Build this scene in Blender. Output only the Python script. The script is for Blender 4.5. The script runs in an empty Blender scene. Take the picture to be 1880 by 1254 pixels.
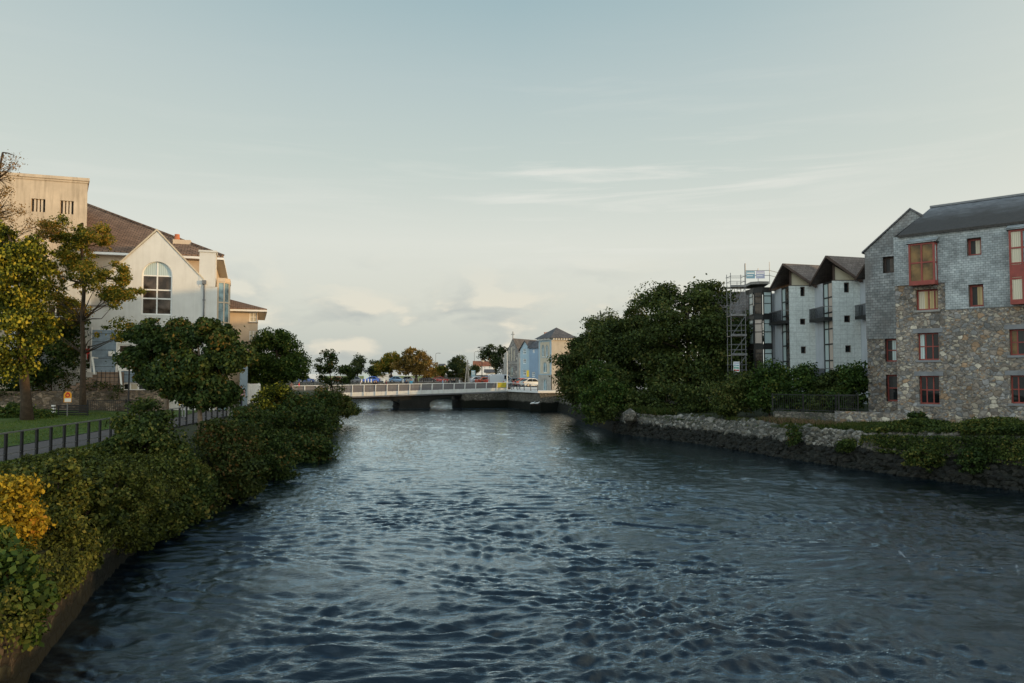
import bpy, bmesh, math, random
import numpy as np
from mathutils import Vector, Matrix

random.seed(11)
rng = np.random.default_rng(11)
SC = bpy.context.scene
COL = SC.collection

# ------------------------------------------------------------------ camera
FPX, CX, CY, CAMZ = 1400.0, 940.0, 627.0, 5.5
TILT = math.atan(63 / FPX)
CT, ST = math.cos(TILT), math.sin(TILT)
cam_d = bpy.data.cameras.new('camera')
cam = bpy.data.objects.new('camera', cam_d)
COL.objects.link(cam)
cam.location = (0, 0, CAMZ)
cam.rotation_euler = (math.pi / 2 + TILT, 0, 0)
cam_d.sensor_width = 36.0
cam_d.lens = 36.0 * FPX / 1880.0
cam_d.clip_end = 20000
SC.camera = cam


def ray(px, py):
    x, y = (px - CX) / FPX, (CY - py) / FPX
    return np.array([x, CT - y * ST, ST + y * CT])


def P(px, py, Y):
    d = ray(px, py)
    return np.array([0, 0, CAMZ]) + d * (Y / d[1])


def onz(px, py, z):
    d = ray(px, py)
    return np.array([0, 0, CAMZ]) + d * ((z - CAMZ) / d[2])


# ------------------------------------------------------------------ object helpers
def tag(o, label=None, cat=None, group=None, kind=None):
    if label: o['label'] = label
    if cat: o['category'] = cat
    if group: o['group'] = group
    if kind: o['kind'] = kind
    return o


def empty(name, loc, label, cat, group=None):
    o = bpy.data.objects.new(name, None)
    COL.objects.link(o)
    o.location = tuple(float(c) for c in loc)
    o.empty_display_size = 0.3
    return tag(o, label, cat, group)


def base_of(o):
    l = Vector((0, 0, 0))
    while o is not None:
        l += o.location
        o = o.parent
    return l


def copy_tree(o, parent=None):
    c = o.copy()
    COL.objects.link(c)
    if parent is not None:
        c.parent = parent
    for ch in list(o.children):
        copy_tree(ch, c)
    return c


class Fr:
    """vertical plane frame: origin (x, y), u along the wall, n outward"""
    def __init__(s, o, ang):
        s.o = np.array(o, float)
        s.U = np.array([math.cos(ang), math.sin(ang)])
        s.N = np.array([math.sin(ang), -math.cos(ang)])

    def p(s, u, v, z):
        q = s.o + s.U * u + s.N * v
        return (q[0], q[1], z)

    def hit(s, px, py, v=0.0):
        d = ray(px, py)
        t = (s.o @ s.N + v) / (d[:2] @ s.N)
        q = d * t + np.array([0, 0, CAMZ])
        return (q[:2] - s.o) @ s.U, q[2]

    def rect(s, x0, y0, x1, y1, v=0.0):
        a, b, c, d = s.hit(x0, y0, v), s.hit(x1, y1, v), s.hit(x0, y1, v), s.hit(x1, y0, v)
        return ((a[0] + c[0]) / 2, (b[0] + d[0]) / 2, (b[1] + c[1]) / 2, (a[1] + d[1]) / 2)


class MB:
    def __init__(s):
        s.v, s.f, s.m = [], [], []

    def add(s, vs, fs, mi=0):
        n = len(s.v)
        s.v += [tuple(map(float, q)) for q in vs]
        s.f += [tuple(i + n for i in f) for f in fs]
        s.m += [mi] * len(fs)
        return s

    def hexa(s, b, t, mi=0):
        return s.add(list(b) + list(t), [(3, 2, 1, 0), (4, 5, 6, 7), (0, 1, 5, 4), (1, 2, 6, 5), (2, 3, 7, 6), (3, 0, 4, 7)], mi)

    def box(s, c, d, rz=0.0, mi=0, tap=1.0):
        co, si = math.cos(rz), math.sin(rz)
        B, T = [], []
        for sx, sy in ((-1, -1), (1, -1), (1, 1), (-1, 1)):
            for L, zz, k in ((B, -1, 1.0), (T, 1, tap)):
                x, y = sx * d[0] / 2 * k, sy * d[1] / 2 * k
                L.append((c[0] + x * co - y * si, c[1] + x * si + y * co, c[2] + zz * d[2] / 2))
        return s.hexa(B, T, mi)

    def fbox(s, fr, u0, u1, v0, v1, z0, z1, mi=0):
        q = [(u0, v0), (u1, v0), (u1, v1), (u0, v1)]
        return s.hexa([fr.p(a, b, z0) for a, b in q], [fr.p(a, b, z1) for a, b in q], mi)

    def quad(s, a, b, c, d, mi=0):
        return s.add([a, b, c, d], [(0, 1, 2, 3)], mi)

    def slab(s, pts, th, mi=0):
        """polygon thickened downwards (world z)"""
        n = len(pts)
        lo = [(p[0], p[1], p[2] - th) for p in pts]
        fs = [tuple(range(n)), tuple(range(2 * n - 1, n - 1, -1))]
        fs += [(i, (i + 1) % n, n + (i + 1) % n, n + i) for i in range(n)]
        return s.add(list(pts) + lo, fs, mi)

    def prism(s, pts, vec, mi=0):
        n = len(pts)
        hi = [(p[0] + vec[0], p[1] + vec[1], p[2] + vec[2]) for p in pts]
        fs = [tuple(range(n)), tuple(range(2 * n - 1, n - 1, -1))]
        fs += [(i, (i + 1) % n, n + (i + 1) % n, n + i) for i in range(n)]
        return s.add(list(pts) + hi, fs, mi)

    def bar(s, a, b, w, h=None, mi=0):
        """square bar from a to b"""
        a, b = Vector(a), Vector(b)
        h = h or w
        d = (b - a).normalized()
        side = d.cross(Vector((0, 0, 1)))
        if side.length < 1e-3: side = Vector((1, 0, 0))
        side.normalize()
        up = side.cross(d).normalized()
        q = [side * (-w / 2) + up * (-h / 2), side * (w / 2) + up * (-h / 2), side * (w / 2) + up * (h / 2), side * (-w / 2) + up * (h / 2)]
        return s.hexa([a + k for k in q], [b + k for k in q], mi)

    def tube(s, pts, radii, n=7, mi=0):
        pts = [Vector(p) for p in pts]
        if not hasattr(radii, '__len__'): radii = [radii] * len(pts)
        vs, fs = [], []
        prev = None
        for i, p in enumerate(pts):
            d = (pts[min(i + 1, len(pts) - 1)] - pts[max(i - 1, 0)])
            d = d.normalized() if d.length > 1e-6 else Vector((0, 0, 1))
            if prev is None:
                a = d.orthogonal().normalized()
            else:
                a = (prev - d * prev.dot(d))
                a = a.normalized() if a.length > 1e-5 else d.orthogonal().normalized()
            prev = a
            b = d.cross(a)
            for k in range(n):
                t = 2 * math.pi * k / n
                vs.append(p + (a * math.cos(t) + b * math.sin(t)) * radii[i])
        for i in range(len(pts) - 1):
            for k in range(n):
                fs.append((i * n + k, i * n + (k + 1) % n, (i + 1) * n + (k + 1) % n, (i + 1) * n + k))
        fs.append(tuple(range(n - 1, -1, -1)))
        fs.append(tuple((len(pts) - 1) * n + k for k in range(n)))
        return s.add(vs, fs, mi)

    def wall(s, fr, outer, holes=(), v=0.0, depth=0.22, mi=0):
        """polygon (u, z) with holes, each hole gets reveals going back by depth"""
        bm = bmesh.new()
        es = []
        for loop in [outer] + list(holes):
            vs = [bm.verts.new((a, b, 0)) for a, b in loop]
            es += [bm.edges.new((vs[i], vs[(i + 1) % len(vs)])) for i in range(len(vs))]
        bmesh.ops.triangle_fill(bm, use_beauty=True, use_dissolve=False, edges=es)
        bm.verts.index_update()
        s.add([fr.p(w.co.x, v, w.co.y) for w in bm.verts], [[w.index for w in f.verts] for f in bm.faces], mi)
        bm.free()
        if depth:
            for loop in holes:
                n = len(loop)
                s.add([fr.p(a, v, b) for a, b in loop] + [fr.p(a, v - depth, b) for a, b in loop],
                      [(i, (i + 1) % n, n + (i + 1) % n, n + i) for i in range(n)], mi)
        return s

    def build(s, name, mat, parent=None, smooth=False, at=None):
        o = mesh_obj(name, np.array(s.v, dtype=np.float64), s.f, mat, parent, smooth, at)
        if isinstance(mat, (list, tuple)):
            o.data.polygons.foreach_set('material_index', np.array(s.m, dtype=np.int32))
        return o


def mesh_obj(name, V, F, mat, parent=None, smooth=False, at=None, uv=True):
    V = np.asarray(V, dtype=np.float64).reshape(-1, 3)
    if parent is not None:
        b = np.array(base_of(parent))
    elif at is not None:
        b = np.array(at, float)
    else:
        b = np.zeros(3)
    me = bpy.data.meshes.new(name)
    if isinstance(F, np.ndarray):
        k = F.shape[1]
        loops = F.reshape(-1).astype(np.int32)
        starts = np.arange(0, len(loops), k, dtype=np.int32)
    else:
        ln = np.array([len(f) for f in F], dtype=np.int32)
        loops = np.fromiter((i for f in F for i in f), dtype=np.int32, count=int(ln.sum()))
        starts = np.concatenate([[0], np.cumsum(ln)[:-1]]).astype(np.int32)
    me.vertices.add(len(V))
    me.vertices.foreach_set('co', (V - b).astype(np.float32).reshape(-1))
    me.loops.add(len(loops))
    me.loops.foreach_set('vertex_index', loops)
    me.polygons.add(len(starts))
    me.polygons.foreach_set('loop_start', starts)
    me.polygons.foreach_set('use_smooth', np.full(len(starts), bool(smooth)))
    me.update(calc_edges=True)
    if uv and len(starts) < 60000:
        nrm = np.empty(len(starts) * 3, dtype=np.float32)
        me.polygons.foreach_get('normal', nrm)
        nrm = nrm.reshape(-1, 3)
        # same surface -> same direction whichever way its faces wind
        sgn = np.where(np.abs(nrm[:, 1]) > 0.05, np.sign(nrm[:, 1]), np.sign(nrm[:, 0] + 1e-9))
        nrm = nrm * np.where(sgn == 0, 1, sgn)[:, None]
        t = np.stack([-nrm[:, 1], nrm[:, 0], np.zeros(len(nrm))], 1)
        l = np.linalg.norm(t, axis=1)
        flat = l < 0.05
        t[flat] = (1, 0, 0)
        t /= np.linalg.norm(t, axis=1)[:, None]
        bb = np.cross(nrm, t)
        ends = np.append(starts[1:], len(loops))
        rep = np.repeat(np.arange(len(starts)), ends - starts)
        co = V[loops]
        uvs = np.stack([(co * t[rep]).sum(1), (co * bb[rep]).sum(1)], 1).astype(np.float32)
        lay = me.uv_layers.new(name='UVMap')
        lay.data.foreach_set('uv', uvs.reshape(-1))
    o = bpy.data.objects.new(name, me)
    COL.objects.link(o)
    for m in (mat if isinstance(mat, (list, tuple)) else [mat]):
        me.materials.append(m)
    if parent is not None:
        o.parent = parent
    elif at is not None:
        o.location = tuple(float(c) for c in at)
    return o


# ------------------------------------------------------------------ materials
def newmat(name):
    m = bpy.data.materials.new(name)
    m.use_nodes = True
    nt = m.node_tree
    return m, nt, nt.nodes['Principled BSDF']


def N(nt, t, **kw):
    n = nt.nodes.new('ShaderNode' + t)
    for k, v in kw.items():
        setattr(n, k, v)
    return n


def setin(n, **kw):
    for k, v in kw.items():
        n.inputs[k.replace('_', ' ')].default_value = v


def c4(c):
    return (c[0], c[1], c[2], 1.0)


def ramp(nt, stops, interp='LINEAR'):
    r = N(nt, 'ValToRGB')
    r.color_ramp.interpolation = interp
    e = r.color_ramp.elements
    while len(e) < len(stops): e.new(0.5)
    for k, (p, c) in enumerate(stops):
        e[k].position = p
        e[k].color = c4(c) if hasattr(c, '__len__') else (c, c, c, 1)
    return r


def pos(nt, scale=(1, 1, 1)):
    g = N(nt, 'NewGeometry')
    mp = N(nt, 'Mapping')
    mp.inputs['Scale'].default_value = scale
    nt.links.new(g.outputs['Position'], mp.inputs['Vector'])
    return mp.outputs['Vector']


def noise(nt, vec, scale, detail=5, rough=0.6, dist=0.0):
    n = N(nt, 'TexNoise')
    setin(n, Scale=scale, Detail=detail, Roughness=rough, Distortion=dist)
    nt.links.new(vec, n.inputs['Vector'])
    return n.outputs['Fac']


def mixc(nt, fac, a, b, mode='MIX'):
    m = N(nt, 'Mix', data_type='RGBA', blend_type=mode)
    for sock, v in ((m.inputs['Factor'], fac), (m.inputs['A'], a), (m.inputs['B'], b)):
        pass
    L = [i for i in m.inputs if i.enabled]
    for i, v in zip(L, (fac, a, b)):
        if isinstance(v, bpy.types.NodeSocket): nt.links.new(v, i)
        elif hasattr(v, '__len__'): i.default_value = c4(v)
        else: i.default_value = v
    return [o for o in m.outputs if o.enabled][0]


def bump(nt, bsdf, h, strength=0.4, dist=0.02):
    b = N(nt, 'Bump')
    setin(b, Strength=strength, Distance=dist)
    nt.links.new(h, b.inputs['Height'])
    nt.links.new(b.outputs['Normal'], bsdf.inputs['Normal'])


def surf(name, c, rough=0.7, var=0.2, scale=1.5, metal=0.0, bmp=0.0, streak=0.0, streak_c=None, spec=0.3):
    """painted / rendered surface with mottling and optional weather streaks"""
    m, nt, b = newmat(name)
    v = pos(nt)
    f = noise(nt, v, scale, 6)
    lo = [x * (1 - var) for x in c]; hi = [min(1, x * (1 + var)) for x in c]
    r = ramp(nt, [(0.3, lo), (0.7, hi)])
    nt.links.new(f, r.inputs['Fac'])
    col = r.outputs['Color']
    if streak:
        sv = pos(nt, (1.6, 1.6, 0.13))
        sf = noise(nt, sv, 1.7, 7, 0.65)
        sr = ramp(nt, [(0.48, 0.0), (0.75, streak)])
        nt.links.new(sf, sr.inputs['Fac'])
        col = mixc(nt, sr.outputs['Color'], col, streak_c or [x * 0.45 for x in c])
    nt.links.new(col, b.inputs['Base Color'])
    setin(b, Roughness=rough, Metallic=metal)
    b.inputs['Specular IOR Level'].default_value = spec
    if bmp:
        bump(nt, b, noise(nt, v, scale * 14, 4), 0.5, bmp)
    return m


def brickmat(name, c1, c2, mortar, w, h, msize=0.012, rough=0.75, var=0.35, bmp=0.015, stain=None, off=0.5, spec=0.3):
    m, nt, b = newmat(name)
    uvn = N(nt, 'UVMap')
    br = N(nt, 'TexBrick')
    br.offset = off
    setin(br, Scale=1.0, Color1=c4(c1), Color2=c4(c2), Mortar=c4(mortar))
    br.inputs['Mortar Size'].default_value = msize
    br.inputs['Mortar Smooth'].default_value = 0.15
    br.inputs['Brick Width'].default_value = w
    br.inputs['Row Height'].default_value = h
    nt.links.new(uvn.outputs['UV'], br.inputs['Vector'])
    v = pos(nt)
    f = noise(nt, v, 0.9, 7, 0.65)
    r = ramp(nt, [(0.3, 1 - var), (0.7, 1 + var * 0.6)])
    nt.links.new(f, r.inputs['Fac'])
    col = mixc(nt, 1.0, br.outputs['Color'], r.outputs['Color'], 'MULTIPLY')
    f2 = noise(nt, v, 5.0, 5, 0.7)
    r2 = ramp(nt, [(0.3, 0.72), (0.7, 1.2)])
    nt.links.new(f2, r2.inputs['Fac'])
    col = mixc(nt, 0.8, col, mixc(nt, 1.0, col, r2.outputs['Color'], 'MULTIPLY'))
    if stain:
        sf = noise(nt, pos(nt, (1, 1, 0.5)), 0.55, 6, 0.7)
        sr = ramp(nt, [(0.47, 0.0), (0.62, 0.85)])
        nt.links.new(sf, sr.inputs['Fac'])
        col = mixc(nt, sr.outputs['Color'], col, stain)
    nt.links.new(col, b.inputs['Base Color'])
    setin(b, Roughness=rough)
    b.inputs['Specular IOR Level'].default_value = spec
    inv = N(nt, 'Math', operation='SUBTRACT')
    inv.inputs[0].default_value = 1.0
    nt.links.new(br.outputs['Fac'], inv.inputs[1])
    ad = N(nt, 'Math', operation='MULTIPLY_ADD')
    nt.links.new(f2, ad.inputs[0]); ad.inputs[1].default_value = 0.8
    nt.links.new(inv.outputs[0], ad.inputs[2])
    bump(nt, b, ad.outputs[0], 0.7, bmp)
    return m


def mossy(name, z0, z1):
    m = brickmat(name, (0.14, 0.15, 0.165), (0.22, 0.23, 0.25), (0.03, 0.03, 0.032), 0.3, 0.2, 0.012, 0.62, 0.5, 0.02)
    nt = m.node_tree; b = nt.nodes['Principled BSDF']
    src = b.inputs['Base Color'].links[0].from_socket
    g = N(nt, 'NewGeometry'); sx = N(nt, 'SeparateXYZ'); nt.links.new(g.outputs['Position'], sx.inputs[0])
    f = noise(nt, pos(nt), 1.1, 7, 0.72)
    ma = N(nt, 'Math', operation='MULTIPLY_ADD'); ma.inputs[1].default_value = -2.6
    nt.links.new(f, ma.inputs[0]); nt.links.new(sx.outputs['Z'], ma.inputs[2])
    mr = N(nt, 'MapRange'); setin(mr, From_Min=z0 - 1.3, From_Max=z1 - 1.3, To_Min=0.93, To_Max=0.0)
    nt.links.new(ma.outputs[0], mr.inputs['Value'])
    f2 = noise(nt, pos(nt), 9.0, 4); r2 = ramp(nt, [(0.35, (0.018, 0.016, 0.014)), (0.7, (0.05, 0.042, 0.036))]); nt.links.new(f2, r2.inputs['Fac'])
    nt.links.new(mixc(nt, mr.outputs[0], src, r2.outputs['Color']), b.inputs['Base Color'])
    return m


def rubblemat(name, palette, mortar, scale=2.6, zs=1.5, mort=0.055, bmp=0.06, dark_below=None):
    m, nt, b = newmat(name)
    v0 = pos(nt, (1, 1, zs))
    nz = N(nt, 'TexNoise'); setin(nz, Scale=2.6, Detail=6, Roughness=0.65)
    nt.links.new(v0, nz.inputs['Vector'])
    vm = N(nt, 'VectorMath', operation='MULTIPLY_ADD')
    nt.links.new(nz.outputs['Color'], vm.inputs[0]); vm.inputs[1].default_value = (0.35, 0.35, 0.35)
    nt.links.new(v0, vm.inputs[2])
    a = N(nt, 'TexVoronoi', feature='F1'); setin(a, Scale=scale)
    e = N(nt, 'TexVoronoi', feature='DISTANCE_TO_EDGE'); setin(e, Scale=scale)
    nt.links.new(vm.outputs[0], a.inputs['Vector']); nt.links.new(vm.outputs[0], e.inputs['Vector'])
    sp = N(nt, 'SeparateColor')
    nt.links.new(a.outputs['Color'], sp.inputs['Color'])
    n = len(palette)
    r = ramp(nt, [(i / n, c) for i, c in enumerate(palette)], 'CONSTANT')
    nt.links.new(sp.outputs[0], r.inputs['Fac'])
    f = noise(nt, pos(nt), 7.0, 6, 0.7)
    fr = ramp(nt, [(0.25, 0.6), (0.75, 1.35)])
    nt.links.new(f, fr.inputs['Fac'])
    col = mixc(nt, 1.0, r.outputs['Color'], fr.outputs['Color'], 'MULTIPLY')
    br = N(nt, 'MapRange'); setin(br, To_Min=0.75, To_Max=1.3)
    nt.links.new(sp.outputs[1], br.inputs['Value'])
    col = mixc(nt, 1.0, col, br.outputs[0], 'MULTIPLY')
    # small packing stones showing between the larger ones
    a2 = N(nt, 'TexVoronoi', feature='F1'); setin(a2, Scale=scale * 2.4)
    e2 = N(nt, 'TexVoronoi', feature='DISTANCE_TO_EDGE'); setin(e2, Scale=scale * 2.4)
    nt.links.new(vm.outputs[0], a2.inputs['Vector']); nt.links.new(vm.outputs[0], e2.inputs['Vector'])
    sp2 = N(nt, 'SeparateColor'); nt.links.new(a2.outputs['Color'], sp2.inputs['Color'])
    r2_ = ramp(nt, [(i / n, c) for i, c in enumerate(palette)], 'CONSTANT')
    nt.links.new(sp2.outputs[1], r2_.inputs['Fac'])
    m2_ = ramp(nt, [(mort * 0.3, 1.0), (mort * 1.2, 0.0)]); nt.links.new(e2.outputs['Distance'], m2_.inputs['Fac'])
    small = mixc(nt, m2_.outputs['Color'], mixc(nt, 1.0, r2_.outputs['Color'], fr.outputs['Color'], 'MULTIPLY'), mortar)
    pick = N(nt, 'MapRange'); setin(pick, From_Min=0.52, From_Max=0.56)
    nt.links.new(sp.outputs[2], pick.inputs['Value'])
    mr = ramp(nt, [(mort * 0.35, 1.0), (mort, 0.0)])
    nt.links.new(e.outputs['Distance'], mr.inputs['Fac'])
    col = mixc(nt, mr.outputs['Color'], col, mortar)
    col = mixc(nt, pick.outputs[0], col, small)
    st_ = noise(nt, pos(nt, (1, 1, 0.6)), 0.5, 6, 0.7)
    sr_ = ramp(nt, [(0.35, 0.78), (0.65, 1.15)]); nt.links.new(st_, sr_.inputs['Fac'])
    col = mixc(nt, 1.0, col, sr_.outputs['Color'], 'MULTIPLY')
    if dark_below is not None:
        g = N(nt, 'NewGeometry'); sx = N(nt, 'SeparateXYZ')
        nt.links.new(g.outputs['Position'], sx.inputs[0])
        wob = noise(nt, pos(nt), 1.3, 4)
        ma = N(nt, 'Math', operation='MULTIPLY_ADD'); ma.inputs[1].default_value = -0.9
        nt.links.new(wob, ma.inputs[0]); nt.links.new(sx.outputs['Z'], ma.inputs[2])
        md = N(nt, 'MapRange'); setin(md, From_Min=dark_below - 0.65, From_Max=dark_below - 0.35)
        nt.links.new(ma.outputs[0], md.inputs['Value'])
        col = mixc(nt, md.outputs[0], (0.006, 0.007, 0.004), col)
    nt.links.new(col, b.inputs['Base Color'])
    setin(b, Roughness=0.85)
    b.inputs['Specular IOR Level'].default_value = 0.2
    hr = ramp(nt, [(0.0, 0.0), (0.12, 0.85), (0.4, 1.0)])
    nt.links.new(e.outputs['Distance'], hr.inputs['Fac'])
    ad = N(nt, 'Math', operation='MULTIPLY_ADD'); ad.inputs[1].default_value = 0.35
    nt.links.new(f, ad.inputs[0]); nt.links.new(hr.outputs['Color'], ad.inputs[2])
    bump(nt, b, ad.outputs[0], 0.8, bmp)
    return m


def leafmat(name, stops, trans=0.3, tint=(1.3, 1.25, 0.5), patch=0.5, pscale=0.6):
    """per-leaf colour from the mesh island, drifting in larger patches"""
    m, nt, b = newmat(name)
    g = N(nt, 'NewGeometry')
    f = noise(nt, pos(nt), pscale, 3)
    mx = N(nt, 'MapRange'); setin(mx, From_Min=0.3, From_Max=0.7, To_Min=-patch / 2, To_Max=patch / 2)
    nt.links.new(f, mx.inputs['Value'])
    ad = N(nt, 'Math', operation='ADD', use_clamp=True)
    nt.links.new(g.outputs['Random Per Island'], ad.inputs[0]); nt.links.new(mx.outputs[0], ad.inputs[1])
    r = ramp(nt, stops)
    nt.links.new(ad.outputs[0], r.inputs['Fac'])
    nt.links.new(r.outputs['Color'], b.inputs['Base Color'])
    setin(b, Roughness=0.6)
    b.inputs['Specular IOR Level'].default_value = 0.12
    tr = N(nt, 'BsdfTranslucent')
    tc = mixc(nt, 1.0, r.outputs['Color'], tint, 'MULTIPLY')
    nt.links.new(tc, tr.inputs['Color'])
    ms = N(nt, 'MixShader'); ms.inputs[0].default_value = trans
    nt.links.new(b.outputs[0], ms.inputs[1]); nt.links.new(tr.outputs[0], ms.inputs[2])
    nt.links.new(ms.outputs[0], nt.nodes['Material Output'].inputs['Surface'])
    return m


def glassmat(name, c=(0.009, 0.011, 0.012), rough=0.03, folds=None):
    m, nt, b = newmat(name)
    setin(b, Roughness=rough)
    b.inputs['Base Color'].default_value = c4(c)
    b.inputs['Specular IOR Level'].default_value = 0.2
    uvn = N(nt, 'UVMap')
    if folds:
        w = N(nt, 'TexWave', wave_type='BANDS', bands_direction='X')
        setin(w, Scale=folds, Distortion=1.5, Detail=2)
        nt.links.new(uvn.outputs['UV'], w.inputs['Vector'])
        r = ramp(nt, [(0.0, [x * 0.7 for x in c]), (1.0, c)])
        nt.links.new(w.outputs['Fac'], r.inputs['Fac'])
        nt.links.new(r.outputs['Color'], b.inputs['Base Color'])
    else:
        f = noise(nt, pos(nt), 1.4, 3)
        r = ramp(nt, [(0.35, [x * 0.4 for x in c]), (0.65, [x * 1.6 for x in c])])
        nt.links.new(f, r.inputs['Fac'])
        nt.links.new(r.outputs['Color'], b.inputs['Base Color'])
    wob = noise(nt, pos(nt), 0.9, 2)
    bump(nt, b, wob, 0.15, 0.05)
    return m


M = {}
M['cream_render'] = surf('cream_render', (0.60, 0.60, 0.58), 0.9, 0.08, 0.6, bmp=0.006, streak=0.35, streak_c=(0.40, 0.39, 0.36))
M['tan_render'] = surf('tan_render', (0.52, 0.42, 0.31), 0.9, 0.14, 0.7, bmp=0.006, streak=0.75, streak_c=(0.22, 0.17, 0.12))
M['tan_clean'] = surf('tan_clean', (0.55, 0.45, 0.34), 0.9, 0.08, 0.7, bmp=0.004, streak=0.2)
M['white_paint'] = surf('white_paint', (0.74, 0.74, 0.72), 0.5, 0.06, 2.0)
M['white_metal'] = surf('white_metal', (0.72, 0.73, 0.72), 0.45, 0.08, 1.2, streak=0.2, streak_c=(0.45, 0.45, 0.43))
M['blue_board'] = brickmat('blue_board', (0.20, 0.27, 0.34), (0.22, 0.29, 0.36), (0.06, 0.08, 0.10), 6.0, 0.62, 0.02, 0.6, 0.12, 0.01)
M['blue_paint'] = surf('blue_paint', (0.24, 0.31, 0.37), 0.7, 0.08, 1.0, streak=0.2)
M['brown_tile'] = brickmat('brown_tile', (0.20, 0.125, 0.085), (0.27, 0.175, 0.12), (0.06, 0.04, 0.03), 0.45, 0.30, 0.03, 0.85, 0.35, 0.05)
M['brown_brick'] = brickmat('brown_brick', (0.20, 0.13, 0.09), (0.26, 0.18, 0.13), (0.18, 0.16, 0.14), 0.45, 0.2, 0.015)
M['slate_roof'] = brickmat('slate_roof', (0.055, 0.06, 0.068), (0.10, 0.105, 0.115), (0.02, 0.02, 0.022), 0.3, 0.2, 0.012, 0.62, 0.5, 0.02, stain=(0.022, 0.020, 0.018))
M['slate_plain'] = brickmat('slate_plain', (0.085, 0.085, 0.095), (0.13, 0.125, 0.13), (0.03, 0.03, 0.03), 0.3, 0.22, 0.012, 0.65, 0.3, 0.02)
M['slate_clad'] = brickmat('slate_clad', (0.27, 0.30, 0.31), (0.39, 0.42, 0.43), (0.17, 0.185, 0.19), 0.26, 0.14, 0.010, 0.55, 0.5, 0.02)
M['brown_slate'] = brickmat('brown_slate', (0.13, 0.11, 0.105), (0.18, 0.155, 0.145), (0.05, 0.045, 0.04), 0.3, 0.22, 0.012, 0.7, 0.3, 0.02)
M['slate_clad_dark'] = brickmat('slate_clad_dark', (0.20, 0.215, 0.22), (0.31, 0.32, 0.32), (0.11, 0.115, 0.115), 0.34, 0.19, 0.014, 0.6, 0.55, 0.02, stain=(0.15, 0.14, 0.135))
M['block_clad'] = brickmat('block_clad', (0.56, 0.59, 0.57), (0.60, 0.63, 0.61), (0.36, 0.385, 0.38), 0.62, 0.42, 0.012, 0.8, 0.12, 0.005, off=0.0)
M['grey_render'] = surf('grey_render', (0.40, 0.43, 0.47), 0.85, 0.07, 0.9, streak=0.3)
M['rubble'] = rubblemat('rubble', [(0.20, 0.18, 0.165), (0.27, 0.22, 0.175), (0.18, 0.18, 0.18), (0.34, 0.295, 0.235), (0.24, 0.215, 0.19), (0.27, 0.185, 0.12), (0.22, 0.215, 0.21), (0.43, 0.385, 0.315), (0.17, 0.145, 0.125), (0.29, 0.245, 0.205), (0.25, 0.24, 0.235), (0.14, 0.13, 0.12)], (0.165, 0.145, 0.12), 3.1, 1.3, 0.05)
M['rubble_old'] = rubblemat('rubble_old', [(0.12, 0.115, 0.10), (0.16, 0.145, 0.12), (0.10, 0.10, 0.095), (0.20, 0.18, 0.15), (0.07, 0.075, 0.05)], (0.08, 0.07, 0.055), 3.4, 1.5, 0.07)
M['rubble_brown'] = rubblemat('rubble_brown', [(0.16, 0.12, 0.09), (0.22, 0.17, 0.12), (0.13, 0.11, 0.09), (0.28, 0.22, 0.17), (0.10, 0.08, 0.06)], (0.12, 0.10, 0.08), 2.4, 1.6, 0.05)
M['quay_stone'] = rubblemat('quay_stone', [(0.12, 0.115, 0.10), (0.16, 0.15, 0.125), (0.09, 0.085, 0.07), (0.20, 0.185, 0.16)], (0.045, 0.042, 0.032), 3.6, 1.5, 0.07, 0.05, dark_below=1.35)
M['river_wall_stone'] = rubblemat('river_wall_stone', [(0.045, 0.036, 0.026), (0.06, 0.048, 0.034), (0.034, 0.028, 0.02), (0.075, 0.06, 0.042), (0.03, 0.03, 0.018)], (0.022, 0.018, 0.013), 2.2, 1.7, 0.05, 0.05, dark_below=0.55)
M['church_stone'] = rubblemat('church_stone', [(0.22, 0.21, 0.20), (0.27, 0.25, 0.23), (0.18, 0.17, 0.17), (0.31, 0.28, 0.25)], (0.26, 0.24, 0.22), 1.6, 1.8, 0.05)
M['dressed_stone'] = surf('dressed_stone', (0.34, 0.32, 0.29), 0.85, 0.2, 1.2, bmp=0.01, streak=0.4)
M['pale_dressing'] = surf('pale_dressing', (0.52, 0.46, 0.36), 0.85, 0.1, 1.2, streak=0.2)
M['tower_sun_tone'] = surf('tower_sun_tone', (0.44, 0.40, 0.34), 0.85, 0.1, 1.2, streak=0.3)  # sunlit cream tone painted into one face of the tower
M['sky_blue_wall'] = surf('sky_blue_wall', (0.36, 0.47, 0.54), 0.85, 0.06, 0.7, streak=0.25)
M['steel_blue_wall'] = surf('steel_blue_wall', (0.24, 0.33, 0.44), 0.85, 0.06, 0.7, streak=0.2)
M['red_frame'] = surf('red_frame', (0.22, 0.042, 0.032), 0.45, 0.2, 3.0)
M['dark_frame'] = surf('dark_frame', (0.018, 0.018, 0.018), 0.5, 0.2, 2.0)
M['brown_frame'] = surf('brown_frame', (0.06, 0.04, 0.032), 0.6, 0.2, 2.0)
M['black_metal'] = surf('black_metal', (0.012, 0.013, 0.015), 0.45, 0.25, 3.0)
M['rail_top'] = surf('rail_top', (0.26, 0.27, 0.28), 0.35, 0.12, 3.0, metal=0.6)
M['grey_metal'] = surf('grey_metal', (0.17, 0.175, 0.18), 0.5, 0.15, 2.0, metal=0.4)
M['galv'] = surf('galv', (0.17, 0.17, 0.175), 0.45, 0.25, 3.0, metal=0.4)
M['timber'] = surf('timber', (0.34, 0.30, 0.25), 0.8, 0.3, 2.0)
M['terracotta'] = surf('terracotta', (0.45, 0.15, 0.07), 0.8, 0.2, 4.0)
M['lead'] = surf('lead', (0.16, 0.165, 0.175), 0.6, 0.2, 2.0)
M['asphalt'] = surf('asphalt', (0.095, 0.085, 0.083), 0.9, 0.15, 2.0, bmp=0.004)
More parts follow.
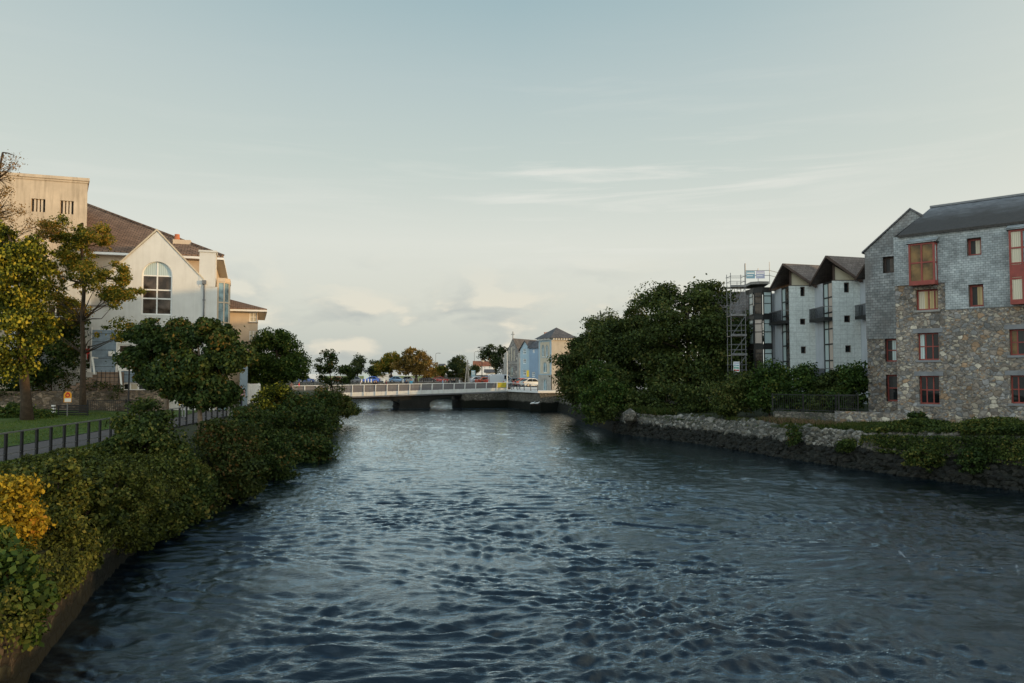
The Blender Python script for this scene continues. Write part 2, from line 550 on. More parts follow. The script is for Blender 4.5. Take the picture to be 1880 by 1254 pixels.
M['concrete'] = surf('concrete', (0.26, 0.25, 0.235), 0.9, 0.22, 1.3, bmp=0.006, streak=0.3)
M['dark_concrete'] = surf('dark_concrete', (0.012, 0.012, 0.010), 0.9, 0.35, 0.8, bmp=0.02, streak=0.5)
M['soil'] = surf('soil', (0.035, 0.04, 0.018), 0.95, 0.35, 1.5, bmp=0.03)
M['lawn'] = surf('lawn', (0.055, 0.095, 0.018), 0.95, 0.35, 0.8, bmp=0.03)
M['field'] = surf('field', (0.16, 0.19, 0.05), 0.95, 0.25, 0.02)
M['bark'] = surf('bark', (0.05, 0.036, 0.024), 0.9, 0.4, 5.0, bmp=0.03)
M['bark_pale'] = surf('bark_pale', (0.16, 0.12, 0.085), 0.9, 0.4, 5.0, bmp=0.02)
M['glass'] = glassmat('glass')
M['glass_sky'] = glassmat('glass_sky', (0.16, 0.24, 0.27), 0.06)
M['glass_brown'] = glassmat('glass_brown', (0.06, 0.045, 0.035), 0.04)
M['curtain'] = glassmat('curtain', (0.55, 0.50, 0.38), 0.12, 3.0)
M['curtain_blue'] = glassmat('curtain_blue', (0.48, 0.58, 0.58), 0.12, 2.4)
M['curtain_pink'] = glassmat('curtain_pink', (0.55, 0.46, 0.40), 0.12, 2.4)
M['lit_room_tone'] = glassmat('lit_room_tone', (0.13, 0.075, 0.025), 0.05)  # warm light of a lit room painted into the pane colour
M['yellow_blind'] = glassmat('yellow_blind', (0.48, 0.36, 0.17), 0.15, 1.2)
M['tyre'] = surf('tyre', (0.015, 0.015, 0.015), 0.85, 0.2, 8.0)
M['rim'] = surf('rim', (0.35, 0.35, 0.36), 0.35, 0.1, 8.0, metal=0.7)
M['lamp_glass'] = glassmat('lamp_glass', (0.6, 0.6, 0.58), 0.1)
M['yellow_plastic'] = surf('yellow_plastic', (0.72, 0.34, 0.015), 0.4, 0.08, 4.0)
M['red_plastic'] = surf('red_plastic', (0.55, 0.02, 0.012), 0.4, 0.1, 4.0)
M['skin'] = surf('skin', (0.45, 0.26, 0.18), 0.6, 0.1, 6.0)
M['sign_blue'] = surf('sign_blue', (0.22, 0.36, 0.44), 0.5, 0.06, 3.0)
M['sign_green'] = surf('sign_green', (0.05, 0.32, 0.22), 0.5, 0.06, 3.0)
M['sign_lilac'] = surf('sign_lilac', (0.42, 0.42, 0.55), 0.5, 0.06, 3.0)
M['banner_yellow'] = surf('banner_yellow', (0.62, 0.50, 0.06), 0.6, 0.1, 1.0)
M['netting'] = surf('netting', (0.16, 0.155, 0.165), 0.8, 0.2, 1.0)

G_DARK = [(0.0, (0.017, 0.029, 0.008)), (0.55, (0.044, 0.064, 0.016)), (0.92, (0.085, 0.105, 0.026)), (1.0, (0.13, 0.125, 0.035))]
M['leaf_maple'] = leafmat('leaf_maple', [(0, (0.013, 0.026, 0.0078)), (0.55, (0.0338, 0.0598, 0.0156)), (0.9, (0.0715, 0.104, 0.026)), (1.0, (0.143, 0.0975, 0.026))], 0.25)
M['leaf_shrub'] = leafmat('leaf_shrub', [(0, (0.0162, 0.0297, 0.0081)), (0.5, (0.0405, 0.0648, 0.0162)), (0.9, (0.0878, 0.1148, 0.027)), (1.0, (0.1755, 0.162, 0.0405))], 0.25)
M['leaf_red_tip'] = leafmat('leaf_red_tip', [(0, (0.014, 0.024, 0.007)), (0.6, (0.038, 0.056, 0.014)), (0.93, (0.075, 0.085, 0.022)), (1.0, (0.11, 0.065, 0.022))], 0.25)
M['leaf_ivy'] = leafmat('leaf_ivy', [(0, (0.0156, 0.0234, 0.0052)), (0.5, (0.0546, 0.0676, 0.013)), (0.88, (0.10, 0.12, 0.024)), (1.0, (0.16, 0.15, 0.035))], 0.2, patch=0.6, pscale=0.9)
M['leaf_gold'] = leafmat('leaf_gold', [(0, (0.10, 0.085, 0.012)), (0.5, (0.30, 0.22, 0.02)), (0.9, (0.45, 0.32, 0.03)), (1.0, (0.40, 0.20, 0.03))], 0.3)
M['leaf_lime'] = leafmat('leaf_lime', [(0, (0.016, 0.026, 0.005)), (0.5, (0.065, 0.08, 0.012)), (0.78, (0.25, 0.25, 0.028)), (1.0, (0.48, 0.39, 0.05))], 0.35, patch=0.7, pscale=0.9)  # sunlit spots and dark crown interior painted as leaf tones
M['leaf_autumn'] = leafmat('leaf_autumn', [(0, (0.035, 0.056, 0.0112)), (0.45, (0.105, 0.1232, 0.0196)), (0.8, (0.266, 0.217, 0.0308)), (1.0, (0.392, 0.224, 0.042))], 0.38, patch=0.8, pscale=0.35)
M['leaf_rust'] = leafmat('leaf_rust', [(0, (0.07, 0.045, 0.015)), (0.5, (0.17, 0.10, 0.028)), (1.0, (0.28, 0.15, 0.04))], 0.3)
M['leaf_dark'] = leafmat('leaf_dark', G_DARK, 0.2, patch=0.5, pscale=0.25)
M['leaf_green'] = leafmat('leaf_green', [(0, (0.0156, 0.0338, 0.0078)), (0.5, (0.039, 0.0728, 0.0156)), (0.9, (0.078, 0.1235, 0.026)), (1.0, (0.156, 0.169, 0.039))], 0.25)
M['leaf_far'] = leafmat('leaf_far', [(0, (0.0168, 0.0308, 0.0126)), (0.6, (0.0392, 0.056, 0.021)), (1.0, (0.098, 0.105, 0.035))], 0.2)
M['leaf_orange'] = leafmat('leaf_orange', [(0, (0.06, 0.055, 0.018)), (0.4, (0.16, 0.11, 0.032)), (0.8, (0.27, 0.17, 0.045)), (1.0, (0.34, 0.22, 0.07))], 0.3, patch=0.7, pscale=0.2)
M['grass_blade'] = leafmat('grass_blade', [(0, (0.035, 0.065, 0.010)), (0.6, (0.075, 0.13, 0.02)), (1.0, (0.16, 0.17, 0.04))], 0.3)
M['grass_dry'] = leafmat('grass_dry', [(0, (0.05, 0.06, 0.02)), (0.5, (0.12, 0.10, 0.05)), (1.0, (0.20, 0.12, 0.09))], 0.3)
# ------------------------------------------------------------------ foliage
def unit(a):
    return a / (np.linalg.norm(a, axis=1)[:, None] + 1e-9)


def leaf_quads(pts, nrm, size, spread=0.9, r=rng, droop=0.0):
    """one folded diamond leaf at each point"""
    n = len(pts)
    nn = unit(nrm + r.normal(0, spread, (n, 3)))
    t = unit(np.cross(nn, r.normal(0, 1, (n, 3))))
    if droop:
        t = unit(t + np.array([0, 0, -droop]))
        nn = unit(nn - t * (nn * t).sum(1)[:, None])
    b = np.cross(nn, t)
    s = (size * r.uniform(0.55, 1.3, n))[:, None]
    fold = 0.12 * nn
    V = np.empty((n, 4, 3))
    V[:, 0] = pts - t * s * 0.5
    V[:, 1] = pts + b * s * 0.36 + t * s * 0.04 + fold * s
    V[:, 2] = pts + t * s * 0.55
    V[:, 3] = pts - b * s * 0.36 + t * s * 0.04 + fold * s
    F = np.arange(n * 4, dtype=np.int32).reshape(n, 4)
    return V.reshape(-1, 3), F


def sub_clumps(blobs, per, rc, r=rng):
    """blobs: list of (centre, radii); returns clump centres and radii spread in and on the blobs"""
    cs, rs = [], []
    for c, R in blobs:
        R = np.array(R, float)
        k = max(5, int(5.2 * per * (R[0] * R[1] * R[2]) ** (2 / 3) / rc ** 2))
        d = unit(r.normal(0, 1, (k, 3)))
        rad = r.uniform(0.25, 1.0, k) ** 0.45
        cs.append(np.array(c) + d * R * (rad[:, None]) * 0.9 * r.uniform(0.85, 1.1, (k, 1)))
        rs.append(rc * r.uniform(0.3, 1.3, k))
    return np.concatenate(cs), np.concatenate(rs)


def clump_leaves(cs, rs, n, size, r=rng, flat=0.75, spread=0.8, droop=0.0):
    w = rs ** 2
    i = r.choice(len(cs), n, p=w / w.sum())
    d = unit(r.normal(0, 1, (n, 3)))
    rad = rs[i] * (1 - 0.65 * r.random(n) ** 1.6) * r.uniform(0.75, 1.12, n)
    rad *= np.where(r.random(n) < 0.06, r.uniform(1.05, 1.42, n), 1.0)
    ax = np.random.default_rng(len(cs)).uniform(0.65, 1.45, (len(cs), 3)) * np.array([1.1, 1.1, flat])
    p = cs[i] + d * rad[:, None] * ax[i]
    return leaf_quads(p, d + np.array([0, 0, 0.35]), size, spread, r, droop)


def blob(px, py, rx, ry, Y, dz=None):
    """ellipsoid seen at this place and size, standing at depth Y"""
    c = P(px, py, Y)
    k = Y / FPX
    return c, (rx * k, (dz if dz else 0.5 * (rx + ry)) * k if dz is None else dz, ry * k)


def limbs(mb, trunk, cs, rs, count, r0, r=rng, lean=0.35):
    """limbs from the trunk to some of the clumps"""
    T = [Vector(p) for p in trunk]
    idx = r.choice(len(cs), min(count, len(cs)), replace=False)
    for i in idx:
        e = Vector(cs[i])
        best = min(range(len(T)), key=lambda k: (T[k] - e).length + 1.3 * max(0, T[k].z - e.z + 0.3))
        s = T[best]
        m = s.lerp(e, 0.5) + Vector(r.normal(0, 0.06, 3)) * (e - s).length + Vector((0, 0, 0.10 * (e - s).length * lean))
        q = s.lerp(m, 0.5) + Vector(r.normal(0, 0.02, 3)) * (e - s).length
        mb.tube([s, q, m, e], [r0, r0 * 0.72, r0 * 0.45, r0 * 0.12], 5)
        for _ in range(2):
            k = r.uniform(0.5, 0.95)
            st = m.lerp(e, k)
            mb.tube([st, st + Vector(r.normal(0, 1, 3)).normalized() * rs[i] * 0.8], [r0 * 0.25, r0 * 0.06], 4)


def tree(label, base, blobs, leaf, n, mat, trunk_pts, r0, rc=0.7, per=1.1, nl=22, group=None, cat='tree', name='tree', bark='bark',
         crown='crown', stem='trunk', spread=0.8, droop=0.0, flat=0.75, lean=0.35, limb=0.3, seed=None):
    r = np.random.default_rng(seed if seed is not None else int(abs(base[0] * 97 + base[1] * 31)))
    root = empty(name, base, label, cat, group)
    cs, rs = sub_clumps(blobs, per, rc, r)
    mb = MB()
    k = len(trunk_pts)
    rad = [r0 * (1.25 if i == 0 else 1 - 0.72 * i / (k - 1)) for i in range(k)]
    mb.tube(trunk_pts, rad, 9)
    limbs(mb, trunk_pts[max(1, k // 3):], cs, rs, nl, r0 * limb, r, lean)
    mb.build(stem, M[bark], root, smooth=True)
    V, F = clump_leaves(cs, rs, n, leaf, r, flat, spread, droop)
    mesh_obj(crown, V, F, M[mat], root, uv=False, smooth=True)
    return root


def wob_trunk(base, top, k=6, w=0.03, r=rng):
    a, b = np.array(base, float), np.array(top, float)
    L = np.linalg.norm(b - a)
    pts = []
    for i in range(k):
        t = i / (k - 1)
        q = a + (b - a) * t
        if 0 < i: q = q + np.append(r.normal(0, w * L * 0.5, 2), 0)
        pts.append(tuple(q))
    return pts


def shrub(label, blobs, leaf, n, mat, group=None, base_z=None, rc=0.45, name='shrub', cat='shrub', per=1.1, ns=9, seed=None, **kw):
    c, R = blobs[0]
    zb = base_z if base_z is not None else c[2] - R[2]
    base = (c[0], c[1], zb)
    top = (c[0], c[1], c[2] + R[2] * 0.3)
    return tree(label, base, blobs, leaf, n, mat, wob_trunk(base, top, 4, 0.05), 0.06, rc=rc, per=per, nl=ns, group=group, cat=cat, name=name,
                crown='foliage', stem='stem', limb=0.5, seed=seed, **kw)


def blades(pts, h, r=rng, lean=0.5, w=0.16):
    n = len(pts)
    a = r.uniform(0, 2 * math.pi, n)
    s = (h * r.uniform(0.5, 1.3, n))
    side = np.stack([np.cos(a), np.sin(a), np.zeros(n)], 1) * (s * w)[:, None]
    tip = np.stack([r.normal(0, lean, n) * s, r.normal(0, lean, n) * s, s], 1)
    V = np.stack([pts - side, pts + side, pts + tip], 1).reshape(-1, 3)
    return V, np.arange(n * 3, dtype=np.int32).reshape(n, 3)


# ------------------------------------------------------------------ river banks
def lin(x, xs, ys):
    return float(np.interp(x, xs, ys))


def xl(Y): return lin(Y, [0, 6, 13.7, 20, 24, 39, 48, 70, 90, 125, 140], [-5.2, -6.6, -8.8, -10.9, -12.0, -13.7, -15.0, -18.7, -22.2, -27.5, -29.5])
def xr(Y): return lin(Y, [0, 15, 25, 30, 37, 43, 51, 61.6, 73, 90, 112, 123, 128, 136], [60, 42, 33, 29.2, 24.8, 21.8, 19, 15.8, 10.5, 8.6, 8.2, 7.2, 4.7, -0.5])
def fx(Y): return lin(Y, [0, 29, 52, 70, 125], [-18.8, -19.5, -19.5, -23.0, -33])
def pz(Y): return lin(Y, [0, 28, 36, 52, 80, 130], [2.05, 2.15, 2.3, 2.68, 2.9, 3.2])
def rz(Y): return lin(Y, [0, 37, 45, 60, 75, 118, 136], [3.2, 2.75, 2.2, 1.9, 2.0, 2.3, 2.8])


def loft(sections):
    V = np.array(sections, float)
    a, b = V.shape[:2]
    F = [(i * b + j, i * b + j + 1, (i + 1) * b + j + 1, (i + 1) * b + j) for i in range(a - 1) for j in range(b - 1)]
    return V.reshape(-1, 3), F


def left_profile(Y):
    w, f, z = xl(Y), fx(Y), pz(Y)
    g = min(f + 1.0, w - 2.4)
    return [(w + 0.12, Y, -1.3), (w, Y, 1.15), (w - 0.35, Y, 1.65), (w - 1.3, Y, z - 0.12), (g, Y, z - 0.05), (f - 4.0, Y, z), (f - 5, Y, z + 0.02),
            (f - 14, Y, z + 0.35), (-48, Y, z + 0.9), (-300, Y, z + 2.0)]


ys = list(np.linspace(0, 30, 25)) + list(np.linspace(31, 140, 70))
V, F = loft([left_profile(y) for y in ys])
tag(mesh_obj('left_bank_ground', V, F, M['soil'], smooth=True), kind='structure')
# masonry river wall under the ivy
V, F = loft([[(xl(y) + 0.16, y, -1.3), (xl(y) + 0.06, y, 1.22), (xl(y) - 0.5, y, 1.24)] for y in ys])
wallL = mesh_obj('river_wall', V, F, M['river_wall_stone'])
tag(wallL, 'dark brown masonry river wall below the hanging ivy', 'wall')
# path, lawn, kerb
yp = list(np.linspace(0, 60, 60))
V, F = loft([[(fx(y) - 0.15, y, pz(y) + 0.02), (fx(y) - 3.1, y, pz(y) + 0.035)] for y in yp])
tag(mesh_obj('footpath', V, F, M['asphalt']), kind='structure')
V, F = loft([[(fx(y) - 3.1, y, pz(y) + 0.06), (fx(y) - 8, y, pz(y) + 0.25), (fx(y) - 14, y, pz(y) + 0.5), (-44, y, pz(y) + 1.0)] for y in yp])
tag(mesh_obj('lawn', V, F, M['lawn'], smooth=True), kind='structure')
mb = MB()
for y in np.arange(2, 40, 1.2):
    g = min(fx(y) + 0.95, xl(y) - 2.3)
    mb.box((g + 0.1, y + 0.58, pz(y) + 0.03), (0.34, 1.18, 0.16), 0)
tag(mb.build('kerb', M['concrete']), kind='structure')

# grass blades along the railing and on the lawn
r = np.random.default_rng(5)
yy = r.uniform(20, 40, 9000); t = r.random(9000)
xx = np.array([fx(y) for y in yy]) + 0.1 + 0.75 * t
p1 = np.stack([xx, yy, np.array([pz(y) for y in yy]) - 0.03], 1)
yy = r.uniform(28, 52, 26000); t = r.random(26000)
xx = np.array([fx(y) for y in yy]) - 3.2 - 8 * t
p2 = np.stack([xx, yy, np.array([pz(y) for y in yy]) + 0.06 + 0.25 * np.minimum(1, 8 * t / 5)], 1)
V1, F1 = blades(p1, 0.13, r); V2, F2 = blades(p2, 0.07, r)
tag(mesh_obj('grass', np.concatenate([V1, V2]), np.concatenate([F1, F2 + len(V1)]), M['grass_blade'], uv=False), kind='stuff')


def right_profile(Y):
    w, z = xr(Y), rz(Y)
    return [(w - 0.25, Y, -1.3), (w + 0.05, Y, 0.2), (w + 0.45, Y, z - 0.25), (w + 0.75, Y, z), (w + 2.2, Y, z + 0.1), (w + 5.5, Y, z + 0.35), (w + 14, Y, 2.9), (w + 40, Y, 3.4), (320, Y, 4.5)]


ysr = list(np.linspace(0, 136, 120))
V, F = loft([right_profile(y) for y in ysr])
tag(mesh_obj('right_bank_ground', V, F, M['soil'], smooth=True), kind='structure')
V, F = loft([[(xr(y) - 0.36, y, -1.3), (xr(y) - 0.10, y, 0.2), (xr(y) + 0.33, y, rz(y) - 0.2), (xr(y) + 0.9, y, rz(y) - 0.12)] for y in ysr])
tag(mesh_obj('quay_wall', V, F, M['quay_stone']), 'dark weedy quay wall rising from the river under the stone building', 'wall')

# far shore beyond the bridge, one sheet to the horizon
V = [(-9000, 192, 3.8), (9000, 192, 3.8), (9000, 14000, 3.8), (-9000, 14000, 3.8)]
tag(mesh_obj('ground', V, [(0, 1, 2, 3)], M['field']), kind='structure')
V = [(-120, 191, 3.82), (200, 191, 3.82), (200, 236, 3.82), (-120, 236, 3.82)]
tag(mesh_obj('far_quay', V, [(0, 1, 2, 3)], M['asphalt']), kind='structure')
# strip of grass and quay behind the right end of the bridge
V = [(-1.0, 136, 3.5), (300, 136, 3.9), (300, 192, 3.9), (-14, 192, 3.84), (-8, 160, 3.7)]
tag(mesh_obj('quay_street', V, [(0, 1, 2, 3, 4)], M['asphalt']), kind='structure')
mb = MB()
mb.hexa([(-140, 190.2, -1), (-13, 190.2, -1), (-13, 192, -1), (-140, 192, -1)], [(-140, 190.6, 3.8), (-13, 190.6, 3.8), (-13, 192, 3.8), (-140, 192, 3.8)])
mb.hexa([(-14, 191, -1), (-8.4, 160, -1), (-7.4, 160.3, -1), (-13, 192, -1)], [(-14, 191, 3.8), (-8.4, 160, 3.68), (-7.4, 160.3, 3.68), (-13, 192, 3.8)])
mb.hexa([(-8.4, 160, -1), (-1.3, 136, -1), (-0.3, 136.3, -1), (-7.4, 160.3, -1)], [(-8.4, 160, 3.68), (-1.3, 136, 3.48), (-0.3, 136.3, 3.48), (-7.4, 160.3, 3.68)])
tag(mb.build('far_quay_wall', M['quay_stone']), 'long dark stone quay wall across the water beyond the bridge', 'wall')

# ------------------------------------------------------------------ water
def make_water():
    r = np.random.default_rng(3)
    Y = [7.5]
    while Y[-1] < 196:
        y = Y[-1]
        Y.append(y + max(0.05, min(0.30, 0.0030 * y)))
    Y = np.array(Y)
    nx = 700
    xa = np.array([xl(y) - 1.0 for y in Y]); xb = np.array([xr(y) + 1.0 for y in Y])
    xb = np.minimum(xb, Y * 1.0 + 9.0); xb = np.maximum(xb, xa + 10)
    far = Y > 128
    xa[far] = -140; xb[far] = np.maximum(5, 0)
    t = np.linspace(0, 1, nx)
    X = xa[:, None] + (xb - xa)[:, None] * t[None]
    YY = np.repeat(Y[:, None], nx, 1)
    Z = np.zeros_like(X)
    # drifting warp so the crests are not straight
    wx = X + 0.9 * np.sin(0.31 * X + 0.23 * YY + 1) + 0.35 * np.sin(0.9 * X - 0.5 * YY)
    wy = YY + 0.8 * np.sin(0.27 * X - 0.33 * YY + 2) + 0.30 * np.sin(0.7 * X + 1.1 * YY + 3)
    env = 0.95 + 0.22 * np.sin(0.21 * X + 0.11 * YY + 0.5) * np.sin(0.13 * YY - 0.17 * X + 1.0) + 0.15 * np.sin(0.55 * X + 0.3 * YY) + 0.2 * np.sin(1.3 * X + 0.9 * YY) * np.sin(0.8 * YY - 0.5 * X)
    slope = np.zeros_like(X)
    for k in range(96):
        lam = math.exp(r.uniform(math.log(0.19), math.log(1.25)))
        th = r.normal(math.pi / 2 + 0.08, 0.54)
        kx, ky = 2 * math.pi / lam * math.cos(th), 2 * math.pi / lam * math.sin(th)
        ph = r.uniform(0, 6.28)
        amp = 0.0050 * lam ** 0.92
        # keep waves the grid can carry
        step = np.maximum(0.05, np.minimum(0.30, 0.0030 * YY))
        keep = np.clip((lam / (step * 3.2)) - 0.4, 0, 1)
        q = kx * wx + ky * wy + ph
        sh = 0.55 + 0.3 * (k % 3)
        q = q - 0.5 * sh * np.cos(q) + 0.5 * np.sin(q)
        Z += amp * keep * (np.sin(q) + (0.35 if k % 4 == 0 else 0.0) * (1.2 - 2 * np.abs(np.sin(q / 2 + 0.4))))
    Z *= env * (1.5 - 1.06 * np.clip((YY - 14) / 50, 0, 1) + 0.35 * np.clip((YY - 95) / 40, 0, 1))
    V = np.stack([X, YY, Z], 2).reshape(-1, 3)
    ny = len(Y)
    i = np.arange(ny - 1)[:, None] * nx + np.arange(nx - 1)[None]
    F = np.stack([i, i + 1, i + nx + 1, i + nx], 2).reshape(-1, 4).astype(np.int32)
    m, nt, b = newmat('river_water')
    gl = N(nt, 'BsdfGlossy'); gl.inputs['Color'].default_value = (0.78, 0.91, 1.0, 1); gl.inputs['Roughness'].default_value = 0.02
    fn = N(nt, 'Fresnel'); fn.inputs['IOR'].default_value = 1.45
    fm = N(nt, 'Math', operation='MULTIPLY', use_clamp=True); fm.inputs[1].default_value = 1.45
    nt.links.new(fn.outputs[0], fm.inputs[0])
    setin(b, Roughness=0.9); b.inputs['Specular IOR Level'].default_value = 0.0
    mx = N(nt, 'MixShader')
    nt.links.new(fm.outputs[0], mx.inputs[0]); nt.links.new(b.outputs[0], mx.inputs[1]); nt.links.new(gl.outputs[0], mx.inputs[2])
    nt.links.new(mx.outputs[0], nt.nodes['Material Output'].inputs['Surface'])
    v = pos(nt, (0.8, 1.9, 1))
    a1 = noise(nt, v, 4.2, 6, 0.66, 0.6)
    a2 = noise(nt, v, 13.0, 4, 0.6, 0.3)
    s = N(nt, 'Math', operation='MULTIPLY_ADD'); s.inputs[1].default_value = 0.30
    nt.links.new(a2, s.inputs[0]); nt.links.new(a1, s.inputs[2])
    bump(nt, b, s.outputs[0], 0.9, 0.022)
    bo = b.inputs['Normal'].links[0].from_socket
    nt.links.new(bo, gl.inputs['Normal']); nt.links.new(bo, fn.inputs['Normal'])
    # thin foam flecks carried by the current
    fv = pos(nt, (1.3, 0.55, 1))
    f1 = noise(nt, fv, 1.6, 8, 0.72, 1.2)
    f2 = noise(nt, fv, 0.12, 2)
    fa = N(nt, 'Math', operation='MULTIPLY'); nt.links.new(f1, fa.inputs[0]); nt.links.new(f2, fa.inputs[1])
    fr = ramp(nt, [(0.385, 0.0), (0.44, 0.55)])
    nt.links.new(fa.outputs[0], fr.inputs['Fac'])
    col = mixc(nt, fr.outputs['Color'], (0.002, 0.005, 0.009), (0.34, 0.38, 0.42))
    nt.links.new(col, b.inputs['Base Color'])
    o = mesh_obj('river_water', V, F, m, smooth=True, uv=False)
    tag(o, kind='structure')


make_water()
M['sea'] = surf('sea', (0.05, 0.08, 0.10), 0.15, 0.1, 0.02)
V = [(-9000, -50, -1.2), (9000, -50, -1.2), (9000, 300, -1.2), (-9000, 300, -1.2)]
tag(mesh_obj('river_bed', V, [(0, 1, 2, 3)], M['soil']), kind='structure')

# ------------------------------------------------------------------ ivy and left bank planting
def on_bank(n, y0, y1, s0, s1, out, r, prof=left_profile, j0=1):
    """points spread over the bank profile between arc fractions; out = how far the growth stands off"""
    pts, nrm = [], []
    yy = r.uniform(y0, y1, n)
    for y in yy:
        pr = np.array(prof(y)[j0:j0 + 4])[:, [0, 2]]
        d = np.linalg.norm(np.diff(pr, axis=0), axis=1)
        L = d.sum() * r.uniform(s0, s1)
        k = 0
        while k < len(d) - 1 and L > d[k]:
            L -= d[k]; k += 1
        e = (pr[k + 1] - pr[k]) / d[k]
        q = pr[k] + e * L
        nn = np.array([-e[1], e[0]]) * (1 if -e[1] * 0 + e[0] * (1 if e[0] > 0 else -1) >= 0 else -1)
        if prof is left_profile:
            nn = np.array([abs(e[1]), abs(e[0])])
        else:
            nn = np.array([-abs(e[1]), abs(e[0])])
        h = out * (0.35 + 0.65 * (0.5 + 0.5 * math.sin(1.9 * y + 3 * q[1]) * math.sin(0.8 * y + 1.3 * q[0]))) * r.random() ** 0.5
        pts.append((q[0] + nn[0] * h, y, q[1] + nn[1] * h - (0.25 * h if q[1] < 1.3 else 0)))
        nrm.append((nn[0], 0.0, nn[1]))
    return np.array(pts), np.array(nrm)


r = np.random.default_rng(21)
p, n_ = on_bank(95000, 12.5, 33, 0.0, 0.97, 0.5, r)
# bulging cushions and hollows
cu = [(r.uniform(13, 32), r.uniform(0.0, 1.0), r.uniform(0.5, 1.5)) for _ in range(80)]
bc, br_ = [], []
for y, f, R_ in cu:
    q = np.array(left_profile(y))
    k = q[1] + (q[4] - q[1]) * f * 0.75
    bc.append((k[0], y, max(1.25, np.interp(-k[0], -q[1:5, 0], q[1:5, 2])) - 0.12)); br_.append(R_ * (0.55 + 0.3 * f))
V0, F0 = clump_leaves(np.array(bc), np.array(br_), 60000, 0.12, r, 0.75, 0.7, 0.4)
V1, F1 = leaf_quads(p, n_, 0.085, 0.7, r, 0.3)
# hanging curtains over the wall
hp = []
for _ in range(150):
    y = r.uniform(13, 31); w = xl(y); L = r.uniform(0.2, 0.75)
    k = int(70 * L)
    tt = r.random(k)
    hp.append(np.stack([w + 0.10 + 0.2 * r.random(k), y + r.normal(0, 0.12, k), 1.35 - L * 0.9 * tt], 1))
hp = np.concatenate(hp)
V2, F2 = leaf_quads(hp, np.tile([1.0, -0.2, 0.3], (len(hp), 1)), 0.09, 0.6, r, 0.5)
tag(mesh_obj('ivy', np.concatenate([V1, V2, V0]), np.concatenate([F1, F2 + len(V1), F0 + len(V1) + len(V2)]), M['leaf_ivy'], uv=False),
    'olive green ivy blanketing the bank below the black railing', 'ivy')

shrub('bright yellow sunlit climber spilling over the near bank', [blob(15, 935, 50, 60, 15.9, 0.7), blob(45, 970, 26, 48, 16.3, 0.5), blob(-25, 985, 45, 50, 15.2, 0.6)], 0.085, 13000, 'leaf_gold', rc=0.25, name='climber', cat='climber', per=1.4, seed=3)
shrub('dark green bush with broad leaves hanging beside the near water', [blob(15, 1085, 55, 70, 14.1, 0.6), blob(52, 1115, 30, 45, 14.3, 0.4), blob(-20, 1030, 50, 50, 14.3, 0.6), blob(22, 1155, 30, 35, 13.8, 0.4)], 0.14, 6500, 'leaf_green', rc=0.3, name='bush', cat='bush', per=1.4, seed=4)
M['leaf_bank'] = leafmat('leaf_bank', [(0, (0.014, 0.024, 0.006)), (0.5, (0.040, 0.058, 0.013)), (0.9, (0.085, 0.105, 0.024)), (1.0, (0.14, 0.14, 0.035))], 0.22, patch=0.7, pscale=0.8)
gi = 'bushy hummocks on the ivy bank'
for k, (lab, bl, mt, n_l) in enumerate([
        ('bushy hummock of small leaves just behind the yellow climber', [blob(105, 905, 52, 58, 18.8, 0.8), blob(90, 985, 34, 55, 17.6, 0.5)], 'leaf_ivy', 11000),
        ('dark leafy hummock hanging low over the river wall', [blob(160, 945, 52, 62, 20.6, 0.8), blob(150, 1015, 34, 42, 19.6, 0.5)], 'leaf_bank', 11000),
        ('tall rounded hummock bulging from the middle of the ivy bank', [blob(215, 905, 60, 72, 23.5, 1.0), blob(225, 975, 44, 48, 22.6, 0.6)], 'leaf_ivy', 13000),
        ('broad leaved hummock drooping to the water before the spreading shrub', [blob(285, 955, 50, 52, 26.5, 0.9), blob(262, 985, 32, 36, 25.0, 0.5)], 'leaf_bank', 10000),
        ('small green hummock by the kerb below the railing', [blob(150, 862, 46, 30, 24.5, 0.8), blob(70, 880, 34, 22, 22.0, 0.7)], 'leaf_bank', 8000)]):
    shrub(lab, bl, 0.10 if mt == 'leaf_ivy' else 0.125, n_l, mt, gi, rc=0.30, base_z=1.2, name='bush', cat='bush', per=0.9, ns=14, seed=90 + k)
gb = 'shrubs along the left river bank'
shrub('large spreading shrub growing through the railing over the ivy', [blob(280, 855, 84, 95, 31, 1.7), blob(258, 778, 44, 50, 31.5, 0.9), blob(330, 905, 62, 72, 29.5, 1.2), blob(215, 850, 40, 50, 31, 1.0)], 0.14, 36000, 'leaf_shrub', gb, rc=0.5, seed=5)
shrub('reddish tipped shrub leaning out over the water', [blob(405, 845, 66, 82, 35, 1.9), blob(440, 880, 42, 58, 34, 1.1), blob(360, 920, 50, 40, 32, 1)], 0.14, 22000, 'leaf_red_tip', gb, rc=0.5, seed=6)
shrub('rounded dark shrub just past the end of the railing', [blob(480, 790, 62, 62, 44, 2.2), blob(510, 850, 45, 40, 42, 1.3), blob(445, 800, 30, 50, 42, 1.2)], 0.16, 20000, 'leaf_maple', gb, rc=0.6, seed=7)
shrub('shrub topped with yellow flower heads', [blob(500, 735, 42, 26, 55, 1.6), blob(505, 716, 24, 12, 55, 0.8)], 0.15, 7000, 'leaf_lime', gb, rc=0.45, seed=8)
shrub('wide dark shrub trailing to the water before the bridge', [blob(548, 775, 62, 62, 55, 2.8), blob(572, 825, 38, 38, 51, 1.6), blob(590, 745, 28, 32, 62, 1.8)], 0.19, 20000, 'leaf_maple', gb, rc=0.7, seed=9)
shrub('small shrub at the water edge behind the wide dark shrub', [blob(588, 775, 34, 50, 68, 2), blob(602, 755, 16, 26, 72, 1.2)], 0.21, 9000, 'leaf_dark', gb, rc=0.6, seed=10)

# trees, left bank
def T(px, base_y, Y, z=None):
    q = P(px, base_y, Y)
    return (q[0], q[1], q[2] if z is None else z)


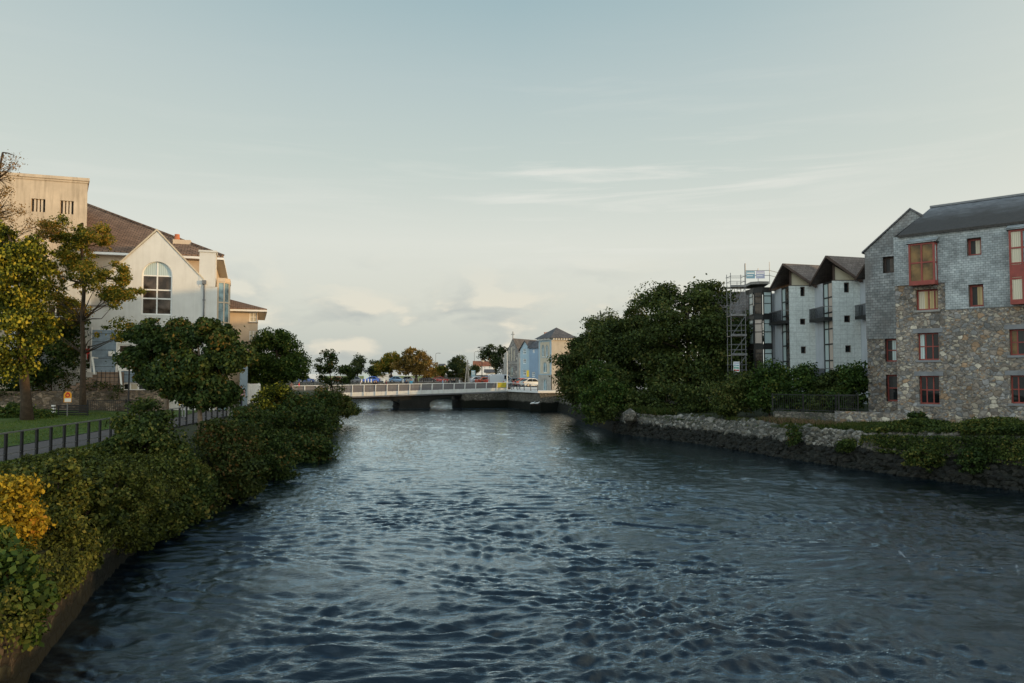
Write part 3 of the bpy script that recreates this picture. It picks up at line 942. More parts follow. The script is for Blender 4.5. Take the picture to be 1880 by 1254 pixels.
b = T(152, 772, 52)
tree('tall slim tree with long bare trunk and yellow green crown', b,
     [blob(165, 440, 60, 36, 52), blob(118, 425, 40, 30, 51), blob(195, 515, 58, 45, 51), blob(120, 500, 52, 50, 53), blob(222, 545, 36, 30, 50.5), blob(95, 565, 46, 50, 53.5), blob(215, 610, 40, 22, 50.5, 1.2), blob(150, 575, 40, 30, 53)],
     0.15, 30000, 'leaf_autumn', [b, P(152, 715, 52), P(153, 650, 52), P(151, 590, 52), P(155, 520, 52), P(150, 455, 52), P(152, 410, 52)], 0.22, rc=0.5, per=0.42, nl=75, bark='bark', limb=0.26, seed=31)
b = T(50, 785, 46)
tree('thick dark trunked tree with drooping yellow sunlit leaves', b,
     [blob(30, 520, 62, 80, 45), blob(45, 600, 46, 62, 44.4), blob(-20, 480, 60, 70, 46), blob(15, 660, 44, 26, 44), blob(66, 628, 22, 28, 44), blob(70, 470, 30, 40, 45.5)],
     0.20, 23000, 'leaf_lime', [b, P(48, 730, 46), P(42, 670, 46), P(35, 600, 46), P(30, 520, 46), P(25, 450, 46)], 0.34, rc=0.6, per=0.8, nl=26, droop=0.8, seed=32)
b = T(-30, 760, 50)
tree('thin autumn tree with rusty sparse leaves and bare top twigs', b,
     [blob(5, 372, 40, 45, 49), blob(10, 300, 30, 26, 50), blob(-20, 330, 50, 60, 50), blob(35, 405, 42, 26, 48.5), blob(80, 420, 45, 22, 49)],
     0.10, 3200, 'leaf_rust', [b, P(-28, 600, 50), P(-24, 480, 50), P(-15, 400, 50), P(-5, 330, 50), P(5, 280, 50)], 0.2, rc=0.42, per=0.7, nl=110, limb=0.22, seed=33)
shrub('shaded dark bush under the trees behind the lawn', [blob(95, 655, 62, 55, 55, 2.2), blob(30, 690, 60, 40, 54, 2), blob(120, 615, 34, 45, 56, 1.6)], 0.2, 13000, 'leaf_maple', rc=0.7, base_z=2.8, name='bush', cat='bush', seed=34)
shrub('low green bush at the foot of the thick trunk', [blob(18, 762, 50, 20, 47.5, 1.3), blob(85, 768, 22, 14, 48, 0.8)], 0.15, 6000, 'leaf_green', rc=0.4, base_z=2.6, name='bush', cat='bush', seed=35)
shrub('bare brown creeper hanging on the terrace wall', [blob(195, 716, 45, 22, 55.4, 0.5), blob(140, 705, 30, 24, 55.4, 0.5)], 0.12, 2200, 'leaf_red_tip', rc=0.4, base_z=2.9, name='creeper', cat='creeper', ns=30, seed=36)
b = T(305, 790, 38)
tree('dark green maple with pale slim trunk behind the railing', b,
     [blob(290, 652, 58, 56, 38.6), blob(275, 608, 34, 26, 38.3), blob(255, 675, 26, 30, 39), blob(325, 622, 36, 34, 38)],
     0.16, 27000, 'leaf_maple', [b, P(306, 750, 38), P(304, 700, 38.3), P(298, 640, 38.5), P(292, 595, 38.5)], 0.12, rc=0.5, per=0.62, nl=30, bark='bark_pale', seed=37)
b = T(368, 800, 35.5)
tree('dark green maple leaning over the river side of the railing', b,
     [blob(368, 660, 58, 56, 36), blob(335, 690, 48, 40, 35.6), blob(405, 655, 32, 46, 36.4), blob(350, 612, 34, 25, 36), blob(420, 615, 15, 24, 36.6), blob(400, 715, 36, 30, 35.6), blob(430, 660, 18, 30, 36), blob(385, 598, 18, 14, 36), blob(345, 725, 40, 22, 35.6), blob(392, 735, 26, 18, 35.4)],
     0.17, 38000, 'leaf_maple', [b, P(367, 755, 35.6), P(368, 720, 35.8), P(366, 660, 36), P(362, 610, 36)], 0.12, rc=0.5, per=0.62, nl=34, bark='bark_pale', seed=38)
b = T(508, 716, 84)
tree('round bushy green tree beside the pale blue panel', b,
     [blob(508, 660, 54, 48, 84), blob(535, 678, 32, 34, 83), blob(480, 680, 32, 34, 83), blob(505, 622, 28, 20, 84)],
     0.24, 30000, 'leaf_green', wob_trunk(b, P(508, 640, 84)), 0.3, rc=0.8, per=1.1, nl=16, seed=39)
b = T(608, 745, 92, 0.9)
tree('slender open tree rising above the bridge railing', b,
     [blob(598, 668, 20, 24, 92), blob(612, 655, 10, 14, 92), blob(632, 688, 24, 17, 91), blob(600, 695, 14, 14, 92)],
     0.24, 4200, 'leaf_maple', [b, P(612, 722, 92), P(608, 700, 92), P(604, 675, 92), P(600, 655, 92)], 0.11, rc=0.6, per=0.75, nl=18, seed=40)
shrub('dark shrub drooping into the river just below the slender open tree', [blob(622, 738, 26, 28, 90, 1.8), blob(640, 752, 14, 15, 88, 1.2)], 0.24, 7000, 'leaf_dark', gb, rc=0.6, base_z=0.6, seed=41)

# trees, right bank
gt = 'big dark trees on the right bank'
def big(label, px, Y, blobs, n, seed, mat='leaf_dark', leaf=0.30):
    bx = P(px, 760, Y)
    b = (bx[0], Y, 2.1)
    top = blobs[0][0]
    tree(label, b, blobs, leaf, n, mat, wob_trunk(b, (top[0], top[1], top[2] + 1.0), 6), 0.4, rc=1.45, per=1.0, nl=20, group=gt, seed=seed)


big('tallest dark tree next to the scaffold tower', 1262, 80, [blob(1262, 590, 80, 66, 80), blob(1300, 640, 50, 80, 79), blob(1220, 635, 60, 66, 79), blob(1300, 548, 38, 34, 81), blob(1225, 552, 48, 28, 82), blob(1255, 690, 85, 55, 78), blob(1325, 612, 34, 62, 79.5, 2.5), blob(1335, 690, 30, 50, 77, 2), blob(1362, 640, 24, 70, 86, 2)], 52000, 51)
big('dark tree in the middle of the right bank clump', 1160, 89, [blob(1160, 645, 66, 60, 89), blob(1122, 618, 42, 36, 90), blob(1178, 585, 40, 32, 91), blob(1150, 700, 70, 50, 87), blob(1195, 650, 40, 60, 86)], 40000, 52)
big('broad dark tree nearest the square tower house', 1070, 103, [blob(1068, 665, 42, 42, 103), blob(1090, 632, 34, 34, 104), blob(1045, 680, 26, 26, 102), blob(1060, 715, 34, 28, 101), blob(1112, 600, 30, 26, 104)], 30000, 53)
big('dark tree right behind the scaffold tower', 1355, 84, [blob(1352, 640, 30, 62, 84, 1.6), blob(1368, 610, 20, 42, 85, 1.5), blob(1350, 690, 30, 40, 83, 1.6)], 14000, 57, leaf=0.27)
shrub('bright leaved bush standing out low in front of the dark trees', [blob(1092, 705, 33, 52, 75, 1.7), blob(1086, 740, 25, 34, 74, 1.3), blob(1125, 735, 34, 42, 75, 1.7)], 0.21, 12000, 'leaf_green', rc=0.6, base_z=1.2, name='bush', cat='bush', seed=54)
shrub('dark overhanging bush at the end of the rubble wall', [blob(1100, 758, 34, 22, 74, 1.5), blob(1160, 735, 42, 22, 78, 1.5), blob(1125, 712, 50, 50, 79, 2)], 0.24, 8500, 'leaf_dark', rc=0.6, base_z=0.8, name='bush', cat='bush', seed=55)
shrub('shadowed thicket below the tallest dark tree', [blob(1225, 735, 68, 34, 72, 2.2), blob(1290, 735, 50, 40, 69, 2), blob(1180, 740, 40, 26, 74, 1.5)], 0.24, 13000, 'leaf_dark', rc=0.7, base_z=1.8, name='bush', cat='bush', seed=56)
gh = 'shrubs below the apartment block'
for i, (px, py, rx, ry, Y, lab) in enumerate([
        (1350, 728, 46, 40, 62, 'dark shrub at the foot of the scaffold tower'),
        (1412, 712, 42, 48, 61, 'bushy shrub below the glazed corner bay'),
        (1470, 718, 40, 46, 60, 'tall shrub below the farther grey block front'),
        (1528, 722, 34, 42, 58, 'shrub between the two grey block fronts'),
        (1562, 715, 34, 46, 57, 'leafy shrub beside the corner of the stone building')]):
    shrub(lab, [blob(px, py, rx, ry, Y), blob(px + 8, py - 22, rx * 0.6, ry * 0.6, Y - 0.6), blob(px - 12, py + 18, rx * 0.8, ry * 0.5, Y - 0.6)], 0.19, 9000, 'leaf_green' if i in (1, 2, 4) else 'leaf_dark', gh, rc=0.55, base_z=2.2, seed=60 + i)

# far trees beyond the bridge
gf = 'trees on the far quay'
def far(label, px, base_y, Y, blobs, n, mat, leaf, seed, r0=0.28, nl=16):
    q = P(px, base_y, Y)
    b = (q[0], Y, 3.7)
    top = blobs[0][0]
    tree(label, b, blobs, leaf, n, mat, wob_trunk(b, (top[0], top[1], top[2] + 0.8), 5, 0.02), r0, rc=1.0, per=0.85, nl=nl, group=gf, seed=seed)


far('wide golden brown tree with the broadest crown on the far quay', 764, 705, 196, [blob(764, 668, 34, 22, 196), blob(742, 672, 26, 18, 197), blob(786, 676, 20, 18, 195), blob(760, 650, 24, 12, 196)], 11000, 'leaf_orange', 0.42, 71, 0.4)
far('yellow green tree touching the golden brown one', 718, 703, 200, [blob(718, 668, 24, 18, 200), blob(704, 672, 18, 16, 201), blob(720, 654, 16, 10, 200)], 7000, 'leaf_autumn', 0.42, 72)
far('flat topped dark tree by the parked vans', 656, 702, 202, [blob(656, 674, 18, 14, 202), blob(648, 682, 18, 8, 202), blob(658, 662, 10, 8, 202)], 4500, 'leaf_far', 0.42, 73)
far('small dark tree close beside the yellow green tree', 688, 702, 206, [blob(690, 675, 12, 18, 206), blob(684, 684, 12, 10, 206)], 3000, 'leaf_far', 0.42, 74)
far('dark rounded tree before the red roofed house', 852, 702, 204, [blob(838, 668, 18, 16, 205), blob(852, 682, 16, 18, 203), blob(832, 682, 16, 14, 205)], 7000, 'leaf_far', 0.42, 75)
far('low green tree to the right of the golden brown crown', 808, 700, 208, [blob(808, 680, 14, 14, 208), blob(800, 690, 12, 10, 207)], 3000, 'leaf_autumn', 0.42, 76)
far('airy leaning tree in front of the church', 913, 700, 172, [blob(905, 645, 17, 13, 172), blob(915, 665, 14, 20, 172), blob(890, 652, 9, 9, 172), blob(922, 645, 10, 10, 171)], 4200, 'leaf_far', 0.36, 77, 0.3, 26)
far('dark tree standing back behind the low green tree', 875, 700, 215, [blob(872, 684, 10, 12, 215)], 1500, 'leaf_far', 0.42, 78)
# ------------------------------------------------------------------ windows
def rloop(q):
    u0, u1, z0, z1 = q
    return [(u0, z0), (u1, z0), (u1, z1), (u0, z1)]


def window(root, fr, q, v, nx=2, ny=2, fm='white_paint', pm='glass', bar=0.07, dp=0.06, sill=None, name='window', mull=None, zs=None, sillm='concrete', us=None):
    """frame with its glass (a sub-part) and an optional sill"""
    u0, u1, z0, z1 = q
    mb = MB()
    mull = mull or bar * 0.8
    mb.fbox(fr, u0, u1, v, v + dp, z0, z0 + bar); mb.fbox(fr, u0, u1, v, v + dp, z1 - bar, z1)
    mb.fbox(fr, u0, u0 + bar, v, v + dp, z0 + bar, z1 - bar); mb.fbox(fr, u1 - bar, u1, v, v + dp, z0 + bar, z1 - bar)
    cu = us if us is not None else [u0 + (u1 - u0) * i / nx for i in range(1, nx)]
    cz = zs if zs is not None else [z0 + (z1 - z0) * i / ny for i in range(1, ny)]
    for u in cu:
        mb.fbox(fr, u - mull / 2, u + mull / 2, v + 0.002, v + dp - 0.006, z0 + bar, z1 - bar)
    for z in cz:
        mb.fbox(fr, u0 + bar, u1 - bar, v + 0.004, v + dp - 0.012, z - mull / 2, z + mull / 2)
    w_ = mb.build(name, M[fm], root)
    pms = pm if isinstance(pm, (list, tuple)) else [pm]
    e = [u0 + bar * 0.5 + (u1 - u0 - bar) * i / len(pms) for i in range(len(pms) + 1)]
    g = MB()
    for i in range(len(pms)):
        g.quad(fr.p(e[i], v + 0.02, z0 + bar * 0.5), fr.p(e[i + 1], v + 0.02, z0 + bar * 0.5), fr.p(e[i + 1], v + 0.02, z1 - bar * 0.5), fr.p(e[i], v + 0.02, z1 - bar * 0.5), i)
    g.build('pane', [M[k] for k in pms], w_)
    if sill:
        MB().fbox(fr, u0 - 0.12, u1 + 0.12, v, sill, z0 - 0.14, z0 - 0.005).build('sill', M[sillm], w_)
    return w_


def arch_loop(u0, u1, z0, z1, n=12, point=False):
    """opening with a round (or pointed) head; z1 is the crown"""
    r_ = (u1 - u0) / 2
    zc = z1 - (r_ * 1.35 if point else r_)
    L = [(u0, z0), (u1, z0)]
    for i in range(n + 1):
        t = math.pi * i / n
        x = math.cos(t)
        if point:
            zz = zc + (z1 - zc) * (1 - abs(x)) ** 0.62
        else:
            zz = zc + r_ * math.sin(t)
        L.append(((u0 + u1) / 2 + r_ * x, zz))
    return L


def inset(loop, d):
    c = (sum(p[0] for p in loop) / len(loop), sum(p[1] for p in loop) / len(loop))
    h = [max(abs(p[0] - c[0]) for p in loop), max(abs(p[1] - c[1]) for p in loop)]
    return [(c[0] + (p[0] - c[0]) * (1 - d / h[0]), c[1] + (p[1] - c[1]) * (1 - d / h[1])) for p in loop]


def arch_window(root, fr, loop, v, fm, pm, bar=0.09, ubars=1, zbars=(), point=False):
    inner = inset(loop, bar)
    mb = MB()
    n = len(loop)
    for a, b_ in ((v + 0.06, v),):
        mb.add([fr.p(u, a, z) for u, z in loop] + [fr.p(u, a, z) for u, z in inner], [(i, (i + 1) % n, n + (i + 1) % n, n + i) for i in range(n)])
        mb.add([fr.p(u, a, z) for u, z in inner] + [fr.p(u, b_, z) for u, z in inner], [(i, (i + 1) % n, n + (i + 1) % n, n + i) for i in range(n)])
    us = [p[0] for p in inner]; zs = [p[1] for p in inner]
    u0, u1, z0, z1 = min(us), max(us), min(zs), max(zs)
    for k in range(ubars):
        u = u0 + (u1 - u0) * (k + 1) / (ubars + 1)
        mb.fbox(fr, u - bar / 2, u + bar / 2, v, v + 0.055, z0, z1 - 0.02)
    for z in zbars:
        mb.fbox(fr, u0, u1, v, v + 0.05, z - bar / 2, z + bar / 2)
    w_ = mb.build('window', M[fm], root)
    zsplit = zbars[0] if zbars else None
    g = MB()
    if isinstance(pm, (list, tuple)) and zsplit:
        lo = [(u0, z0), (u1, z0), (u1, zsplit), (u0, zsplit)]
        hi = [(u0, zsplit), (u1, zsplit)] + [p for p in inner if p[1] > zsplit]
        g.wall(fr, lo, (), v + 0.015, 0, 0); g.wall(fr, hi, (), v + 0.015, 0, 1)
        g.build('pane', [M[k] for k in pm], w_)
    else:
        g.wall(fr, inner, (), v + 0.015, 0)
        g.build('pane', M[pm if isinstance(pm, str) else pm[0]], w_)
    return w_


# ------------------------------------------------------------------ left: white gabled block
A19 = math.radians(19)
g0 = P(397, 640, 60)
G = Fr((g0[0], g0[1]), A19)
GB = 2.8
gable = empty('gabled_building', (g0[0] - 6, g0[1] - 2, GB), 'white rendered gabled building with a tall arched window and blue cladding below', 'building')
ua, za = G.hit(288, 425)
ur, zr_ = G.hit(371, 512)
ul = ua - (ur - ua)
uL, zL = G.hit(22, 452)
zlf = zr_ + 0.05
aq = G.rect(260, 480, 316, 578)
arch = arch_loop(*aq)
lw = [G.rect(84, 500, 118, 548), G.rect(84, 556, 118, 606), G.rect(36, 500, 62, 548), G.rect(36, 556, 62, 606), G.rect(168, 500, 196, 560)]
bw = [G.rect(224, 702, 268, 718), G.rect(276, 694, 306, 712)]
dr = [G.rect(156, 632, 167, 683), G.rect(216, 632, 242, 678)]
outer = [(uL, GB), (0, GB), (0, zr_ - 0.6), (ur, zr_ - 0.55), (ur, zr_), (ua, za), (ul - 0.05, zlf), (uL, zlf)]
mb = MB()
mb.wall(G, outer, [arch] + [rloop(q) for q in lw + bw + dr], 0, 0.22)
mb.wall(Fr(G.p(0, 0, 0)[:2], A19 + math.pi / 2), [(0, GB), (9, GB), (9, zr_ - 0.6), (0, zr_ - 0.6)], (), 0, 0)
mb.build('wall', M['cream_render'], gable)
# coping slabs along the gable, roof behind it
mb = MB()
for (u0, z0, u1, z1) in ((ur + 0.12, zr_ - 0.1, ua, za + 0.06), (ul - 0.12, zlf - 0.1, ua, za + 0.06)):
    mb.hexa([G.p(u0, -0.4, z0), G.p(u1, -0.4, z1), G.p(u1, 0.07, z1), G.p(u0, 0.07, z0)],
            [G.p(u0, -0.4, z0 + 0.16), G.p(u1, -0.4, z1 + 0.16), G.p(u1, 0.07, z1 + 0.16), G.p(u0, 0.07, z0 + 0.16)])
mb.build('coping', M['pale_dressing'], gable)
mb = MB()
mb.slab([G.p(ua, -0.3, za - 0.05), G.p(ur, -0.3, zr_ - 0.1), G.p(ur, -7, zr_ - 0.1), G.p(ua, -7, za - 0.05)], 0.12)
mb.slab([G.p(ua, -0.3, za - 0.06), G.p(ul, -0.3, zlf - 0.1), G.p(ul, -7, zlf - 0.1), G.p(ua, -7, za - 0.06)], 0.12)
mb.slab([G.p(ul, -0.1, zlf), G.p(uL, -0.1, zlf), G.p(uL, -5, zlf), G.p(ul, -5, zlf)], 0.2)
mb.build('roof', M['brown_tile'], gable)
# corner stack beside the gable
q = G.rect(366, 463, 396, 512)
mb = MB()
mb.fbox(G, q[0], q[1], -2.2, 0.03, zr_ - 0.62, q[3])
mb.fbox(G, q[0] - 0.08, q[1] + 0.08, -2.28, 0.11, q[3], q[3] + 0.14)
mb.build('corner_stack', M['cream_render'], gable)
z_t, z_1, z_2, z_3 = [G.hit(288, y)[1] for y in (506, 532, 541, 548)]
arch_window(gable, G, arch, -0.2, 'white_paint', ('glass_brown', 'curtain_blue'), 0.1, 1, (z_t, z_1, z_3))
for i, q in enumerate(lw):
    window(gable, G, q, -0.2, 2, 2, 'white_paint', 'glass_brown', 0.12, sill=0.06)
for q in bw:
    window(gable, G, q, -0.2, 3, 1, 'white_paint', ('glass', 'curtain', 'glass'), 0.14)
for q in dr:
    window(gable, G, q, -0.2, 1, 3, 'white_paint', 'glass_brown', 0.12, name='door')
# blue cladding boards and pale trims of the lower storeys
q = G.rect(168, 606, 215, 683)
mb = MB(); mb.fbox(G, q[0], q[1], 0.012, 0.07, q[2], q[3])
mb.build('blue_cladding', M['blue_board'], gable)
q2 = G.rect(222, 681, 276, 735)
holes = [rloop(bw[0])]
mb = MB(); mb.wall(G, rloop((q2[0], q2[1], GB, q2[3])), holes, 0.05, 0.05)
mb.build('blue_cladding', M['blue_board'], gable)
mb = MB()
for px in (168, 214.5):
    a = G.rect(px - 1, 600, px + 1, 684); mb.fbox(G, a[0], a[1], 0.01, 0.12, a[2], a[3])
a = G.rect(140, 677, 168, 683); mb.fbox(G, a[0], a[1] - 0.05, 0.01, 0.16, a[2], a[3])
a = G.rect(215, 675, 245, 681); mb.fbox(G, a[0] + 0.06, a[1], 0.01, 0.16, a[2], a[3])
mb.build('trim', M['white_paint'], gable)
a = G.rect(277, 718, 306, 735)
MB().fbox(G, a[0], a[1], 0.02, 0.5, a[2], a[3]).build('white_panel', M['white_paint'], gable)
a = G.rect(200, 645, 211, 654)
MB().fbox(G, a[0], a[1], 0.075, 0.3, a[2], a[3]).build('wall_box', M['white_paint'], gable)
# downpipe with hopper
ud, zd = G.hit(375, 522)
mb = MB()
mb.tube([G.p(ud, 0.1, GB + 0.5), G.p(ud, 0.1, zd)], 0.06, 8)
mb.fbox(G, ud - 0.15, ud + 0.15, 0.01, 0.26, zd, zd + 0.3)
for k in range(4): mb.fbox(G, ud - 0.1, ud + 0.1, 0.005, 0.17, GB + 2 + 2.2 * k, GB + 2.08 + 2.2 * k)
mb.build('downpipe', M['lead'], gable)
# glazed stair bay on the river side
bay = Fr(G.p(0.05, -0.9, 0)[:2], A19)
zb1 = P(405, 520, 61)[2]
c0 = [bay.p(0.0, 0.55, 0)[:2], bay.p(0.45, 0.5, 0)[:2], bay.p(0.8, 0.0, 0)[:2], bay.p(0.8, -2.2, 0)[:2], bay.p(0.0, -2.2, 0)[:2]]
mb = MB(); mb.slab([(x, y, zb1) for x, y in c0], zb1 - GB); mb.build('stair_bay', M['glass_sky'], gable)
mb = MB()
for z in np.arange(GB + 0.5, zb1 + 0.1, (zb1 - GB - 0.5) / 6.0):
    mb.slab([(x + 0.0, y, z + 0.06) for x, y in [bay.p(u, v, 0)[:2] for u, v in ((-0.02, 0.6), (0.48, 0.55), (0.85, 0.02), (0.85, -2.25), (-0.02, -2.25))]], 0.1)
for (x, y) in c0[:4]: mb.box((x, y, (zb1 + GB) / 2), (0.1, 0.1, zb1 - GB - 0.05), A19)
mb.slab([(*bay.p(u, v, 0)[:2], zb1 + 0.35) for u, v in ((-0.02, 0.62), (0.5, 0.58), (0.88, 0.03), (0.88, -2.3), (-0.02, -2.3))], 0.3)
mb.build('bay_frame', M['tan_clean'], gable)

# ------------------------------------------------------------------ left: big hip-roofed block with its flat-topped tower
HB = 2.8
hall = empty('hip_roofed_building', (g0[0] - 10, g0[1] + 6, HB), 'big tan building with brown tiled hip roof and a flat topped weathered block', 'building')
uc, zc = G.hit(410, 470, -5.0)
uw = uc - 0.7
ug, zg = G.hit(155, 373, -17.5)
run = uc - ug
mb = MB()
hip = [G.p(uc, -5, zc), G.p(ug, -5 - run * 1.0, zg), G.p(ug - 26, -5 - run, zg), G.p(ug - 30, -5, zc)]
mb.slab(hip, 0.14)
mb.slab([G.p(uc, -5.02, zc), G.p(uc, -5 - 2 * run, zc), G.p(ug, -5 - run, zg)], 0.14)
mb.slab([G.p(ug, -5 - run, zg), G.p(uc, -5 - 2 * run, zc), G.p(ug - 30, -5 - 2 * run, zc), G.p(ug - 26, -5 - run, zg)], 0.14)
rf = mb.build('roof', M['brown_tile'], hall)
mb = MB()
mb.bar(G.p(uc, -5.0, zc + 0.07), G.p(ug, -5 - run, zg + 0.08), 0.22, 0.14)
mb.build('hip_tile', M['brown_tile'], rf)
# chimney standing on the roof slope
a, zz = G.hit(342, 440, -7.5)
mb = MB()
qa = G.rect(317, 440, 350, 458, -7.6)
mb.fbox(G, qa[0], qa[1], -9.2, -7.6, qa[2] - 1.0, qa[3])
ch = mb.build('chimney', M['tan_clean'], rf)
qa = G.rect(319, 430, 331, 440, -8.3)
mb = MB(); mb.tube([G.p((qa[0] + qa[1]) / 2, -8.4, qa[2] - 0.1), G.p((qa[0] + qa[1]) / 2, -8.4, qa[3])], [0.25, 0.21], 10)
mb.build('chimney_pot', M['terracotta'], rf)
mb = MB()
mb.wall(G, [(ug - 28, HB), (uw, HB), (uw, zc - 0.16), (ug - 28, zc - 0.16)], (), -5.6, 0)
mb.wall(Fr(G.p(uw, -5.6, 0)[:2], A19 + math.pi / 2), [(0, HB), (22, HB), (22, zc - 0.16), (0, zc - 0.16)], (), 0, 0)
mb.build('wall', M['tan_clean'], hall)
mb = MB()
mb.fbox(G, ug - 28, uc + 0.03, -5.6, -4.93, zc - 0.34, zc - 0.15)
mb.fbox(G, uw + 0.0, uc + 0.04, -26, -5.61, zc - 0.34, zc - 0.15)
mb.build('gutter', M['white_paint'], hall)
# flat-topped block
q = G.rect(-260, 318, 157.5, 640, -4.0)
tq = [G.rect(57, 365, 83, 389, -4.0), G.rect(110.5, 368.5, 135, 393, -4.0)]
ztop = G.hit(157, 333, -4.0)[1]
mb = MB()
mb.wall(G, [(q[0], HB), (q[1], HB), (q[1], ztop), (q[0], ztop)], [rloop(t) for t in tq], -4.0, 0.5)
cnr = G.p(q[1], -4.0, 0)
sa = math.atan2(cnr[1], cnr[0]) + 0.03
mb.wall(Fr(cnr[:2], sa), [(0, HB), (16, HB), (16, ztop), (0, ztop)], (), 0, 0)
tw = mb.build('tower_wall', M['tan_render'], hall)
mb = MB()
bk = Fr(cnr[:2], sa).p(15, 0, 0)
for e_, za_, zb_ in ((0.16, ztop, ztop + 0.24), (0.07, ztop - 0.16, ztop - 0.002)):
    a_, b_ = G.p(q[1] + e_, -4.0 + e_, 0), G.p(q[0], -4.0 + e_, 0)
    mb.slab([(a_[0], a_[1], zb_), (bk[0] + e_, bk[1], zb_), (bk[0] - 40, bk[1] - 8, zb_), (b_[0], b_[1], zb_)], zb_ - za_)
mb.build('parapet', M['tan_render'], hall)
for t in tq:
    mb = MB()
    n = 4
    for k in range(1, n):
        u = t[0] + (t[1] - t[0]) * k / n
        mb.fbox(G, u - 0.07, u + 0.07, -4.35, -4.12, t[2], t[3])
    wv = mb.build('window', M['tan_clean'], hall)
    MB().quad(G.p(t[0], -4.45, t[2]), G.p(t[1], -4.45, t[2]), G.p(t[1], -4.45, t[3]), G.p(t[0], -4.45, t[3])).build('pane', M['dark_frame'], wv)

# ------------------------------------------------------------------ left: second hip-roofed block further along
b2o = P(473, 620, 86)
B2 = Fr((b2o[0], b2o[1]), A19)
b2 = empty('peach_building', (b2o[0] - 3, b2o[1] + 2, 2.9), 'peach rendered building with low hipped roof beyond the glazed stair bay', 'building')
zE = P(480, 568, 86)[2]
wq = [B2.rect(458, 573, 472, 591), B2.rect(458, 607, 472, 626)]
mb = MB()
mb.wall(B2, [(-12, 2.9), (0, 2.9), (0, zE - 0.1), (-12, zE - 0.1)], [rloop(t) for t in wq], 0, 0.15)
mb.wall(Fr(B2.p(0, 0, 0)[:2], A19 + math.pi / 2), [(0, 2.9), (14, 2.9), (14, zE - 0.1), (0, zE - 0.1)], (), 0, 0)
mb.build('wall', M['tan_clean'], b2)
for t in wq: window(b2, B2, t, -0.12, 2, 2, 'white_paint', 'curtain', 0.09, sill=0.08)
mb = MB()
h = 2.35
e = 0.95
mb.slab([B2.p(e, e, zE), B2.p(-7, -6.5, zE + 2.6), B2.p(-16, -6.5, zE + 2.6), B2.p(-16, e, zE)], 0.12)
mb.slab([B2.p(e, e - 0.01, zE), B2.p(e, -14, zE), B2.p(-7, -6.5, zE + 2.6)], 0.12)
mb.build('roof', M['brown_tile'], b2)
mb = MB(); mb.fbox(B2, -13, e, 0.0, e + 0.02, zE - 0.32, zE - 0.12); mb.fbox(B2, 0.02, e + 0.02, -13, -0.01, zE - 0.32, zE - 0.12)
mb.build('soffit', M['white_paint'], b2)

# ------------------------------------------------------------------ terrace wall, steps, rails and fences in front of the white building
TW = Fr(G.p(0, 2.6, 0)[:2], A19)
qa = TW.rect(-60, 715, 300, 760)
ztw = TW.hit(250, 717)[1]
mb = MB(); mb.fbox(TW, TW.hit(-80, 700)[0], TW.hit(305, 700)[0], -2.58, 0, 2.5, ztw)
mb.build('terrace_wall', M['rubble_brown'])
tag(bpy.data.objects['terrace_wall'], 'rough brown stone terrace wall with bare creeper below the blue cladding', 'wall')
q = TW.rect(178, 683, 219, 716, -0.3)
st = empty('brick_landing', TW.p(q[0] + 1, -0.8, ztw), 'brown brick stair landing with black grid railing below the blue cladding', 'stairs')
mb = MB(); mb.fbox(TW, q[0], q[1], -2.5, -0.3, ztw, q[3])
for k in range(6):
    mb.fbox(TW, q[0] - 0.35 * (k + 1), q[0] - 0.35 * k, -2.4, -0.6, ztw, q[3] - (q[3] - ztw) / 7 * (k + 1))
mb.build('landing', M['brown_brick'], st)
mb = MB()
zt = TW.hit(200, 680, -0.2)[1]
for u in np.arange(q[0], q[1] + 0.05, 0.28): mb.fbox(TW, u - 0.012, u + 0.012, -0.29, -0.25, q[2], zt)
for z in np.arange(q[2], zt, 0.3): mb.fbox(TW, q[0], q[1], -0.285, -0.255, z, z + 0.02)
mb.build('railing', M['black_metal'], st)
mb = MB()
a1, b1 = TW.hit(169.5, 655, -0.2), TW.hit(173.5, 686, -0.2)
a2, b2_ = TW.hit(217.5, 652, -0.2), TW.hit(224, 716, -0.2)
for a, b in ((a1, b1), (a2, b2_)):
    mb.bar(TW.p(a[0], -0.2, a[1]), TW.p(b[0], -0.2, b[1]), 0.11)
    mb.bar(TW.p(a[0], -0.2, a[1] - 0.05), TW.p(a[0], -2.2, a[1] - 0.05), 0.09)
mb.build('handrail', M['white_metal'], st)
# red sign by the door
q = G.rect(158, 640, 165, 656)
rs = empty('red_sign', G.p((q[0] + q[1]) / 2, 0.4, q[2]), 'small bright red sign hanging beside the dark door', 'sign')
MB().fbox(G, q[0], q[1], 0.14, 0.2, q[2] + 0.25, q[3]).build('panel', M['red_plastic'], rs)
MB().fbox(G, q[0] + 0.1, q[1] - 0.1, 0.15, 0.19, q[2] - 0.1, q[2] + 0.24).build('lower_plate', M['red_plastic'], rs)


def vfence(label, pts, h, gap, mat, name='metal_fence', post_every=2.4, zf=None, bw=0.02, pw=0.06, group=None, rail=0.05):
    root = empty(name, pts[0], label, 'fence', group)
    R, B, PO = MB(), MB(), []
    for (a, b) in zip(pts[:-1], pts[1:]):
        a, b = np.array(a), np.array(b)
        L = np.linalg.norm(b - a)
        for t in np.arange(gap / 2, L, gap):
            q = a + (b - a) * t / L
            B.bar(q + (0, 0, 0.1), q + (0, 0, h), bw)
        for z in (0.14, h):
            R.bar(a + (0, 0, z), b + (0, 0, z), rail)
        for t in np.arange(0, L + 0.01, post_every):
            PO.append(a + (b - a) * t / L)
    R.build('rail', M[mat], root); B.build('bar', M[mat], root)
    for q in PO: MB().bar(q, q + (0, 0, h + 0.08), pw).build('post', M[mat], root)
    return root


f0, f1 = P(160, 766, 53.5), P(258, 764, 55)
vfence('black upright bar fence in front of the brown terrace wall', [f0, f1], 1.15, 0.12, 'black_metal')

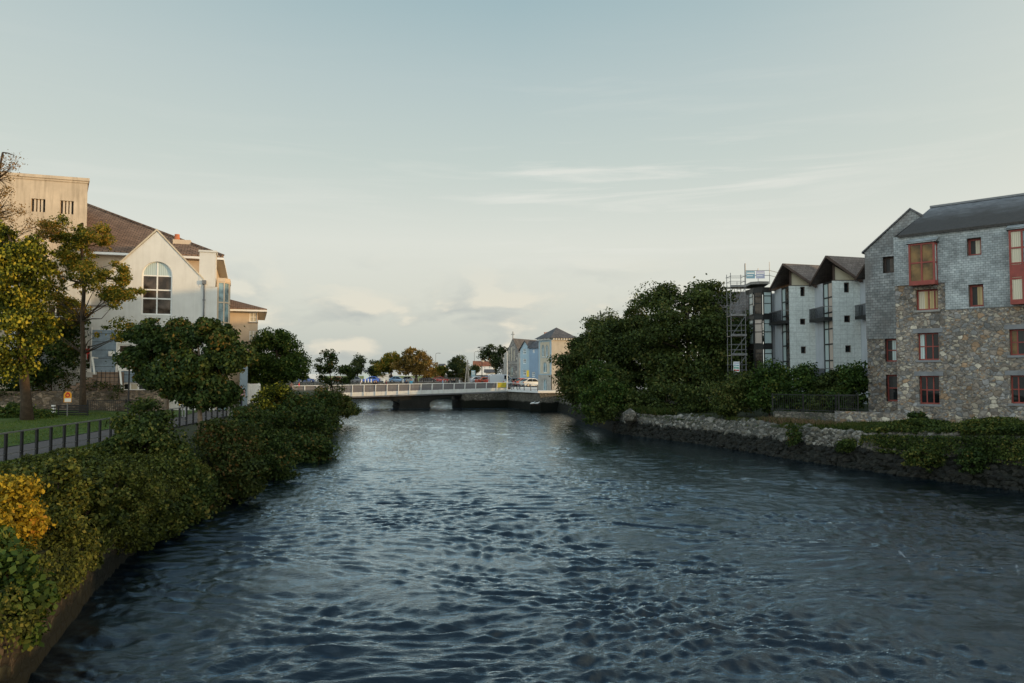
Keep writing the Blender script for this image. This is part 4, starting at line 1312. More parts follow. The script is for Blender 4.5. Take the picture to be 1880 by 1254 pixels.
# lifebuoy housing on its post
lb = P(123, 776, 49)
lroot = empty('lifebuoy_housing', lb, 'yellow lifebuoy housing with red emblem on a thin grey post', 'lifebuoy box')
mb = MB(); mb.tube([lb, (lb[0], lb[1], lb[2] + 1.45)], 0.035, 8); mb.build('post', M['grey_metal'], lroot)
LF = Fr(lb[:2], math.radians(30))
zb = lb[2] + 1.3
prof = [(-0.22, zb), (0.22, zb), (0.22, zb + 0.52), (0.12, zb + 0.68), (-0.12, zb + 0.68), (-0.22, zb + 0.52)]
mb = MB(); mb.prism([LF.p(u, 0.16, z) for u, z in prof], tuple(-0.34 * np.append(LF.N, 0)))
mb.build('housing', M['yellow_plastic'], lroot)
mb = MB()
ring = []
for k in range(20):
    a, b = 2 * math.pi * k / 20, 2 * math.pi * (k + 1) / 20
    q = [(0.14 * math.cos(t) * s, zb + 0.45 + 0.14 * math.sin(t) * s) for t, s in ((a, 0.5), (b, 0.5), (b, 1), (a, 1))]
    mb.add([LF.p(u, 0.172, z) for u, z in q], [(0, 1, 2, 3)])
mb.add([LF.p(-0.1, 0.171, zb + 0.56), LF.p(0.1, 0.171, zb + 0.56), LF.p(0, 0.171, zb + 0.67)], [(0, 1, 2)])
mb.build('emblem', M['red_plastic'], lroot)
MB().fbox(LF, -0.17, 0.19, 0.165, 0.172, zb + 0.03, zb + 0.26).build('notice', M['white_paint'], lroot)

# black slatted bench and a planter box near it
bb = P(112, 776, 49.5)
BF = Fr(bb[:2], math.radians(10))
bn = empty('slatted_bench', bb, 'black slatted bench standing on the lawn beside the tall slim tree', 'bench')
mb = MB()
for k in range(5): mb.fbox(BF, -0.35, 1.55, -0.30 + 0.012 * k, -0.27 + 0.012 * k, bb[2] + 0.45 + 0.145 * k, bb[2] + 0.54 + 0.145 * k)
mb.build('backrest', M['black_metal'], bn)
mb = MB()
for k in range(4): mb.fbox(BF, -0.35, 1.55, -0.22 + 0.13 * k, -0.12 + 0.13 * k, bb[2] + 0.40, bb[2] + 0.44)
mb.build('seat', M['black_metal'], bn)
for u in (-0.28, 1.45):
    mb = MB(); mb.fbox(BF, u, u + 0.06, -0.24, -0.18, bb[2] - 0.05, bb[2] + 1.1); mb.fbox(BF, u, u + 0.06, 0.2, 0.26, bb[2] - 0.05, bb[2] + 0.4)
    mb.build('leg', M['black_metal'], bn)
wp = P(97.5, 768, 49.8)
mp_ = empty('marker_post', (wp[0], wp[1], wp[2] - 0.3), 'short dark post with white bands beside the black bench', 'post')
mb = MB(); mb.box((wp[0], wp[1], wp[2] + 0.3), (0.16, 0.16, 1.2)); mb.build('post', M['black_metal'], mp_)
for k in range(3): MB().box((wp[0], wp[1], wp[2] + 0.42 + 0.2 * k), (0.18, 0.18, 0.1)).build('band', M['white_paint'], mp_)
# slim dark lamp post
lp = P(235, 778, 50.5)
lq = empty('lamp_post', lp, 'slim dark lamp post standing by the black upright bar fence', 'lamp post')
MB().tube([lp, (lp[0], lp[1], lp[2] + 1.2), (lp[0], lp[1], lp[2] + 4.0)], [0.075, 0.06, 0.045], 8).build('pole', M['black_metal'], lq)
mb = MB(); mb.tube([(lp[0], lp[1], lp[2] + 4.0), (lp[0], lp[1], lp[2] + 4.1), (lp[0], lp[1], lp[2] + 4.45), (lp[0], lp[1], lp[2] + 4.6)], [0.06, 0.16, 0.22, 0.04], 8)
mb.build('lantern', M['black_metal'], lq)

# river railing along the path
rail = empty('path_railing', (fx(28), 28, pz(28)), 'long black post railing with pale handrail along the footpath', 'railing')
ry = list(np.arange(18, 54.2, 0.96))
mb = MB()
pts = [(fx(y), y, pz(y) + 1.12) for y in ry]
for a, b in zip(pts[:-1], pts[1:]): mb.bar(a, b, 0.085, 0.05)
mb.build('handrail', M['rail_top'], rail)
mb = MB()
pts = [(fx(y), y, pz(y) + 0.30) for y in ry]
for a, b in zip(pts[:-1], pts[1:]): mb.bar(a, b, 0.04, 0.03)
mb.build('lower_rail', M['grey_metal'], rail)
for y in ry:
    mb = MB(); mb.box((fx(y), y, pz(y) + 0.53), (0.07, 0.13, 1.2)); mb.box((fx(y), y, pz(y) + 0.02), (0.16, 0.2, 0.05))
    mb.build('post', M['black_metal'], rail)

# stone gate pillar at the end of the railing, pale blue panel, white picket gate
gp = P(424, 772, 53)
pil = empty('stone_pillar', (gp[0], gp[1], gp[2] - 0.3), 'pale stone pillar at the far end of the black path railing', 'pillar')
mb = MB(); mb.box((gp[0], gp[1], gp[2] + 0.35), (0.42, 0.42, 1.5)); mb.build('shaft', M['concrete'], pil)
mb = MB(); mb.box((gp[0], gp[1], gp[2] + 1.15), (0.52, 0.52, 0.12)); mb.box((gp[0], gp[1], gp[2] + 1.26), (0.4, 0.4, 0.1), tap=0.4); mb.build('cap', M['concrete'], pil)
kb = P(448, 735, 66)
KF = Fr(kb[:2], A19)
kk = empty('utility_kiosk', (kb[0], kb[1], 2.9), 'tall pale blue box standing between the maple and the round tree', 'kiosk')
ka, kz = KF.hit(440.5, 668), KF.hit(455, 668)
mb = MB(); mb.fbox(KF, ka[0], kz[0], -0.8, 0, 2.9, kz[1]); mb.build('cabinet', M['blue_paint'], kk)
mb = MB(); mb.fbox(KF, ka[0] - 0.05, kz[0] + 0.05, -0.85, 0.05, kz[1], kz[1] + 0.07); mb.build('cap', M['blue_paint'], kk)
wg = [P(456, 723, 68), P(477, 723, 69)]
vfence('white picket fence beside the pale blue box', [(q[0], q[1], 3.0) for q in wg], 1.75, 0.16, 'white_paint', 'picket_fence', 1.1, bw=0.10, pw=0.13, rail=0.08)
# ------------------------------------------------------------------ right: stone building
bA, bB = P(1880, 600, 45), P(1650, 600, 49.7)
ang = math.atan2(bA[1] - bB[1], bA[0] - bB[0])
# u runs to the right and towards the camera, the outward normal faces the river
S = Fr((bB[0], bB[1]), ang)
SB = 2.0
stone = empty('stone_building', (bB[0] + 3, bB[1], SB), 'four storey rubble stone and slate hung building with red framed windows', 'building')
uE, zE_ = S.hit(1650, 433)
ul0 = S.hit(1645, 600)[0]
UR = 26.0
UX = 78.0
# range runs on unseen past the picture's edge, shaped for the shade it casts
R = {}
R['w4a'] = S.rect(1775.5, 437, 1802, 469)
R['w3b'] = S.rect(1778.5, 522, 1806, 563)
R['w3a'] = S.rect(1681, 531, 1722, 569)
R['w2a'] = S.rect(1684.5, 611, 1723.5, 661)
R['w1a'] = S.rect(1687, 690, 1724.5, 742)
R['w2b'] = S.rect(1853, 604, 1894, 652)
R['w1b'] = S.rect(1855, 689, 1896, 741)
step = 6.6
more = []
for k in range(1, 9):
    for key in ('w2a', 'w1a'):
        q = R[key]; more.append((q[0] + 5.3 + step * k, q[1] + 5.3 + step * k, q[2], q[3]))
    q = R['w4a']; more.append((q[0] + 2.0 + step * k, q[1] + 2.0 + step * k, q[2], q[3]))
lo_more = [q for q in more if q[0] > UR + 0.5 and q[2] < R['w3b'][2] - 1]
more = [q for q in more if q[1] < UR - 0.5]
allw = [R[k] for k in R] + more
u_g = ul0
ztop = zE_ - 0.05
mb = MB()
mb.wall(S, [(u_g, SB), (UR, SB), (UR, ztop), (u_g, ztop)], [rloop(q) for q in allw], 0, 0.42)
mb.wall(Fr(S.p(u_g, 0, 0)[:2], ang + math.pi / 2), [(0, SB), (15, SB), (15, ztop), (0, ztop)], (), 0, 0)
mb.wall(Fr(S.p(UR, 0, 0)[:2], ang + math.pi / 2), [(0, SB), (15, SB), (15, ztop), (7.5, ztop + 3.2), (0, ztop)], (), 0, 0)
mb.wall(S, [(u_g, SB), (UR, SB), (UR, ztop), (u_g, ztop)], (), -15, 0)
mb.build('wall', M['rubble'], stone)
# unseen lower range, its height set for the shadow across the river
zl = ztop - 5.0
mb = MB()
mb.wall(S, [(UR + 0.02, SB), (UX, SB), (UX, zl), (UR + 0.02, zl)], [rloop(q) for q in lo_more], -0.4, 0.42)
mb.wall(Fr(S.p(UX, 0, 0)[:2], ang + math.pi / 2), [(0.4, SB), (14, SB), (14, zl), (7.2, zl + 2.7), (0.4, zl)], (), 0, 0)
mb.build('unseen_range_wall', M['rubble'], stone)
mb = MB()
mb.slab([S.p(UR + 0.02, -0.2, zl), S.p(UX + 0.2, -0.2, zl), S.p(UX + 0.2, -7.2, zl + 2.9), S.p(UR + 0.02, -7.2, zl + 2.9)], 0.16)
mb.slab([S.p(UR + 0.02, -14.3, zl), S.p(UX + 0.2, -14.3, zl), S.p(UX + 0.2, -7.2, zl + 2.898), S.p(UR + 0.02, -7.2, zl + 2.898)], 0.16)
mb.build('unseen_range_roof', M['slate_roof'], stone)
for q in lo_more: window(stone, S, q, -0.78, 2, 2, 'red_frame', 'glass', 0.085)
# slate hanging over the upper storeys, stepped round the stone patch
s1, s2 = S.hit(1735, 516), S.hit(1735, 571)
zs0 = S.hit(1690, 521)[1]
zs1 = S.hit(1800, 565)[1]
up = s1[0]
slate = [(u_g - 0.02, zs0), (up, zs0), (up, zs1), (UR, zs1), (UR, ztop - 0.02), (u_g - 0.02, ztop - 0.02)]
orq = S.rect(1667, 446, 1719, 516)
hs = [rloop(R['w4a']), rloop(R['w3b'])] + [rloop(q) for q in more if q[2] > zs1]
mb = MB(); mb.wall(S, slate, hs, 0.07, 0.07)
mb.fbox(S, u_g - 0.02, up, 0.001, 0.069, zs0 - 0.03, zs0)
mb.fbox(S, up, UR, 0.001, 0.069, zs1 - 0.03, zs1)
mb.build('slate_cladding', M['slate_clad'], stone)
# roof
w_ = 7.7
zR = S.hit(1712, 381, -w_)[1]
mb = MB()
mb.slab([S.p(uE, 0.22, zE_), S.p(UR + 0.2, 0.22, zE_), S.p(UR + 0.2, -w_, zR), S.p(uE, -w_, zR)], 0.16)
mb.slab([S.p(uE, -2 * w_, zE_), S.p(UR + 0.2, -2 * w_, zE_), S.p(UR + 0.2, -w_, zR - 0.002), S.p(uE, -w_, zR - 0.002)], 0.16)
M['slate_mossy'] = mossy('slate_mossy', zE_ + 1.2, zR - 0.2)
rf = mb.build('roof', M['slate_mossy'], stone)
mb = MB()
mb.bar(S.p(uE - 0.03, -w_, zR + 0.05), S.p(UR, -w_, zR + 0.05), 0.3, 0.14)
mb.build('ridge', M['lead'], rf)
mb = MB()
mb.wall(Fr(S.p(u_g - 0.0, 0, 0)[:2], ang + math.pi / 2), [(0, ztop), (15, ztop), (w_, zR - 0.25)], (), -0.02, 0)
mb.build('gable_end', M['slate_plain'], stone)
# windows in the main front
window(stone, S, R['w4a'], -0.38, 1, 1, 'red_frame', ('dark_frame', 'curtain'), 0.13)
window(stone, S, R['w3b'], -0.38, 1, 1, 'red_frame', ('dark_frame', 'yellow_blind'), 0.13)
window(stone, S, R['w3a'], -0.36, 3, 1, 'red_frame', ('curtain', 'yellow_blind', 'yellow_blind'), 0.1, sill=0.10, us=[R['w3a'][0] + (R['w3a'][1] - R['w3a'][0]) * f for f in (0.54, 0.80)])
window(stone, S, R['w2a'], -0.36, 3, 2, 'red_frame', ('curtain_blue', 'glass', 'glass', 'glass'), 0.085, sill=0.06, sillm='lead')
window(stone, S, R['w1a'], -0.36, 3, 2, 'red_frame', 'glass', 0.085, sill=0.06, sillm='lead')
window(stone, S, R['w2b'], -0.36, 3, 2, 'red_frame', ('lit_room_tone', 'glass', 'lit_room_tone'), 0.085, sill=0.06, sillm='lead')
window(stone, S, R['w1b'], -0.36, 3, 2, 'red_frame', 'glass', 0.085, sill=0.06, sillm='lead')
for q in more:
    window(stone, S, q, -0.36, 2, 2, 'red_frame', 'glass', 0.085)
# lintels, set a little proud of the rubble
mb = MB()
for k in ('w2a', 'w1a', 'w2b', 'w1b'):
    q = R[k]; mb.fbox(S, q[0] - 0.25, q[1] + 0.25, 0.0, 0.035, q[3], q[3] + 0.28)
mb.build('lintel', M['lead'], stone)
# timber oriel with a slate lean-to
def oriel(q, ztopq, cols, rows, pm, pr=0.75, solid=None):
    mb = MB()
    b = 0.11
    u0, u1, z0, z1 = q
    mb.fbox(S, u0, u1, 0.071, pr + 0.03, z0 - 0.28, z0)
    mb.fbox(S, u0, u1, 0.071, pr, z1 - b, z1)
    for u in (u0, u1 - b): mb.fbox(S, u, u + b, pr - b, pr, z0, z1 - b)
    for u in (u0 + 0.01, u1 - b + 0.01): mb.fbox(S, u, u + b - 0.02, 0.071, 0.15, z0, z1 - b)
    for i in range(1, cols):
        u = u0 + (u1 - u0) * i / cols
        mb.fbox(S, u - 0.045, u + 0.045, pr - 0.09, pr - 0.005, z0, z1 - b)
    for z in rows:
        mb.fbox(S, u0 + b, u1 - b, pr - 0.085, pr - 0.01, z - 0.045, z + 0.045)
        for u in (u0 + 0.02, u1 - 0.09): mb.fbox(S, u, u + 0.07, 0.15, pr - b, z - 0.035, z + 0.035)
    for z0s, z1s in (solid or []):
        mb.fbox(S, u0 + b, u1 - b, pr - 0.08, pr - 0.015, z0s, z1s)
    o = mb.build('oriel_window', M['red_frame'], stone)
    g = MB()
    nn = len(pm)
    for i in range(nn):
        a, c = u0 + 0.05 + (u1 - u0 - 0.1) * i / nn, u0 + 0.05 + (u1 - u0 - 0.1) * (i + 1) / nn
        g.quad(S.p(a, pr - 0.06, z0), S.p(c, pr - 0.06, z0), S.p(c, pr - 0.06, z1 - 0.05), S.p(a, pr - 0.06, z1 - 0.05), i)
    for u, mi in ((u0 + 0.05, 0), (u1 - 0.05, nn)):
        g.quad(S.p(u, 0.1, z0), S.p(u, pr - 0.07, z0), S.p(u, pr - 0.07, z1 - 0.05), S.p(u, 0.1, z1 - 0.05), mi)
    g.build('pane', [M[k] for k in pm] + [M['curtain_blue']], o)
    r_ = MB()
    r_.slab([S.p(u0 - 0.12, pr + 0.16, z1 + 0.06), S.p(u1 + 0.12, pr + 0.16, z1 + 0.06), S.p(u1 + 0.12, 0.072, z1 + 0.42), S.p(u0 - 0.12, 0.072, z1 + 0.42)], 0.05)
    r_.build('canopy', M['slate_clad'], o)
    k_ = MB(); k_.fbox(S, u0 - 0.1, u1 + 0.1, 0.072, pr + 0.14, z1 + 0.001, z1 + 0.1)
    k_.build('fascia', M['dark_frame'], o)


q = S.rect(1668, 446, 1716, 515, 0.75)
oriel(q, 0, 2, [q[2] + (q[3] - q[2]) * 0.48], ('lit_room_tone', 'lit_room_tone'))
q = S.rect(1853, 420, 1902, 549, 0.75)
hz = q[3] - q[2]
oriel(q, 0, 2, [q[2] + hz * 0.74, q[2] + hz * 0.52, q[2] + hz * 0.30], ('curtain', 'glass_sky'), solid=[(q[2] + hz * 0.32, q[2] + hz * 0.50)])

# gabled wing, standing back to the left
v9 = -5.0
W = Fr(S.p(0, v9, 0)[:2], ang)
uk, zk = W.hit(1672, 386)
ue, ze = W.hit(1588.5, 463)
ub = W.hit(1597, 700)[0]
ue = min(ue, ub)
uz = 2 * uk - ue
ws = [W.rect(1621, 471, 1642, 501), W.rect(1625, 622, 1646, 664), W.rect(1627, 688, 1648, 737)]
zsw = W.hit(1615, 622)[1]
mb = MB()
mb.wall(W, [(ue, SB - 0.4), (uz, SB - 0.4), (uz, ze), (uk, zk), (ue, ze)], [rloop(q) for q in ws], 0, 0.4)
LW = Fr(W.p(ue, 0, 0)[:2], ang + math.pi / 2)
mb.wall(LW, [(0, SB - 0.4), (22, SB - 0.4), (22, ze), (0, ze)], (), 0, 0)
mb.build('wing_wall', M['rubble'], stone)
mb = MB(); mb.wall(W, [(ue - 0.03, zsw), (uz, zsw), (uz, ze), (uk, zk + 0.02), (ue - 0.03, ze)], [rloop(ws[0])], 0.06, 0.06)
mb.quad(LW.p(0, 0.03, zsw), LW.p(22, 0.03, zsw), LW.p(22, 0.03, ze), LW.p(0, 0.03, ze))
mb.quad(W.p(ue - 0.03, 0.06, zsw), LW.p(0, 0.03, zsw), LW.p(0, 0.03, ze), W.p(ue - 0.03, 0.06, ze))
mb.build('slate_cladding', M['slate_clad_dark'], stone)
mb = MB()
mb.slab([W.p(uk, 0.18, zk + 0.16), W.p(ue - 0.2, 0.18, ze + 0.02), W.p(ue - 0.2, -22, ze + 0.02), W.p(uk, -22, zk + 0.16)], 0.12)
mb.slab([W.p(uk, 0.18, zk + 0.158), W.p(uz + 0.2, 0.18, ze + 0.02), W.p(uz + 0.2, -22, ze + 0.02), W.p(uk, -22, zk + 0.158)], 0.12)
mb.build('roof', M['slate_plain'], stone)
window(stone, W, ws[0], -0.36, 1, 1, 'brown_frame', ('dark_frame', 'glass_brown'), 0.13)
window(stone, W, ws[1], -0.36, 1, 2, 'red_frame', ('dark_frame', 'curtain_blue'), 0.11)
window(stone, W, ws[2], -0.36, 1, 2, 'red_frame', ('dark_frame', 'glass'), 0.11)

# low garden walls at the foot of the building
def lowwall(label, pts, z0, z1, th, mat='rubble_old', name='garden_wall'):
    mb = MB()
    for a, b in zip(pts[:-1], pts[1:]):
        a, b = np.array(a, float), np.array(b, float)
        d = (b - a) / np.linalg.norm(b - a); n = np.array([-d[1], d[0]]) * th
        mb.hexa([(*a, z0), (*b, z0), (*(b + n), z0), (*(a + n), z0)], [(*a, z1), (*b, z1), (*(b + n), z1), (*(a + n), z1)])
    return tag(mb.build(name, M[mat]), label, 'wall')


a, b = S.p(u_g - 3.8, 0.35, 0)[:2], S.p(u_g + 2.2, 0.35, 0)[:2]
lowwall('rough stone plinth wall at the left foot of the stone building', [a, b], 1.6, P(1600, 757, 50)[2], -0.33, 'rubble')
c1, c2 = P(1420, 762, 57), P(1572, 762, 52.5)
zc1 = P(1500, 757, 55)[2]
lowwall('low mossy wall carrying the dark bar fence below the apartments', [c1[:2], c2[:2]], 1.6, zc1, 0.4)
vfence('dark upright bar fence on the low mossy wall below the apartments', [(c1[0], c1[1] + 0.2, zc1), (c2[0], c2[1] + 0.2, zc1)], 1.25, 0.16, 'black_metal')
p0, p1 = S.p(u_g - 3.7, 0.2, 0), S.p(u_g - 2.4, 0.2, 0)
zz = P(1600, 757, 50)[2]
vfence('short grey bar railing on the plinth wall beside the stone building', [(p0[0], p0[1], zz), (p1[0], p1[1], zz)], 1.1, 0.13, 'black_metal', post_every=1.28, rail=0.04, pw=0.05)

# ------------------------------------------------------------------ right: apartment block with stepped gabled fronts
AB = 2.4
ap = empty('apartment_block', (30, 74, AB), 'pale grey apartment block with stepped gabled fronts and a dark glazed corner bay', 'building')
ZA = 14.15
units = [(26.6, 29.08, 73.0, 77.0), (29.08, 31.62, 69.0, 73.0), (31.62, 34.2, 65.0, 69.0)]
px_win = {0: [(1469.5, 526.5, 1478, 544), (1469, 585, 1479, 596), (1470.5, 636, 1480, 649)], 1: [(1549.5, 518.5, 1559.5, 537), (1550, 579, 1561.5, 592), (1552, 634, 1563, 647)]}
for i, (x0, x1, yf, yb) in enumerate(units):
    F_ = Fr((x0, yf), 0.0)
    holes = [F_.rect(*q) for q in px_win.get(i, [])]
    mb = MB()
    mb.wall(F_, [(0, AB), (x1 - x0, AB), (x1 - x0, ZA), (0, ZA)], [rloop(q) for q in holes], 0, 0.25)
    mb.fbox(F_, x1 - x0, x1 - x0 + 2.2, -5.5, -0.05, AB, ZA) if i == 2 else None
    fw = mb.build('front_wall', M['block_clad'], ap)
    for q in holes: window(ap, F_, q, -0.22, 1, 1, 'brown_frame', 'glass', 0.09)
    # return wall towards the river, plain half and glazed half
    Rr = Fr((x0, yb), -math.pi / 2)
    mb = MB()
    mb.wall(Rr, [(0, AB), (1.85, AB), (1.85, ZA), (0, ZA)], (), 0, 0)
    mb.build('return_wall', M['grey_render'], ap)
    fl = [AB + 2.6, AB + 5.5, AB + 8.4]
    q = (1.85, 3.98, AB + 0.2, ZA)
    window(ap, Rr, q, -0.12, 2, 1, 'dark_frame', ('curtain_blue', 'glass_brown') if i == 0 else ('curtain_blue', 'curtain_pink'), 0.16, zs=[f + 0.5 for f in fl] + [f + 1.9 for f in fl], name='glazing')
    mb = MB()
    mb.quad(Rr.p(1.85, 0, AB), Rr.p(1.85, -0.12, AB), Rr.p(1.85, -0.12, ZA), Rr.p(1.85, 0, ZA))
    mb.build('reveal', M['grey_render'], ap)
    # balconies
    for zf in (fl[0] - 0.1, fl[2] - 0.25):
        mb = MB(); mb.fbox(Rr, 0.5, 3.98, -0.44, 0.75, zf, zf + 0.28)
        bo = mb.build('balcony', M['dark_frame'], ap)
        mb = MB()
        mb.fbox(Rr, 0.5, 3.98, 0.70, 0.75, zf + 1.22, zf + 1.29)
        for u in (0.5, 3.98 - 0.05): mb.fbox(Rr, u, u + 0.05, 0.0, 0.70, zf + 1.22, zf + 1.28)
        mb.build('handrail', M['galv'], bo)
        mb = MB()
        for u in np.arange(0.52, 3.98, 0.14): mb.fbox(Rr, u, u + 0.03, 0.71, 0.74, zf + 0.28, zf + 1.22)
        for v in np.arange(0.02, 0.7, 0.14): mb.fbox(Rr, 0.51, 0.54, v, v + 0.03, zf + 0.28, zf + 1.22)
        mb.build('baluster', M['black_metal'], bo)
    # folded gable roof
    dx, dy = x0 - units[0][0], yf - units[0][2]
    zap = 16.25 + (0.12 if i else 0)
    apx = np.array([25.95 + dx, 72.55 + dy, zap]); lf = np.array([25.95 + dx, 76.5 + dy, ZA + 0.05]); rt = np.array([29.0 + dx, 72.35 + dy, ZA - 0.1])
    rd = np.array([6.2, 1.9, 0.0])
    mb = MB()
    mb.slab([apx, apx + rd, rt + rd, rt], 0.16)
    mb.slab([apx - (0, 0, .002), lf, lf + rd, apx + rd - (0, 0, .002)], 0.16)
    ro = mb.build('roof', M['brown_slate'], ap)
    mb = MB()
    off = np.array([-0.05, -0.06, -0.1])
    mb.bar(apx + off, rt + off, 0.09, 0.22); mb.bar(apx + off, lf + off, 0.09, 0.22)
    mb.build('bargeboard', M['brown_frame'], ro)
    # cream glazed triangle over the front wall
    F2 = Fr((x0, yf), 0.0)
    mb = MB(); mb.wall(F2, [(0.25, ZA + 0.03), (x1 - x0 - 0.1, ZA + 0.03), (0.25, ZA + 1.35)], (), -0.05, 0); mb.build('gable_panel', M['curtain'], ap)
    mb = MB(); mb.fbox(F2, 0.12, 0.28, -0.12, 0.02, ZA, ZA + 1.45); mb.fbox(F2, 0.0, x1 - x0, -0.1, 0.03, ZA, ZA + 0.06)
    mb.fbox(F2, 0.3, x1 - x0 + 3, -4.5, -0.3, ZA - 0.2, ZA + 0.02)
    mb.build('gable_trim', M['brown_frame'], ap)
# body behind the stepped fronts
mb = MB(); mb.hexa([(26.4, 77.6, AB), (42, 69.5, AB), (48, 92, AB), (33, 92, AB)], [(26.4, 77.6, 13.9), (42, 69.5, 13.9), (48, 92, 13.9), (33, 92, 13.9)])
mb.build('rear_body', M['grey_render'], ap)
# glazed corner bay
zb_ = P(1390, 522, 77)[2]
pl = [P(1376, 600, 79.2)[:2], P(1384, 600, 77.4)[:2], P(1401, 600, 76.9)[:2], P(1418, 600, 77.0)[:2]]
flz = [AB + 0.2, AB + 3.2, AB + 6.3, AB + 9.3, zb_ - 0.3]
mats = [('glass', 'glass_brown', 'curtain_blue'), ('curtain_blue', 'curtain_pink', 'curtain_blue'), ('glass_sky', 'lit_room_tone', 'curtain_blue')]
for j in range(3):
    a, b = np.array(pl[j]), np.array(pl[j + 1])
    Fj = Fr(a, math.atan2(b[1] - a[1], b[0] - a[0]))
    L = np.linalg.norm(b - a)
    for k in range(4):
        z0, z1 = flz[k], flz[k + 1] - 0.42
        row = mats[min(k, 2)] if k < 3 else ('glass_sky', 'glass_brown', 'curtain_blue')
        if k == 0: row = ('glass', 'glass', 'glass')
        if k == 1: row = ('glass', 'glass_brown', 'curtain_blue')
        if k == 2: row = mats[1]
        window(ap, Fj, (0.03, L - 0.03, z0, z1), 0, 1, 1, 'dark_frame', row[j], 0.10, zs=[z0 + (z1 - z0) * f for f in (0.48, 0.80)], name='bay_window')
mb = MB()
for k in range(5):
    z = flz[k]
    mb.slab([(*pl[0], z), (*pl[1], z), (*pl[2], z), (*pl[3], z), (26.5, 80, z), (24.6, 80, z)], 0.43)
mb.build('bay_floor', M['dark_frame'], ap)
mb = MB()
mb.slab([(*(np.array(p) + (-0.4, -0.4)), zb_ + 0.25) for p in pl] + [(26.6, 81, zb_ + 0.25), (24.0, 81, zb_ + 0.25)], 0.26)
mb.build('bay_roof', M['concrete'], ap)

# dark slate roof showing over the trees
q0 = P(1300, 533, 96); q1 = P(1352, 533, 96)
dk = empty('slate_roofed_house', (q0[0] + 1.5, 97, 2.4), 'plain house with a dark slate roof just showing behind the scaffold tower', 'house')
zt = q0[2]
q0 = q0 + np.array([2.2, 0, 0])
mb = MB(); mb.slab([(q0[0] - 2, 94, zt - 3.6), (q1[0] + 2, 94, zt - 3.6), (q1[0] + 2, 97.5, zt), (q0[0] - 2, 97.5, zt)], 0.15)
mb.slab([(q0[0] - 2, 101, zt - 3.6), (q1[0] + 2, 101, zt - 3.6), (q1[0] + 2, 97.5, zt - .002), (q0[0] - 2, 97.5, zt - .002)], 0.15)
mb.build('roof', M['slate_roof'], dk)
mb = MB(); mb.box(((q0[0] + q1[0]) / 2, 97.5, (2.4 + zt - 3.7) / 2), (q1[0] - q0[0] + 3.4, 6.4, zt - 3.7 - 2.4)); mb.build('wall', M['brown_brick'], dk)

# ------------------------------------------------------------------ scaffold tower
sY = 72.5
s0, s1 = P(1343.5, 690, sY), P(1369, 690, sY)
X0, X1 = s0[0], s1[0] + 0.05
sc = empty('scaffold_tower', (X0 + 0.7, sY + 0.6, 2.0), 'tall galvanised scaffold tower beside the glazed bay', 'scaffold')
zt = P(1356, 501, sY)[2]
mb = MB()
for x in (X0, X1):
    for y in (sY, sY + 1.3):
        mb.tube([(x, y, 2.0), (x, y, zt + (0.9 if x == X1 and y == sY else 0))], 0.032, 6)
mb.build('upright', M['galv'], sc)
lev = [P(1356, y, sY)[2] for y in (690, 652.5, 617, 580, 527)]
for z in lev:
    mb = MB(); mb.box(((X0 + X1) / 2 + 0.02, sY + 0.65, z), (X1 - X0 + 0.16, 1.25, 0.06)); pf = mb.build('platform', M['timber'], sc)
    mb = MB(); mb.box(((X0 + X1) / 2 + 0.02, sY - 0.05, z + 0.1), (X1 - X0 + 0.16, 0.04, 0.2)); mb.build('toe_board', M['galv'], pf)
for z in lev:
    mb = MB()
    for dz in (0.55, 1.05):
        for y in (sY - 0.05, sY + 1.35): mb.tube([(X0 - 0.1, y, z + dz), (X1 + 0.1, y, z + dz)], 0.022, 5)
        for x in (X0, X1): mb.tube([(x, sY - 0.1, z + dz), (x, sY + 1.4, z + dz)], 0.022, 5)
    mb.build('guard_rail', M['galv'], sc)
for z, z2 in zip(lev[:-1], lev[1:]):
    MB().tube([(X0, sY - 0.08, z), (X1, sY - 0.08, z2)], 0.03, 5).build('brace', M['galv'], sc)
mb = MB()
for dx in (0, 0.35): mb.tube([(X0 + 0.75 + dx, sY + 0.5, lev[3]), (X0 + 0.85 + dx, sY + 0.8, lev[4] + 0.6)], 0.025, 5)
for k in range(9):
    t = k / 9
    z = lev[3] + (lev[4] + 0.6 - lev[3]) * t
    mb.tube([(X0 + 0.75 + 0.1 * t, sY + 0.5 + 0.3 * t, z), (X0 + 1.1 + 0.1 * t, sY + 0.5 + 0.3 * t, z)], 0.018, 5)
mb.build('ladder', M['galv'], sc)
# safety notice
n0, n1 = P(1346.5, 664, sY - 0.15), P(1358, 683, sY - 0.15)
nb = empty('safety_notice', (n0[0], sY - 0.13, n1[2]), 'white safety notice with blue, green and red rows on the scaffold tower', 'sign')
NF = Fr((n0[0], sY - 0.13), 0)
wd, hh = n1[0] - n0[0], n0[2] - n1[2]
MB().fbox(NF, 0, wd, 0, 0.02, n1[2], n0[2]).build('board', M['white_paint'], nb)
for k, (mm_, zf) in enumerate((('sign_lilac', 0.80), ('sign_blue', 0.55), ('sign_green', 0.32), ('red_plastic', 0.08))):
    mb = MB()
    if k == 0: mb.fbox(NF, wd * 0.1, wd * 0.9, 0.02, 0.025, n1[2] + hh * zf, n1[2] + hh * (zf + 0.12))
    else:
        mb.fbox(NF, wd * 0.1, wd * 0.35, 0.02, 0.025, n1[2] + hh * zf, n1[2] + hh * (zf + 0.17))
        mb.fbox(NF, wd * 0.42, wd * 0.9, 0.02, 0.025, n1[2] + hh * (zf + 0.02), n1[2] + hh * (zf + 0.14))
    mb.build('pictogram_row', M[mm_], nb)
